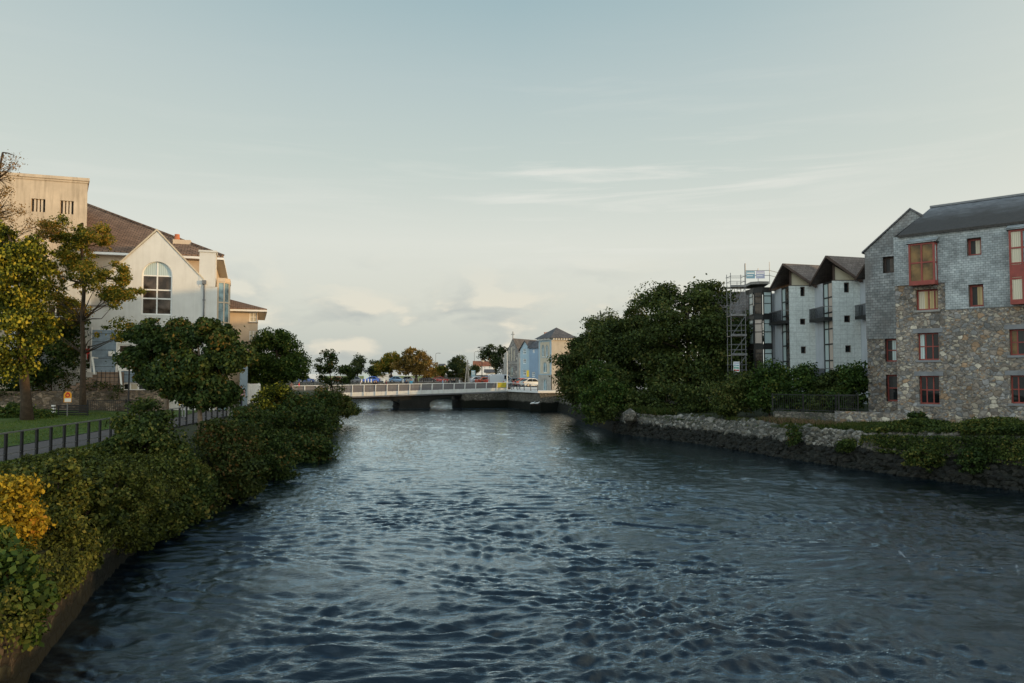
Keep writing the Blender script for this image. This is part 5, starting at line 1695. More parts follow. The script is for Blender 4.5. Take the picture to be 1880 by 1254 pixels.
# roof-edge scaffold with two boards over the bay
re_ = empty('roof_edge_scaffold', (24.6, 78, zb_ + 0.25), 'light pole guard rail round the roof of the glazed bay', 'scaffold')
mb = MB()
pr_ = [P(1369, 520, 76.0), P(1392, 520, 75.9), P(1413, 520, 75.8), P(1430, 520, 77.5)]
for p in pr_: mb.tube([(p[0], p[1], zb_ - 0.1), (p[0], p[1], zb_ + 1.5)], 0.03, 5)
for dz in (0.75, 1.25):
    for a, b in zip(pr_[:-1], pr_[1:]): mb.tube([(a[0], a[1], zb_ + dz), (b[0], b[1], zb_ + dz)], 0.028, 5)
p = pr_[2]; mb.tube([(p[0], p[1], zb_ + 1.5), (p[0], p[1], zb_ + 2.1)], 0.025, 5)
p = pr_[0]; mb.tube([(p[0], p[1], zb_ + 1.5), (p[0], p[1], zb_ + 2.0)], 0.025, 5)
mb.build('pole', M['galv'], re_)
for (xa, xb, mt, lab) in ((1370, 1386, 'sign_blue', 'pale blue board tied to the roof guard rail'), (1388, 1404, 'sign_lilac', 'lilac grey board tied to the roof guard rail')):
    a, b = P(xa, 508, 75.85), P(xb, 519, 75.85)
    o = MB().fbox(Fr((a[0], a[1]), 0), 0, b[0] - a[0], 0, 0.03, zb_ + 0.45, zb_ + 1.2).build('notice_board', M[mt], None)
    tag(o, lab, 'board')
    mb = MB(); FF = Fr((a[0], a[1]), 0)
    for k in range(2): mb.fbox(FF, 0.06, b[0] - a[0] - 0.06 - 0.15 * k, 0.03, 0.035, zb_ + 0.92 - 0.25 * k, zb_ + 1.02 - 0.25 * k)
    mb.build('text_band', M['white_paint'], o)

# ------------------------------------------------------------------ rubble wall, stones and growth on the right bank
def stones(n, y0, y1, top, spread, smin, smax, r, f):
    ico = bmesh.new(); bmesh.ops.create_icosphere(ico, subdivisions=1, radius=1.0)
    B = np.array([v.co[:] for v in ico.verts]); Fc = np.array([[v.index for v in q.verts] for q in ico.faces], dtype=np.int32); ico.free()
    Vs, Fs = [], []
    for i in range(n):
        y = r.uniform(y0, y1)
        x, z = f(y, r)
        s = r.uniform(smin, smax) * np.array([r.uniform(0.8, 1.5), r.uniform(0.8, 1.4), r.uniform(0.55, 0.95)])
        k = B * (1 + r.normal(0, 0.13, (len(B), 1))) * s
        a = r.uniform(0, 6.28); co, si = math.cos(a), math.sin(a)
        k = np.stack([k[:, 0] * co - k[:, 1] * si, k[:, 0] * si + k[:, 1] * co, k[:, 2]], 1)
        Vs.append(k + (x, y, z)); Fs.append(Fc + i * len(B))
    return np.concatenate(Vs), np.concatenate(Fs)


def islandstone(name, cols):
    m, nt, b = newmat(name)
    g = N(nt, 'NewGeometry')
    rr = ramp(nt, [(i / len(cols), c) for i, c in enumerate(cols)], 'CONSTANT')
    nt.links.new(g.outputs['Random Per Island'], rr.inputs['Fac'])
    f = noise(nt, pos(nt), 5.0, 6, 0.7)
    fr_ = ramp(nt, [(0.25, 0.55), (0.75, 1.3)]); nt.links.new(f, fr_.inputs['Fac'])
    nt.links.new(mixc(nt, 1.0, rr.outputs['Color'], fr_.outputs['Color'], 'MULTIPLY'), b.inputs['Base Color'])
    setin(b, Roughness=0.9)
    bump(nt, b, f, 0.6, 0.04)
    return m


M['wall_stones'] = islandstone('wall_stones', [(0.12, 0.112, 0.098), (0.17, 0.158, 0.137), (0.085, 0.082, 0.07), (0.26, 0.242, 0.21), (0.13, 0.118, 0.09), (0.06, 0.06, 0.048)])
r = np.random.default_rng(9)
V, F = stones(1700, 51, 74, None, None, 0.13, 0.30, r, lambda y, r: (lambda t: (xr(y) + 0.25 + 0.75 * t, 1.05 + 0.95 * t ** 0.7 + 0.12 * math.sin(y * 0.9) * t + r.normal(0, 0.05)))(r.random()))
tag(mesh_obj('rubble_wall', V, F, M['wall_stones'], uv=False), 'long tumbled wall of loose pale stones along the right bank', 'wall')
V, F = stones(900, 40.5, 51, None, None, 0.10, 0.22, r, lambda y, r: (lambda s: (xr(y) + 0.02 + 0.42 * s, 0.2 + (rz(y) - 0.4) * s))(r.uniform(0.5, 1.08)))
tag(mesh_obj('rubble_wall', V, F, M['wall_stones'], uv=False), 'half buried stones showing in the quay edge before the stone building', 'wall')
M['tide_stones'] = islandstone('tide_stones', [(0.007, 0.007, 0.005), (0.011, 0.011, 0.007), (0.018, 0.017, 0.012), (0.005, 0.006, 0.003)])
V, F = stones(2600, 28, 76, None, None, 0.10, 0.26, r, lambda y, r: (lambda s: (xr(y) - 0.22 + 0.45 * s, -0.15 + 1.25 * s + r.normal(0, 0.04)))(r.random()))
tag(mesh_obj('shore_rocks', V, F, M['tide_stones'], uv=False), kind='stuff')
mb = MB()
mnd = P(1158, 757, 70)
V, F = stones(1, 0, 1, None, None, 0.9, 0.95, np.random.default_rng(2), lambda y, r: (mnd[0] + 0.1, 1.75))
V[:, 1] += 71 - V[:, 1].mean()
tag(mesh_obj('boulder', V, F, M['rubble_old'], uv=False), 'big grass capped boulder at the river end of the rubble wall', 'boulder')

r = np.random.default_rng(33)
M['grass_rough'] = leafmat('grass_rough', [(0, (0.02, 0.035, 0.008)), (0.6, (0.045, 0.07, 0.014)), (1.0, (0.11, 0.10, 0.035))], 0.25)
yy = r.uniform(33, 54, 26000)
t = r.random(26000)
xx = np.array([xr(y) for y in yy]) + 0.55 + 4.2 * t
sk = np.sin(yy * 0.8) * np.sin(xx * 0.9) + r.normal(0, 0.35, len(yy)) > -0.25
yy, xx, t = yy[sk], xx[sk], t[sk]
zz = np.array([np.interp(xr(y) + 0.55 + 4.2 * tt, [p[0] for p in right_profile(y)], [p[2] for p in right_profile(y)]) for y, tt in zip(yy, t)])
V1, F1 = blades(np.stack([xx, yy, zz - 0.02], 1), 0.22, r)
yy = r.uniform(68, 73.5, 2500)
xx = np.array([xr(y) for y in yy]) + 0.4 + 1.5 * r.random(2500)
V2, F2 = blades(np.stack([xx, yy, 1.95 + 0.35 * r.random(2500)], 1), 0.35, r)
yy = r.uniform(52, 68, 3500)
xx = np.array([xr(y) for y in yy]) + 0.7 + 0.7 * r.random(3500)
sel = np.sin(yy * 1.1) + np.sin(yy * 0.43 + 1) > 0.3
V3, F3 = blades(np.stack([xx, yy, 1.98 + 0.1 * r.random(3500)], 1)[sel], 0.25, r)
tag(mesh_obj('grass', np.concatenate([V1, V2, V3]), np.concatenate([F1, F2 + len(V1), F3 + len(V1) + len(V2)]), M['grass_rough'], uv=False), kind='stuff')
yy = r.uniform(50.5, 57.5, 2600)
xx = np.array([xr(y) for y in yy]) + 1.2 + 1.6 * r.random(2600)
V1, F1 = blades(np.stack([xx, yy, 1.95 + 0.1 * r.random(2600)], 1), 0.45, r, 0.35, 0.10)
tag(mesh_obj('grass', V1, F1, M['grass_dry'], uv=False), kind='stuff')
# growth trailing over the quay
r = np.random.default_rng(77)
p_, n_ = on_bank(46000, 29, 46, 0.25, 1.0, 0.75, r, right_profile, 1)
sel = (np.sin(p_[:, 1] * 1.7) * np.sin(p_[:, 1] * 0.6 + p_[:, 2] * 2) + 0.9 * (p_[:, 2] - 1.0)) > r.normal(0.15, 0.35, len(p_))
V1, F1 = leaf_quads(p_[sel], n_[sel], 0.13, 0.7, r, 0.4)
tag(mesh_obj('creeper', V1, F1, M['leaf_shrub'], uv=False), 'trailing green creeper over the quay wall in front of the stone building', 'creeper')
yy = r.uniform(29, 74, 9000)
s_ = r.uniform(0.25, 1.0, 9000)
sel = np.sin(yy * 0.9) + np.sin(yy * 0.37 + 2) + r.normal(0, 0.6, 9000) > 0.55
xx = np.array([xr(y) for y in yy]) - 0.05 + 0.42 * s_
V1, F1 = leaf_quads(np.stack([xx, yy, 0.15 + 1.7 * s_], 1)[sel], np.tile([-0.9, -0.3, 0.3], (int(sel.sum()), 1)), 0.15, 0.7, r, 0.6)
tag(mesh_obj('weed', V1, F1, M['leaf_dark'], uv=False), kind='stuff')
# plants at the foot of the stone building
for k, (px, py, rx, ry, Y, lab) in enumerate([(1682, 768, 18, 13, 47, 'small dark plant sprouting against the stone building'), (1778, 780, 34, 11, 44, 'low creeping plant along the foot of the stone building'),
                                               (1700, 795, 30, 9, 44.5, 'weedy clump on the quay before the small dark plant'), (1848, 790, 32, 9, 42, 'mossy clump at the quay end nearest the tall red oriel'),
                                               (1455, 800, 14, 20, 50.5, 'green bush hanging over the gap in the rubble wall'),
                                               (1700, 838, 46, 26, 41.0, 'broad shrub spilling over the quay below the stone building'), (1800, 846, 52, 28, 39.0, 'thick dark shrub over the quay below the tall red oriel'), (1560, 818, 26, 12, 46.5, 'low shrub on the quay edge opposite the plinth wall')]):
    shrub(lab, [blob(px, py, rx, ry, Y, 0.5), blob(px + rx * 0.5, py + 2, rx * 0.5, ry * 0.7, Y, 0.4)], 0.12, 2200 if k < 5 else 6000, 'leaf_shrub' if k % 2 else 'leaf_maple', rc=0.22, base_z=1.9 if k < 4 else 1.2, name='plant', cat='plant', seed=80 + k)
# ------------------------------------------------------------------ bridge
L0 = P(535, 708, 124.2); R0 = P(930.5, 702, 134)
bx = Fr((L0[0], L0[1]), math.atan2(R0[1] - L0[1], R0[0] - L0[0]))
BL = float(np.hypot(R0[0] - L0[0], R0[1] - L0[1]))
zr0, zr1 = P(600, 707.5, 125.8)[2], R0[2]           # rail top
u600 = bx.hit(600, 707)[0]
def railz(u): return zr0 + (zr1 - zr0) * (u - u600) / (BL - u600)
def fasz(u): return lin(u, [0, bx.hit(640, 728)[0], BL], [1.95, P(640, 728, 126.5)[2], P(930, 718.5, 134)[2]])
bridge = empty('road_bridge', bx.p(BL * 0.4, -4, 0), 'low road bridge with white raked railing posts and a dark arched underside', 'bridge')
us = list(np.linspace(0, BL, 16))
DW = 9.0
mb = MB()
for a, b in zip(us[:-1], us[1:]):
    mb.hexa([bx.p(a, -DW, fasz(a) + 0.25), bx.p(b, -DW, fasz(b) + 0.25), bx.p(b, -0.1, fasz(b) + 0.25), bx.p(a, -0.1, fasz(a) + 0.25)],
            [bx.p(a, -DW, fasz(a) + 0.75), bx.p(b, -DW, fasz(b) + 0.75), bx.p(b, -0.1, fasz(b) + 0.75), bx.p(a, -0.1, fasz(a) + 0.75)])
mb.build('deck', M['asphalt'], bridge)
mb = MB()
for a, b in zip(us[:-1], us[1:]):
    b = b - 0.03
    mb.hexa([bx.p(a, -0.08, fasz(a)), bx.p(b, -0.08, fasz(b)), bx.p(b, 0.16, fasz(b)), bx.p(a, 0.16, fasz(a))],
            [bx.p(a, -0.08, fasz(a) + 0.66), bx.p(b, -0.08, fasz(b) + 0.66), bx.p(b, 0.30, fasz(b) + 0.66), bx.p(a, 0.30, fasz(a) + 0.66)])
mb.build('fascia', M['white_metal'], bridge)
mb = MB()
for a, b in zip(us[:-1], us[1:]):
    mb.hexa([bx.p(a, -0.5, fasz(a) - 0.22), bx.p(b, -0.5, fasz(b) - 0.22), bx.p(b, 0.08, fasz(b) - 0.22), bx.p(a, 0.08, fasz(a) - 0.22)],
            [bx.p(a, -0.5, fasz(a) - 0.01), bx.p(b, -0.5, fasz(b) - 0.01), bx.p(b, 0.10, fasz(b) - 0.01), bx.p(a, 0.10, fasz(a) - 0.01)])
mb.build('edge_beam', M['lead'], bridge)
# soffit: two shallow arches
up0, up1 = bx.hit(734, 735)[0], bx.hit(789, 735)[0]
def soff(u):
    if u < up0: t = (u - up0 + 13.5) / 13.5; return 0.65 + (fasz(u) - 0.42 - 0.65) * max(0, 1 - (2 * t - 1) ** 2) ** 0.5 if t > 0 else 0.3
    if u > up1: t = (u - up1) / 11.0; return 0.65 + (fasz(u) - 0.5 - 0.65) * max(0, 1 - (2 * t - 1) ** 2) ** 0.5 if t < 1 else 0.0
    return 0.2
uu = list(np.linspace(0, BL, 90))
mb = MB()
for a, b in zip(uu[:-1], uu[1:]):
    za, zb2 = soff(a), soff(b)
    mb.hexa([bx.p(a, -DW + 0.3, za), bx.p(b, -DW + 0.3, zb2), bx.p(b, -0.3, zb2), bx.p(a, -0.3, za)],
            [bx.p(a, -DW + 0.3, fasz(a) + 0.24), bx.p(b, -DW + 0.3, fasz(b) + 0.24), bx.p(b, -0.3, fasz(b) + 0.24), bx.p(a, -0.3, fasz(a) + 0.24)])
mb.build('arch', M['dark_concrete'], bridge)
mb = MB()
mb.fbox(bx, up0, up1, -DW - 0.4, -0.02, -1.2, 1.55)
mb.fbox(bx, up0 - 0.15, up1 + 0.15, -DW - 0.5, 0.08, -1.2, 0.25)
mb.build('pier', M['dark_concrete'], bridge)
mb = MB(); mb.fbox(bx, BL - 8.0, BL + 1.4, -DW, -0.05, -1.2, fasz(BL) - 0.25)
mb.build('abutment', M['quay_stone'], bridge)
MB().fbox(bx, -8, 1.2, -DW, -0.05, -1.2, 1.9).build('abutment', M['quay_stone'], bridge)
# railing
mb = MB(); mb2 = MB()
for a, b in zip(us[:-1], us[1:]):
    mb.bar(bx.p(a, 0.55, railz(a)), bx.p(b, 0.55, railz(b)), 0.14, 0.08)
    mb2.bar(bx.p(a, 0.34, fasz(a) + 1.0), bx.p(b, 0.34, fasz(b) + 1.0), 0.05)
mb.build('top_rail', M['white_metal'], bridge); mb2.build('lower_rail', M['grey_metal'], bridge)
n = int(BL / 1.9)
for k in range(n + 1):
    u = BL - k * 1.9
    MB().bar(bx.p(u, 0.24, fasz(u) + 0.05), bx.p(u, 0.58, railz(u)), 0.13, 0.16).build('post', M['white_metal'], bridge)
    if k:
        MB().bar(bx.p(u + 0.95, 0.30, fasz(u) + 0.62), bx.p(u + 0.95, 0.50, railz(u) - 0.1), 0.035).build('mid_bar', M['galv'], bridge)
mb = MB()
for k in range(n):
    a, b = BL - (k + 1) * 1.9 + 0.08, BL - k * 1.9 - 0.08
    mb.quad(bx.p(a, 0.30, fasz(a) + 0.68), bx.p(b, 0.30, fasz(b) + 0.68), bx.p(b, 0.52, railz(b) - 0.06), bx.p(a, 0.52, railz(a) - 0.06))
m, nt, b = newmat('railing_mesh')
b.inputs['Base Color'].default_value = (0.20, 0.19, 0.20, 1); b.inputs['Alpha'].default_value = 0.75
M['railing_mesh'] = m
mb.build('mesh_infill', M['railing_mesh'], bridge)
# far railing
mb = MB()
for a, b in zip(us[:-1], us[1:]):
    mb.bar(bx.p(a, -DW, railz(a) - 0.1), bx.p(b, -DW, railz(b) - 0.1), 0.1, 0.07); mb.bar(bx.p(a, -DW, railz(a) - 0.6), bx.p(b, -DW, railz(b) - 0.6), 0.04)
mb.build('far_rail', M['white_metal'], bridge)
for k in range(0, n + 1, 2):
    u = BL - k * 1.9
    MB().bar(bx.p(u, -DW, fasz(u) + 0.7), bx.p(u, -DW, railz(u) - 0.1), 0.09).build('far_post', M['white_metal'], bridge)
# angled approach on the right with its own railing
q1 = P(990, 706, 120.5)
AN = Fr((R0[0], R0[1]), math.atan2(q1[1] - R0[1], q1[0] - R0[0]))
AL = float(np.hypot(q1[0] - R0[0], q1[1] - R0[1]))
app = empty('bridge_approach', AN.p(AL / 2, -1, 0), 'short white railed bridge approach angled towards the square tower house', 'bridge approach')
zf0, zf1 = P(931, 718.5, 134)[2], P(990, 721.5, 120.5)[2]
zt0, zt1 = R0[2], q1[2]
mb = MB(); mb.hexa([AN.p(0.1, -7, zf0), AN.p(AL, -7, zf1), AN.p(AL, 0.2, zf1), AN.p(0.1, 0.2, zf0)], [AN.p(0.1, -7, zf0 + 0.35), AN.p(AL, -7, zf1 + 0.35), AN.p(AL, 0.2, zf1 + 0.35), AN.p(0.1, 0.2, zf0 + 0.35)])
mb.build('edge_beam', M['white_metal'], app)
mb = MB(); mb.bar(AN.p(0.1, 0.25, zt0), AN.p(AL, 0.25, zt1), 0.12, 0.09); mb.build('top_rail', M['white_metal'], app)
mb = MB()
for f in (0.25, 0.5, 0.75): mb.bar(AN.p(0.1, 0.22, zf0 + 0.35 + (zt0 - zf0 - 0.35) * f), AN.p(AL, 0.22, zf1 + 0.35 + (zt1 - zf1 - 0.35) * f), 0.04)
mb.build('wire_rail', M['galv'], app)
for k in range(6):
    u = 0.15 + (AL - 0.3) * k / 5; t = u / AL
    MB().bar(AN.p(u, 0.2, zf0 + (zf1 - zf0) * t + 0.3), AN.p(u, 0.25, zt0 + (zt1 - zt0) * t), 0.1, 0.12).build('post', M['grey_metal'], app)
mb = MB(); mb.hexa([AN.p(-0.5, -7, -1.2), AN.p(AL - 0.2, -7, -1.2), AN.p(AL - 0.2, -0.2, -1.2), AN.p(-0.5, -0.2, -1.2)], [AN.p(-0.5, -7, zf0 - 0.02), AN.p(AL - 0.2, -7, zf1 - 0.02), AN.p(AL - 0.2, -0.2, zf1 - 0.02), AN.p(-0.5, -0.2, zf0 - 0.02)])
mb.build('abutment', M['quay_stone'], app)
bn_u = bx.hit(910.5, 704)[0], bx.hit(928, 704)[0]
o = MB().hexa([bx.p(bn_u[0], 0.42, fasz(bn_u[0]) + 0.72), bx.p(bn_u[1], 0.42, fasz(bn_u[1]) + 0.72), bx.p(bn_u[1], 0.45, fasz(bn_u[1]) + 0.72), bx.p(bn_u[0], 0.45, fasz(bn_u[0]) + 0.72)],
              [bx.p(bn_u[0], 0.62, railz(bn_u[0]) - 0.02), bx.p(bn_u[1], 0.62, railz(bn_u[1]) - 0.02), bx.p(bn_u[1], 0.65, railz(bn_u[1]) - 0.02), bx.p(bn_u[0], 0.65, railz(bn_u[0]) - 0.02)]).build('banner', M['banner_yellow'])
tag(o, 'yellow banner hung on the bridge railing', 'banner')

# ------------------------------------------------------------------ square tower house
tc_ = P(1012.6, 690, 124)
TA = math.atan2(0.89, -0.45)                      # left face runs back to the left
La = Fr((tc_[0] - 0.45 * 4.4, tc_[1] + 0.89 * 4.4), math.atan2(-0.89, 0.45))
Ra = Fr((tc_[0], tc_[1]), math.atan2(0.45, 0.89))
TL, TR = 4.4, 4.4
th = empty('tower_house', (tc_[0] + 1, tc_[1] + 3, 0.3), 'square tower house with slate pyramid roof and arched windows over a stone base', 'house')
ze_ = P(1012, 620.5, 124)[2]; zbs = P(1012, 688, 124)[2]
def hitrect(F_, x0, y0, x1, y1): return F_.rect(x0, y0, x1, y1)
lwz = [arch_loop(*La.rect(994.5, 633, 1000, 655), n=8), arch_loop(*La.rect(1002, 633, 1007, 655), n=8), arch_loop(*La.rect(997.5, 664.5, 1004, 684), n=8), arch_loop(*La.rect(998, 695, 1004, 720), n=8)]
panel = [La.rect(992, 628, 1009.5, 656), La.rect(992, 657, 1009.5, 686)]
mb = MB(); mb.wall(La, [(0, zbs), (TL, zbs), (TL, ze_), (0, ze_)], lwz[:3], 0, 0.15)
mb.build('wall', M['sky_blue_wall'], th)  # blue shade painted into the colour of this face
mb = MB(); mb.wall(La, rloop(panel[0]), lwz[:2], 0.03, 0.03); mb.wall(La, rloop(panel[1]), lwz[2:3], 0.03, 0.03); mb.build('stone_panel', M['pale_dressing'], th)
mb = MB(); mb.wall(La, [(0, -0.5), (TL, -0.5), (TL, zbs - 0.005), (0, zbs - 0.005)], lwz[3:], 0.08, 0.2)
dq = Ra.rect(1029, 703, 1038, 720)
mb.wall(Ra, [(0, -0.5), (TR, -0.5), (TR, zbs - 0.005), (0, zbs - 0.005)], [rloop(dq)], 0.08, 0.2)
mb.build('base_wall', M['dressed_stone'], th)
mb = MB(); mb.wall(Ra, [(0, zbs), (TR, zbs), (TR, ze_), (0, ze_)], (), 0, 0); mb.fbox(Ra, 0, TR, -4.4, -4.3, 0, ze_); mb.fbox(Ra, TR - 0.1, TR, -4.29, -0.05, 0, ze_)
mb.build('sun_toned_wall', M['tower_sun_tone'], th)  # sunlight painted into this face as a warmer wall tone
MB().quad(Ra.p(dq[0], -0.1, dq[2]), Ra.p(dq[1], -0.1, dq[2]), Ra.p(dq[1], -0.1, dq[3]), Ra.p(dq[0], -0.1, dq[3])).build('door', M['steel_blue_wall'], th)
for k, l in enumerate(lwz): arch_window(th, La, l, -0.12 if k < 3 else -0.05, 'white_paint', 'glass_sky', 0.08, 1, ())
ctr = La.p(TL / 2, -TR / 2, 0); zap_ = P(1020, 600.5, 126)[2]
mb = MB()
ov = 0.55
cs_ = [La.p(-ov, ov, ze_), La.p(TL + ov, ov, ze_), La.p(TL + ov, -TR - ov, ze_), La.p(-ov, -TR - ov, ze_)]
mb.add(cs_ + [(ctr[0], ctr[1], zap_)], [(0, 1, 4), (1, 2, 4), (2, 3, 4), (3, 0, 4), (3, 2, 1, 0)])
mb.build('roof', M['slate_plain'], th)
mb = MB()
for k in range(9):
    u = TL * (k + 0.5) / 9; mb.fbox(La, u - 0.1, u + 0.1, 0.01, 0.4, ze_ - 0.28, ze_ - 0.01); mb.fbox(Ra, u - 0.1, u + 0.1, 0.01, 0.4, ze_ - 0.28, ze_ - 0.01)
mb.build('bracket', M['white_paint'], th)

# ------------------------------------------------------------------ terraced blue houses, church, far houses
def house(name, label, F_, wd, dp, zb, ze, mat, roofm, wins=(), gable_front=False, zap=None, wm='white_paint', pm='glass_sky', chim=(), group=None, ov=0.25, cat='house', arch=()):
    root = empty(name, F_.p(wd / 2, -dp / 2, zb), label, cat, group)
    zap = zap or ze + wd * 0.4
    front = [(0, zb), (wd, zb), (wd, ze), (wd / 2, zap), (0, ze)] if gable_front else [(0, zb), (wd, zb), (wd, ze), (0, ze)]
    mb = MB()
    mb.wall(F_, front, [rloop(q) for q in wins] + list(arch), 0, 0.15)
    for u in (0, wd):
        SF = Fr(F_.p(u, 0, 0)[:2], math.atan2(F_.U[1], F_.U[0]) + math.pi / 2)
        side = [(0, zb), (dp, zb), (dp, ze), (0, ze)] if gable_front else [(0, zb), (dp, zb), (dp, ze), (dp / 2, zap), (0, ze)]
        mb.wall(SF, side, (), 0, 0)
    mb.build('wall', M[mat], root)
    mb = MB()
    if gable_front:
        mb.slab([F_.p(-ov, ov, ze), F_.p(wd / 2, ov, zap + 0.1), F_.p(wd / 2, -dp, zap + 0.1), F_.p(-ov, -dp, ze)], 0.12)
        mb.slab([F_.p(wd + ov, ov, ze), F_.p(wd / 2, ov, zap + 0.098), F_.p(wd / 2, -dp, zap + 0.098), F_.p(wd + ov, -dp, ze)], 0.12)
    else:
        mb.slab([F_.p(-ov, ov, ze), F_.p(wd + ov, ov, ze), F_.p(wd + ov, -dp / 2, zap + 0.1), F_.p(-ov, -dp / 2, zap + 0.1)], 0.12)
        mb.slab([F_.p(-ov, -dp - ov, ze), F_.p(wd + ov, -dp - ov, ze), F_.p(wd + ov, -dp / 2, zap + 0.098), F_.p(-ov, -dp / 2, zap + 0.098)], 0.12)
    rf = mb.build('roof', M[roofm], root)
    for (u, v, z0, z1, s) in chim:
        mb = MB(); mb.fbox(F_, u, u + s, v - s * 0.7, v, z0, z1); mb.fbox(F_, u - 0.06, u + s + 0.06, v - s * 0.7 - 0.06, v + 0.06, z1, z1 + 0.12); c_ = mb.build('chimney', M['pale_dressing'], rf)
        mb = MB()
        for k in range(3): mb.tube([F_.p(u + s * (k + 0.5) / 3, v - s * 0.35, z1 + 0.1), F_.p(u + s * (k + 0.5) / 3, v - s * 0.35, z1 + 0.75)], [0.12, 0.1], 6)
        mb.build('chimney_pot', M['terracotta'], c_)
    for q in wins: window(root, F_, q, -0.13, 2, 2, wm, pm, 0.1)
    for l in arch: arch_window(root, F_, l, -0.13, wm, pm, 0.1, 1, ())
    return root


BA = math.radians(-37)
zq = 3.55
o1 = P(955, 690, 143); Fb = Fr(o1[:2], BA)
wd = Fb.hit(973, 690)[0]
zt_ = P(960, 637, 143)[2]
house('gabled_house', 'pale blue gabled house between the church and the darker blue house', Fb, wd, 9, zq, zt_ - 0.6, 'sky_blue_wall', 'slate_plain',
      [Fb.rect(960, 641, 966, 650), Fb.rect(960, 659, 966, 667.5), Fb.rect(960, 679, 966, 689)], True, zt_ + 1.1)
o2 = Fb.p(wd + 0.02, 0.3, 0); Fc_ = Fr(o2[:2], BA)
wd2 = Fc_.hit(991, 690)[0]
zt2 = P(980, 638, 140)[2]
house('terraced_house', 'darker blue terraced house with tall chimneys next to the square tower house', Fc_, wd2, 8, zq, zt2, 'steel_blue_wall', 'slate_plain',
      [Fc_.rect(978, 642, 981.5, 648), Fc_.rect(976.5, 683, 982, 692)], False, zt2 + 2.0,
      chim=[(0.2, -4.2, zt2 + 0.8, P(972, 615, 141)[2], 1.0), (1.9, -4.4, zt2 + 0.6, P(980, 625, 140)[2], 0.9)])
# church
o3 = P(929, 692, 158); Fd = Fr(o3[:2], math.radians(-32))
wd3 = Fd.hit(954, 690)[0]
zce, zca = P(931, 650, 158)[2], P(939, 621, 155)[2]
ch_ = house('church', 'grey stone church front with tall lancet windows and a cross on its gable', Fd, wd3, 24, zq, zce, 'church_stone', 'slate_plain', [], True, zca, cat='church', ov=0.05,
            arch=[arch_loop(*Fd.rect(933.3, 642, 935.2, 663), n=8, point=True), arch_loop(*Fd.rect(937.6, 637, 940.2, 663), n=8, point=True), arch_loop(*Fd.rect(942.6, 642, 944.6, 663), n=8, point=True), arch_loop(*Fd.rect(936.5, 672, 942, 690), n=8, point=True)], pm='glass_sky', wm='pale_dressing')
ux, uz_ = wd3 / 2, zca
mb = MB(); mb.fbox(Fd, ux - 0.07, ux + 0.07, -0.1, 0.04, uz_, uz_ + 1.5); mb.fbox(Fd, ux - 0.4, ux - 0.071, -0.08, 0.02, uz_ + 0.85, uz_ + 1.0); mb.fbox(Fd, ux + 0.071, ux + 0.4, -0.08, 0.02, uz_ + 0.85, uz_ + 1.0)
mb.build('cross', M['dressed_stone'], ch_)
zst = Fd.hit(939, 668)[1]
MB().fbox(Fd, 0, wd3, 0.01, 0.12, zst, zst + 0.25).build('string_course', M['dressed_stone'], ch_)
mb = MB()
for u in (-0.3, wd3 - 0.3): mb.fbox(Fd, u, u + 0.6, -0.5, 0.45, zq, zce - 1.0); mb.fbox(Fd, u, u + 0.6, -0.5, 0.2, zce - 0.99, zce + 0.2)
mb.build('buttress', M['dressed_stone'], ch_)
q = Fd.rect(917, 676, 929, 692); q = (q[0], -0.35, q[2], q[3])
mb = MB(); mb.wall(Fd, [(q[0], zq), (q[1], zq), (q[1], q[3] + 1.6), (q[0], q[3] - 0.4)], [arch_loop(q[0] + 0.9, q[0] + 2.1, zq + 0.6, zq + 3.0, 8, True)], -1.0, 0.2)
mb.slab([Fd.p(q[0] - 0.1, -0.9, q[3] - 0.3), Fd.p(q[1], -0.9, q[3] + 1.7), Fd.p(q[1], -14, q[3] + 1.7), Fd.p(q[0] - 0.1, -14, q[3] - 0.3)], 0.12)
mb.build('side_aisle', M['church_stone'], ch_)
arch_window(ch_, Fd, arch_loop(q[0] + 0.9, q[0] + 2.1, zq + 0.6, zq + 3.0, 8, True), -1.15, 'pale_dressing', 'glass_sky', 0.1, 1, (), True)
# white house with a red roof, a second one behind, boathouse roof
M['red_tile'] = brickmat('red_tile', (0.30, 0.11, 0.06), (0.36, 0.15, 0.08), (0.12, 0.05, 0.03), 0.5, 0.35, 0.03)
o4 = P(870, 694, 236); Fh = Fr(o4[:2], math.radians(4))
w4 = Fh.hit(905, 694)[0]; z4 = P(880, 671.5, 236)[2]
house('white_house', 'long white house with a red tiled roof across the water', Fh, w4, 8, 3.8, z4, 'white_paint', 'red_tile', [Fh.rect(876, 673.5, 880, 677), Fh.rect(888, 673.5, 891, 677), Fh.rect(897, 673.5, 900, 677)], False, P(880, 663, 238)[2], chim=[(2.4, -3, z4 + 0.5, P(880, 661, 238)[2], 0.9), (4.6, -3, z4 + 0.5, P(880, 660, 238)[2], 0.7)])
o5 = P(884, 690, 262); Fi = Fr(o5[:2], math.radians(-6))
w5 = Fi.hit(906, 690)[0]; z5 = P(890, 661, 262)[2]
house('white_house', 'upper white house rising behind the long white house', Fi, w5, 8, 3.8, z5, 'white_paint', 'slate_plain', [Fi.rect(888, 658 + 5, 890, 667)], True, P(890, 653, 262)[2])
o6 = P(892, 697, 224); Fj_ = Fr(o6[:2], 0)
w6 = Fj_.hit(908, 697)[0]
house('pavilion', 'small low pavilion with a dark hipped roof near the leaning tree', Fj_, w6, 4, 3.8, P(895, 683.5, 224)[2], 'white_paint', 'slate_plain', [], False, P(895, 678.5, 226)[2], ov=0.6)
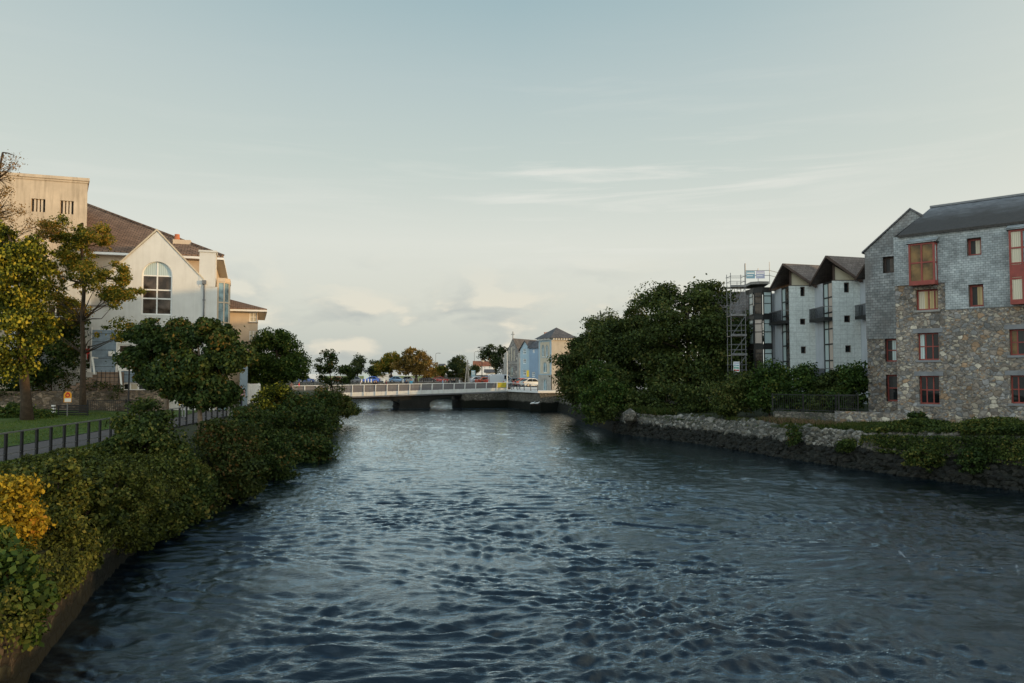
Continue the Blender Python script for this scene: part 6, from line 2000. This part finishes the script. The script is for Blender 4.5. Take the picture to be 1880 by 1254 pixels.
for i, (a, b, D, top, lab) in enumerate([(805, 815, 300, 668, 'white cottage behind the low green tree'), (826, 840, 290, 683, 'white cottage glimpsed below the dark rounded tree'), (668, 684, 310, 679, 'long low cream shed between the flat topped and small dark trees')]):
    o_ = P(a, 690, D); Fk = Fr(o_[:2], 0); wk = Fk.hit(b, 690)[0]; zk_ = P(a, top + 4, D)[2]
    house('cottage', lab, Fk, wk, 7, 3.8, zk_, 'white_paint', 'slate_plain', [], False, P(a, top, D)[2])
lw0, lw1 = P(812, 697, 212), P(925, 697, 205)
lowwall('long pale stone wall across the far quay', [lw0[:2], lw1[:2]], 3.7, P(860, 688.5, 209)[2], 0.5, 'church_stone', 'quay_garden_wall')
# posts, masts, signs
def polething(name, label, px, y_top, Y, zb, r0, mat, cat, extra=None, group=None):
    q = P(px, y_top, Y)
    root = empty(name, (q[0], Y, zb), label, cat, group)
    MB().tube([(q[0], Y, zb), (q[0], Y, (zb + q[2]) / 2), (q[0], Y, q[2])], [r0, r0 * 0.8, r0 * 0.6], 7).build('pole', M[mat], root)
    if extra: extra(root, q)
    return root


def dbl(root, q):
    mb = MB(); mb.bar((q[0] - 0.9, q[1], q[2]), (q[0] + 0.9, q[1], q[2]), 0.08); mb.build('arm', M['black_metal'], root)
    for s in (-0.75, 0.75):
        mb = MB(); mb.box((q[0] + s, q[1], q[2] - 0.12), (0.7, 0.3, 0.16), tap=0.7); mb.build('lamp_head', M['black_metal'], root)


def sgl(root, q):
    mb = MB(); mb.tube([(q[0], q[1], q[2]), (q[0] + 0.3, q[1], q[2] + 0.25), (q[0] + 1.0, q[1], q[2] + 0.3)], 0.05, 6); mb.build('arm', M['black_metal'], root)
    mb = MB(); mb.box((q[0] + 1.2, q[1], q[2] + 0.26), (0.6, 0.22, 0.12), tap=0.7); mb.build('lamp_head', M['black_metal'], root)


polething('street_lamp', 'double headed dark street lamp beside the leaning tree', 885, 637, 178, 3.8, 0.1, 'black_metal', 'street lamp', dbl)
polething('street_lamp', 'thin single headed street lamp behind the red roofed white house', 871, 647, 250, 3.8, 0.09, 'grey_metal', 'street lamp', sgl)
polething('street_lamp', 'thin street lamp standing over the low green tree', 800, 650, 230, 3.8, 0.09, 'grey_metal', 'street lamp', sgl)
polething('flag_pole', 'tall white pole where the bridge meets its angled approach', 931, 645, 133, 2.9, 0.10, 'white_metal', 'pole')
mroot = empty('tripod_mast', P(858, 703, 150), 'dark tripod mast standing on the far side of the bridge', 'mast')
ap_ = P(858, 661, 150)
for px, dy in ((853.5, 0), (862, 0), (859, 2.2)):
    q = P(px, 706, 150 + dy); MB().bar((q[0], 150 + dy, 3.3), (ap_[0], 150.7, ap_[2]), 0.16).build('leg', M['timber'], mroot)
q = P(869, 688, 188)
sroot = empty('blue_sign', (q[0], 188, 3.8), 'blue information sign on two posts in front of the pale stone wall', 'sign')
MB().box((q[0], 188, q[2] + 0.3), (1.0, 0.08, 1.6)).build('panel', M['sign_blue'], sroot)
mb = MB(); mb.box((q[0] - 0.1, 187.94, q[2] + 0.7), (0.6, 0.03, 0.2)); mb.box((q[0], 187.94, q[2] + 0.2), (0.7, 0.03, 0.12)); mb.build('text_band', M['white_paint'], sroot)
for s in (-0.4, 0.4): MB().box((q[0] + s, 188.06, (3.8 + q[2]) / 2 - 0.3), (0.08, 0.05, q[2] - 3.8)).build('post', M['grey_metal'], sroot)
q = P(969, 686, 139)
yb_ = empty('yellow_sign', (q[0], 139, zq), 'upright yellow sign in front of the pale blue gabled house', 'sign')
MB().box((q[0], 138.95, q[2]), (0.45, 0.06, 1.2)).build('panel', M['banner_yellow'], yb_); MB().box((q[0], 139.02, (zq + q[2]) / 2), (0.07, 0.07, q[2] - zq)).build('post', M['grey_metal'], yb_)
# white bollards on the far quay
for k, px in enumerate((600, 612, 624, 640, 664, 670.5, 676, 681.5, 705, 740)):
    q = P(px, 700, 192.6)
    bo = empty('bollard', (q[0], 192.6, 3.82), 'short white bollard along the far quay edge', 'bollard', 'white bollards along the far quay edge')
    mb = MB(); mb.tube([(q[0], 192.6, 3.8), (q[0], 192.6, 4.6)], [0.13, 0.11], 8); mb.tube([(q[0], 192.6, 4.62), (q[0], 192.6, 4.74)], [0.16, 0.07], 8); mb.build('body', M['white_paint'], bo)
# low quay railing below the autumn trees
fa, fb = P(752, 700, 193.3), P(850, 700, 193.3)
vfence('thin grey quay railing under the golden brown tree', [(fa[0], fa[1], 3.82), (fb[0], fb[1], 3.82)], 1.1, 0.5, 'grey_metal', 'quay_railing', 2.5, bw=0.04, rail=0.06)

# ------------------------------------------------------------------ cars
def carmat(c):
    m, nt, b = newmat('car_paint')
    b.inputs['Base Color'].default_value = c4(c); setin(b, Roughness=0.25, Metallic=0.3); b.inputs['Coat Weight'].default_value = 0.5
    return m


def car_proto(van=False):
    root = bpy.data.objects.new('parked_van' if van else 'parked_car', None); COL.objects.link(root)
    if van:
        lo = [(-2.5, 0.32), (2.45, 0.32), (2.55, 0.6), (2.5, 0.95), (1.75, 1.15), (1.15, 1.95), (0.9, 2.05), (-2.45, 2.05), (-2.55, 1.9)]
        bands = [[(1.62, 1.18), (1.12, 1.88), (0.35, 1.88), (0.35, 1.18)]]
        ax, wr = (-1.55, 1.6), 0.34
    else:
        lo = [(-2.05, 0.30), (2.05, 0.30), (2.12, 0.55), (2.0, 0.78), (1.0, 0.92), (0.35, 1.40), (-0.1, 1.47), (-1.05, 1.44), (-1.75, 1.0), (-2.1, 0.92)]
        bands = [[(0.85, 0.95), (0.30, 1.36), (-0.35, 1.40), (-0.35, 0.95)], [(-0.43, 0.95), (-0.43, 1.40), (-1.02, 1.38), (-1.55, 0.98)]]
        ax, wr = (-1.3, 1.32), 0.31
    mb = MB()
    n = len(lo)
    def hw(z): return 0.86 - 0.20 * max(0, z - 0.9) / 0.6 if not van else 0.95 - 0.08 * max(0, z - 1.1)
    vs = []
    for s in (-1, 1): vs += [(x, s * hw(z), z) for x, z in lo]
    mb.add(vs, [tuple(range(n)), tuple(range(2 * n - 1, n - 1, -1))] + [(i, (i + 1) % n, n + (i + 1) % n, n + i) for i in range(n)])
    bo = mb.build('body', carmat((0.3, 0.3, 0.3)), root)
    bv = bo.modifiers.new('bevel', 'BEVEL'); bv.width = 0.06; bv.segments = 2
    for bd in bands:
        for s in (-1, 1): MB().add([(x, s * (hw(z) + 0.012), z) for x, z in bd], [tuple(range(len(bd)))]).build('side_window', M['glass'], root)
    for (xa, za_), (xb_, zb3) in ([((0.97, 0.95), (0.38, 1.40)), ((-1.72, 1.02), (-1.10, 1.42))] if not van else [((1.74, 1.18), (1.18, 1.92))]):
        d = 0.02 if xa > 0 else -0.02
        MB().add([(xa + d, -hw(za_) * 0.9, za_ + 0.02), (xa + d, hw(za_) * 0.9, za_ + 0.02), (xb_ + d, hw(zb3) * 0.88, zb3 + 0.02), (xb_ + d, -hw(zb3) * 0.88, zb3 + 0.02)], [(0, 1, 2, 3)]).build('windscreen', M['glass'], root)
    for x in ax:
        for s in (-1, 1):
            mb = MB(); mb.tube([(x, s * 0.68, wr), (x, s * 0.89, wr)], wr, 14)
            wh = mb.build('wheel', M['tyre'], root)
            mb = MB(); mb.tube([(x, s * 0.885, wr), (x, s * 0.90, wr)], wr * 0.6, 10); mb.build('rim', M['rim'], wh)
    for s in (-1, 1):
        x = 2.53 if van else 2.07
        MB().box((x, s * 0.62, 0.72 if not van else 0.8), (0.1, 0.34, 0.15)).build('headlight', M['lamp_glass'], root)
        MB().box((-x - 0.02, s * 0.68, 0.8 if not van else 1.0), (0.06, 0.2, 0.2)).build('tail_light', M['red_plastic'], root)
    return root


pc, pv = car_proto(), car_proto(True)
used = {False: False, True: False}
gcar = 'vehicles parked on the far quays'
def put_car(px, Y, zb, rz, c, label, van=False):
    src = pv if van else pc
    if used[van]: o = copy_tree(src)
    else: o = src; used[van] = True
    q = P(px, 700, Y)
    o.location = (q[0], Y, zb); o.rotation_euler = (0, 0, rz)
    tag(o, label, 'van' if van else 'car', gcar)
    for chd in o.children:
        if chd.name.startswith('body'):
            chd.data = chd.data.copy(); chd.data.materials.clear(); chd.data.materials.append(carmat(c))


H = math.pi / 2
put_car(563, 197, 3.82, 0.1, (0.05, 0.08, 0.2), 'navy car behind the round bushy green tree')
put_car(585, 198, 3.82, 0.05, (0.6, 0.6, 0.6), 'white van left of the slender open tree', True)
put_car(622, 197, 3.82, 0.1, (0.3, 0.08, 0.05), 'dark red car half hidden by the slender open tree')
put_car(655, 199, 3.82, 0.0, (0.1, 0.1, 0.11), 'charcoal car under the flat topped dark tree')
put_car(682, 197, 3.82, 3.1, (0.05, 0.12, 0.45), 'bright blue car just right of the flat topped dark tree')
put_car(712, 203, 3.82, 0.1, (0.65, 0.66, 0.66), 'white van behind the trunk of the yellow green tree', True)
put_car(730, 197, 3.82, 0.0, (0.12, 0.2, 0.32), 'slate blue car between the two autumn trees')
put_car(746, 199, 3.82, 3.1, (0.4, 0.42, 0.44), 'silver car at the left of the golden brown trunk')
put_car(785, 198, 3.82, 0.0, (0.06, 0.07, 0.09), 'black car to the right of the golden brown trunk')
put_car(808, 200, 3.82, 0.2, (0.25, 0.03, 0.03), 'dark red car below the low green tree')
put_car(879, 168, 3.85, 0.3, (0.55, 0.58, 0.62), 'pale silver car below the double headed lamp')
put_car(892, 160, 3.75, 0.5, (0.40, 0.10, 0.06), 'rusty red car in the row before the church aisle')
put_car(901, 172, 3.88, 0.2, (0.10, 0.2, 0.42), 'blue car in the row behind the rusty red one')
put_car(910, 158, 3.75, 0.4, (0.45, 0.07, 0.05), 'small red car left of the yellow banner')
put_car(921, 152, 3.7, 0.2, (0.6, 0.62, 0.66), 'white van with blue side glass above the yellow banner', True)
put_car(945, 147, 3.62, 0.6, (0.45, 0.46, 0.46), 'grey car parked under the church door')
put_car(964, 138, 3.56, 0.5, (0.35, 0.08, 0.06), 'maroon car parked under the pale blue gabled house')
put_car(977, 134, 3.56, 0.5, (0.6, 0.62, 0.63), 'white car parked under the darker blue terraced house')

# ------------------------------------------------------------------ people
def person_mesh(walk, arm, r):
    me = bpy.data.meshes.new('person'); o = bpy.data.objects.new('person_build', me); COL.objects.link(o)
    s = walk
    J = {'pel': (0, 0, 0.95, .135), 'sp': (0, 0.01, 1.12, .125), 'ch': (0, 0.0, 1.32, .15), 'nk': (0, 0, 1.47, .06), 'hd0': (0, -.01, 1.56, .085), 'hd1': (0, -.015, 1.66, .098), 'hd2': (0, -.005, 1.73, .07)}
    E = [('pel', 'sp'), ('sp', 'ch'), ('ch', 'nk'), ('nk', 'hd0'), ('hd0', 'hd1'), ('hd1', 'hd2')]
    for k, sd in (('l', -1), ('r', 1)):
        f = s * sd
        J['hp' + k] = (0.10 * sd, 0, 0.90, .095); J['kn' + k] = (0.11 * sd, -0.16 * f - 0.02, 0.50, .062)
        J['an' + k] = (0.11 * sd, -0.10 * f + (0.16 if f < 0 else -0.06) * abs(s), 0.09, .042); J['to' + k] = (0.13 * sd, J['an' + k][1] - 0.17, 0.035, .035)
        J['sh' + k] = (0.19 * sd, 0, 1.40, .062); J['el' + k] = (0.25 * sd, 0.06 * f + 0.02, 1.12, .045)
        if arm: J['wr' + k] = (0.16 * sd, -0.24, 1.06, .032); J['hn' + k] = (0.13 * sd, -0.31, 1.08, .034)
        else: J['wr' + k] = (0.26 * sd, 0.13 * f - 0.06, 0.88, .033); J['hn' + k] = (0.255 * sd, 0.15 * f - 0.09, 0.78, .036)
        E += [('pel', 'hp' + k), ('hp' + k, 'kn' + k), ('kn' + k, 'an' + k), ('an' + k, 'to' + k), ('ch', 'sh' + k), ('sh' + k, 'el' + k), ('el' + k, 'wr' + k), ('wr' + k, 'hn' + k)]
    names = list(J)
    me.from_pydata([J[k][:3] for k in names], [(names.index(a), names.index(b)) for a, b in E], [])
    o.modifiers.new('Skin', 'SKIN'); sub = o.modifiers.new('Sub', 'SUBSURF'); sub.levels = 1
    for i, k in enumerate(names):
        d = me.skin_vertices[0].data[i]; d.radius = (J[k][3], J[k][3]); d.use_root = (k == 'pel')
    dg = bpy.context.evaluated_depsgraph_get()
    m2 = bpy.data.meshes.new_from_object(o.evaluated_get(dg))
    bpy.data.objects.remove(o)
    idx = []
    for p in m2.polygons:
        c = p.center
        if c.z > 1.47: k = 0
        elif c.z > 0.96 or abs(c.x) > 0.215:
            k = 0 if ((not arm and abs(c.x) > 0.2 and c.z < 0.90) or (arm and c.y < -0.2)) else 1
        elif c.z < 0.085: k = 3
        else: k = 2
        idx.append(k); p.use_smooth = True
    while len(m2.materials) < 4: m2.materials.append(None)
    m2.polygons.foreach_set('material_index', np.array(idx, dtype=np.int32))
    return m2


PM = [person_mesh(0.0, False, rng), person_mesh(1.0, False, rng), person_mesh(0.0, True, rng)]
def cloth(c):
    return surf('cloth', c, 0.9, 0.12, 6.0)


hairV = []
def person(loc, rz, kind, top, legs, hair, label, s=1.0, group='people on the bridge'):
    me = PM[kind].copy()
    mats_ = [M['skin'], cloth(top), cloth(legs), M['tyre']]
    for i, mm_ in enumerate(mats_): me.materials[i] = mm_
    o = bpy.data.objects.new('person', me); COL.objects.link(o)
    o.location = tuple(float(c) for c in loc); o.rotation_euler = (0, 0, rz); o.scale = (s, s, s)
    tag(o, label, 'person', group)
    bm = bmesh.new(); bmesh.ops.create_uvsphere(bm, u_segments=12, v_segments=8, radius=0.112)
    for v in bm.verts:
        if v.co.y < -0.02 and v.co.z < 0.02: v.co.y = -0.02 + (v.co.y + 0.02) * 0.15
        if v.co.z < -0.03: v.co.y = max(v.co.y, 0.01)
    hm = bpy.data.meshes.new('hair'); bm.to_mesh(hm); bm.free()
    hm.materials.append(cloth(hair))
    ho = bpy.data.objects.new('hair', hm); COL.objects.link(ho); ho.parent = o; ho.location = (0, 0.012, 1.685)
    return o


def onbridge(px, v=-0.9):
    u = bx.hit(px, 704, v)[0]
    q = bx.p(u, v, fasz(u) + 0.75)
    return q


PB = [(549, 1, (0.5, 0.03, 0.05), (0.03, 0.03, 0.05), (0.03, 0.02, 0.01), 'person in a bright red top near the left end of the bridge', 1.5),
      (662, 1, (0.35, 0.38, 0.45), (0.02, 0.02, 0.03), (0.02, 0.015, 0.01), 'person in a pale grey top walking left of the small dark tree', 1.6),
      (687, 2, (0.02, 0.02, 0.02), (0.02, 0.02, 0.03), (0.02, 0.015, 0.01), 'person in black leaning on the railing below the bright blue car', 0),
      (691, 2, (0.03, 0.02, 0.03), (0.04, 0.04, 0.06), (0.05, 0.03, 0.015), 'second dark clothed person leaning next to the one in black', 0),
      (709, 1, (0.12, 0.01, 0.02), (0.02, 0.02, 0.02), (0.02, 0.015, 0.01), 'person in a maroon top under the yellow green tree', -1.5),
      (746, 2, (0.02, 0.025, 0.05), (0.02, 0.02, 0.03), (0.02, 0.015, 0.01), 'person in a navy jacket just left of the tall one in light blue', 0.4),
      (755, 0, (0.10, 0.34, 0.48), (0.10, 0.22, 0.35), (0.12, 0.08, 0.04), 'tall person in light blue beside the golden brown tree trunk', 0),
      (813, 1, (0.25, 0.36, 0.50), (0.16, 0.24, 0.38), (0.05, 0.03, 0.02), 'person in pale denim blue walking below the low green tree', 1.5),
      (824, 1, (0.02, 0.02, 0.025), (0.02, 0.02, 0.03), (0.02, 0.015, 0.01), 'person in black walking just right of the one in pale denim', 1.5),
      (829.5, 1, (0.03, 0.03, 0.04), (0.02, 0.02, 0.02), (0.03, 0.02, 0.01), 'person in dark grey walking left of the pair by the mast', -1.5),
      (834, 0, (0.02, 0.02, 0.02), (0.03, 0.03, 0.04), (0.02, 0.015, 0.01), 'person in a black coat standing beside the walker in dark grey', 0.2),
      (844, 1, (0.5, 0.5, 0.5), (0.02, 0.02, 0.02), (0.02, 0.015, 0.01), 'person in a white top and black trousers near the tripod mast', 1.4)]
for px, k, t, l, h, lab, rz_ in PB:
    person(onbridge(px, -1.0 if px != 755 else -2.2), rz_, k, t, l, h, lab, 1.0 if px != 755 else 1.06)
for px, k, t, l, h, lab in [(940, 1, (0.03, 0.03, 0.04), (0.05, 0.06, 0.1), (0.02, 0.015, 0.01), 'person in a dark jacket on the bridge approach by the white pole'),
                            (946, 1, (0.02, 0.02, 0.03), (0.02, 0.02, 0.02), (0.04, 0.025, 0.01), 'person in black in the middle of the bridge approach'),
                            (954, 0, (0.5, 0.5, 0.48), (0.06, 0.07, 0.1), (0.03, 0.02, 0.01), 'person in a white shirt on the bridge approach below the blue house')]:
    u = AN.hit(px, 706, -1.2)[0]
    person(AN.p(u, -1.2, zf0 + (zf1 - zf0) * u / AL + 0.35), 1.2, k, t, l, h, lab)
gl = 'people on the left footpath'
q = P(338, 740, 51); person((q[0], 51, pz(51) + 0.02), 0.3, 1, (0.72, 0.42, 0.02), (0.3, 0.3, 0.3), (0.03, 0.02, 0.01), 'person in a bright yellow top behind the maple leaves', 1.0, gl)
q = P(467, 740, 72); person((q[0], 72, 3.0), 0.2, 1, (0.45, 0.38, 0.34), (0.08, 0.08, 0.1), (0.16, 0.04, 0.015), 'red haired person by the white picket fence', 1.0, gl)
q = P(443, 735, 64.6); person((q[0], 64.6, 2.9), 0.0, 1, (0.5, 0.28, 0.28), (0.05, 0.05, 0.08), (0.05, 0.03, 0.02), 'person in a pink top beside the tall pale blue box', 1.0, gl)
q = P(535, 730, 108); person((q[0], 108, 2.9), 0.0, 1, (0.35, 0.2, 0.14), (0.04, 0.04, 0.06), (0.12, 0.05, 0.02), 'person in a tan top walking near the bridge end', 1.0, gl)
# two white gulls standing at the water edge
for px, lab in ((978, 'white gull on the ledge at the foot of the approach'), (986, 'white gull nearest the square tower house')):
    q = P(px, 741, 119)
    root = empty('gull', (q[0], 119, q[2] - 0.22), lab, 'bird')
    mb = MB(); z = q[2]
    mb.tube([(q[0] - 0.42, 119, z - 0.02), (q[0] - 0.2, 119, z + 0.05), (q[0], 119, z + 0.06), (q[0] + 0.18, 119, z + 0.1), (q[0] + 0.26, 119, z + 0.22), (q[0] + 0.36, 119, z + 0.25), (q[0] + 0.44, 119, z + 0.23)], [0.03, 0.1, 0.14, 0.11, 0.065, 0.06, 0.015], 10)
    mb.build('body', M['white_paint'], root, True)
    for s in (-0.04, 0.04): MB().tube([(q[0] + 0.02, 119 + s, z), (q[0] + 0.02, 119 + s, z - 0.24)], 0.014, 5).build('leg', M['terracotta'], root)
lg = P(982, 748, 119)
o = MB().box((lg[0] + 0.1, 119.4, -0.1), (1.9, 1.2, 2 * (P(982, 741, 119)[2] - 0.2) + 0.2), tap=0.85).build('stone_ledge', M['quay_stone'])
tag(o, 'low stone ledge where the two gulls stand', 'ledge')
# ------------------------------------------------------------------ sky and light
SUN_EL, SUN_AZ = math.radians(4.6), math.atan2(0.97, -0.24)   # azimuth measured from +Y towards +X
w = bpy.data.worlds.new('World')
SC.world = w
w.use_nodes = True
nt = w.node_tree
nt.nodes.clear()
out = N(nt, 'OutputWorld')
sky = N(nt, 'TexSky', sky_type='NISHITA')
sky.sun_disc = False
sky.sun_elevation = SUN_EL
sky.sun_rotation = SUN_AZ
sky.air_density = 1.0; sky.dust_density = 2.0; sky.ozone_density = 1.2
bg1 = N(nt, 'Background'); bg1.inputs['Strength'].default_value = 0.09
nt.links.new(sky.outputs[0], bg1.inputs['Color'])
tc = N(nt, 'TexCoord')
nrm = N(nt, 'VectorMath', operation='NORMALIZE')
nt.links.new(tc.outputs['Generated'], nrm.inputs[0])
sx = N(nt, 'SeparateXYZ'); nt.links.new(nrm.outputs[0], sx.inputs[0])
grad = ramp(nt, [(0.0, (0.53, 0.57, 0.54)), (0.045, (0.63, 0.66, 0.60)), (0.10, (0.755, 0.765, 0.68)), (0.17, (0.80, 0.82, 0.745)), (0.27, (0.62, 0.705, 0.665)),
                 (0.36, (0.52, 0.63, 0.635)), (0.45, (0.395, 0.54, 0.58)), (0.60, (0.19, 0.31, 0.41)), (1.0, (0.20, 0.32, 0.44))])
nt.links.new(sx.outputs['Z'], grad.inputs['Fac'])
# low cumulus bank
mp = N(nt, 'Mapping'); mp.inputs['Scale'].default_value = (5.5, 5.5, 13.0); mp.inputs['Location'].default_value = (3.1, 1.7, 0.4)
nt.links.new(nrm.outputs[0], mp.inputs['Vector'])
n1 = N(nt, 'TexNoise'); setin(n1, Scale=1.55, Detail=7, Roughness=0.52, Distortion=0.25)
nt.links.new(mp.outputs[0], n1.inputs['Vector'])
band = ramp(nt, [(0.0, 0.55), (0.03, 0.9), (0.075, 0.85), (0.125, 0.28), (0.16, 0.0)])
nt.links.new(sx.outputs['Z'], band.inputs['Fac'])
th = ramp(nt, [(0.47, 0.0), (0.60, 1.0)])
nt.links.new(n1.outputs['Fac'], th.inputs['Fac'])
mk = N(nt, 'Math', operation='MULTIPLY'); nt.links.new(th.outputs['Color'], mk.inputs[0]); nt.links.new(band.outputs['Color'], mk.inputs[1])
# cloud shade: sample a little higher for lit tops against grey bellies
mp2 = N(nt, 'Mapping'); mp2.inputs['Scale'].default_value = (5.5, 5.5, 13.0); mp2.inputs['Location'].default_value = (3.22, 1.7, 0.62)
nt.links.new(nrm.outputs[0], mp2.inputs['Vector'])
n2 = N(nt, 'TexNoise'); setin(n2, Scale=1.55, Detail=7, Roughness=0.52, Distortion=0.25)
nt.links.new(mp2.outputs[0], n2.inputs['Vector'])
df = N(nt, 'Math', operation='SUBTRACT'); nt.links.new(n1.outputs['Fac'], df.inputs[0]); nt.links.new(n2.outputs['Fac'], df.inputs[1])
cr = ramp(nt, [(0.0, (0.46, 0.50, 0.50)), (0.45, (0.60, 0.615, 0.57)), (1.0, (0.92, 0.85, 0.70))])
ms = N(nt, 'MapRange'); setin(ms, From_Min=-0.09, From_Max=0.09); nt.links.new(df.outputs[0], ms.inputs['Value'])
nt.links.new(ms.outputs[0], cr.inputs['Fac'])
mm = N(nt, 'Math', operation='MULTIPLY'); mm.inputs[1].default_value = 0.85; nt.links.new(mk.outputs[0], mm.inputs[0])
col = mixc(nt, mm.outputs[0], grad.outputs['Color'], cr.outputs['Color'])
# thin high cirrus, drawn out along one direction
rot = N(nt, 'Mapping'); rot.inputs['Rotation'].default_value = (0, math.radians(10), 0); rot.inputs['Scale'].default_value = (2.6, 2.0, 34)
nt.links.new(nrm.outputs[0], rot.inputs['Vector'])
n3 = N(nt, 'TexNoise'); setin(n3, Scale=1.25, Detail=8, Roughness=0.6, Distortion=0.5)
nt.links.new(rot.outputs[0], n3.inputs['Vector'])
t3 = ramp(nt, [(0.49, 0.0), (0.66, 0.85)])
nt.links.new(n3.outputs['Fac'], t3.inputs['Fac'])
b3 = ramp(nt, [(0.10, 0.0), (0.19, 0.6), (0.245, 1.0), (0.30, 0.25), (0.42, 0.0)])
nt.links.new(sx.outputs['Z'], b3.inputs['Fac'])
bx3 = ramp(nt, [(0.0, 0.25), (0.46, 0.3), (0.52, 1.0), (0.64, 1.0), (0.72, 0.35), (1.0, 0.3)])
mx3 = N(nt, 'MapRange'); setin(mx3, From_Min=-1.0, From_Max=1.0); nt.links.new(sx.outputs['X'], mx3.inputs['Value'])
nt.links.new(mx3.outputs[0], bx3.inputs['Fac'])
k3 = N(nt, 'Math', operation='MULTIPLY'); nt.links.new(t3.outputs['Color'], k3.inputs[0]); nt.links.new(b3.outputs['Color'], k3.inputs[1])
k4 = N(nt, 'Math', operation='MULTIPLY'); nt.links.new(k3.outputs[0], k4.inputs[0]); nt.links.new(bx3.outputs['Color'], k4.inputs[1])
col = mixc(nt, k4.outputs[0], col, (0.90, 0.90, 0.83))
# the picture's sides are paler than its middle
sd_ = N(nt, 'MapRange'); setin(sd_, From_Min=-1.0, From_Max=1.0); nt.links.new(sx.outputs['X'], sd_.inputs['Value'])
sr2 = ramp(nt, [(0.0, 0.35), (0.225, 0.26), (0.375, 0.07), (0.5, 0.0), (0.625, 0.10), (0.775, 0.40), (1.0, 0.5)]); nt.links.new(sd_.outputs[0], sr2.inputs['Fac'])
up_ = N(nt, 'MapRange'); setin(up_, From_Min=0.08, From_Max=0.22); nt.links.new(sx.outputs['Z'], up_.inputs['Value'])
sm_ = N(nt, 'Math', operation='MULTIPLY'); nt.links.new(sr2.outputs['Color'], sm_.inputs[0]); nt.links.new(up_.outputs[0], sm_.inputs[1])
col = mixc(nt, sm_.outputs[0], col, (0.74, 0.765, 0.70))
# broad warm glow round the low sun, off to the right of the picture
dp = N(nt, 'VectorMath', operation='DOT_PRODUCT')
nt.links.new(nrm.outputs[0], dp.inputs[0]); dp.inputs[1].default_value = (0.97, -0.24, 0.09)
pw = N(nt, 'Math', operation='POWER', use_clamp=False); pw.inputs[1].default_value = 3.0
cl = N(nt, 'Math', operation='MAXIMUM'); cl.inputs[1].default_value = 0.0
nt.links.new(dp.outputs['Value'], cl.inputs[0]); nt.links.new(cl.outputs[0], pw.inputs[0])
col = mixc(nt, pw.outputs[0], col, (0.9, 0.68, 0.40), 'ADD')
# added fill: unseen sky behind the viewer raised to brighten fronts facing it
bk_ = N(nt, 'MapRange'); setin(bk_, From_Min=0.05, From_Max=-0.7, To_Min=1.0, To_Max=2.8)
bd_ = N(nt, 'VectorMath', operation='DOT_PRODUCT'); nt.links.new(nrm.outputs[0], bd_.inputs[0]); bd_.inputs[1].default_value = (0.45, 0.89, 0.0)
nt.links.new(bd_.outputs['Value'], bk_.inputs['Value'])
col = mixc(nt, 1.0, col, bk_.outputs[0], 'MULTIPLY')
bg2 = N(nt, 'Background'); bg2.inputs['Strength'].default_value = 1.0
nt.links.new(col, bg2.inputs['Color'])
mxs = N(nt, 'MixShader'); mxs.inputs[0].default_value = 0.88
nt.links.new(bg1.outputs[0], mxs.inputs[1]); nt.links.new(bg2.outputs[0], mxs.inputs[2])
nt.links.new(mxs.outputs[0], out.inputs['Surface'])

sd = bpy.data.lights.new('sun', 'SUN')
sd.energy = 2.9
sd.angle = math.radians(0.5)
sd.color = (1.0, 0.62, 0.26)
so = bpy.data.objects.new('sun', sd)
COL.objects.link(so)
dirv = Vector((math.sin(SUN_AZ) * math.cos(SUN_EL), math.cos(SUN_AZ) * math.cos(SUN_EL), math.sin(SUN_EL)))
so.rotation_euler = dirv.to_track_quat('Z', 'Y').to_euler()
so.location = (60, -20, 40)

SC.render.engine = 'CYCLES'
SC.cycles.use_denoising = True
SC.cycles.max_bounces = 6
SC.cycles.transparent_max_bounces = 8
SC.cycles.caustics_reflective = False
SC.cycles.caustics_refractive = False
SC.cycles.sample_clamp_indirect = 4.0
vs = SC.view_settings
vs.view_transform = 'Standard'
vs.look = 'None'
vs.exposure = 0.0
vs.gamma = 1.0
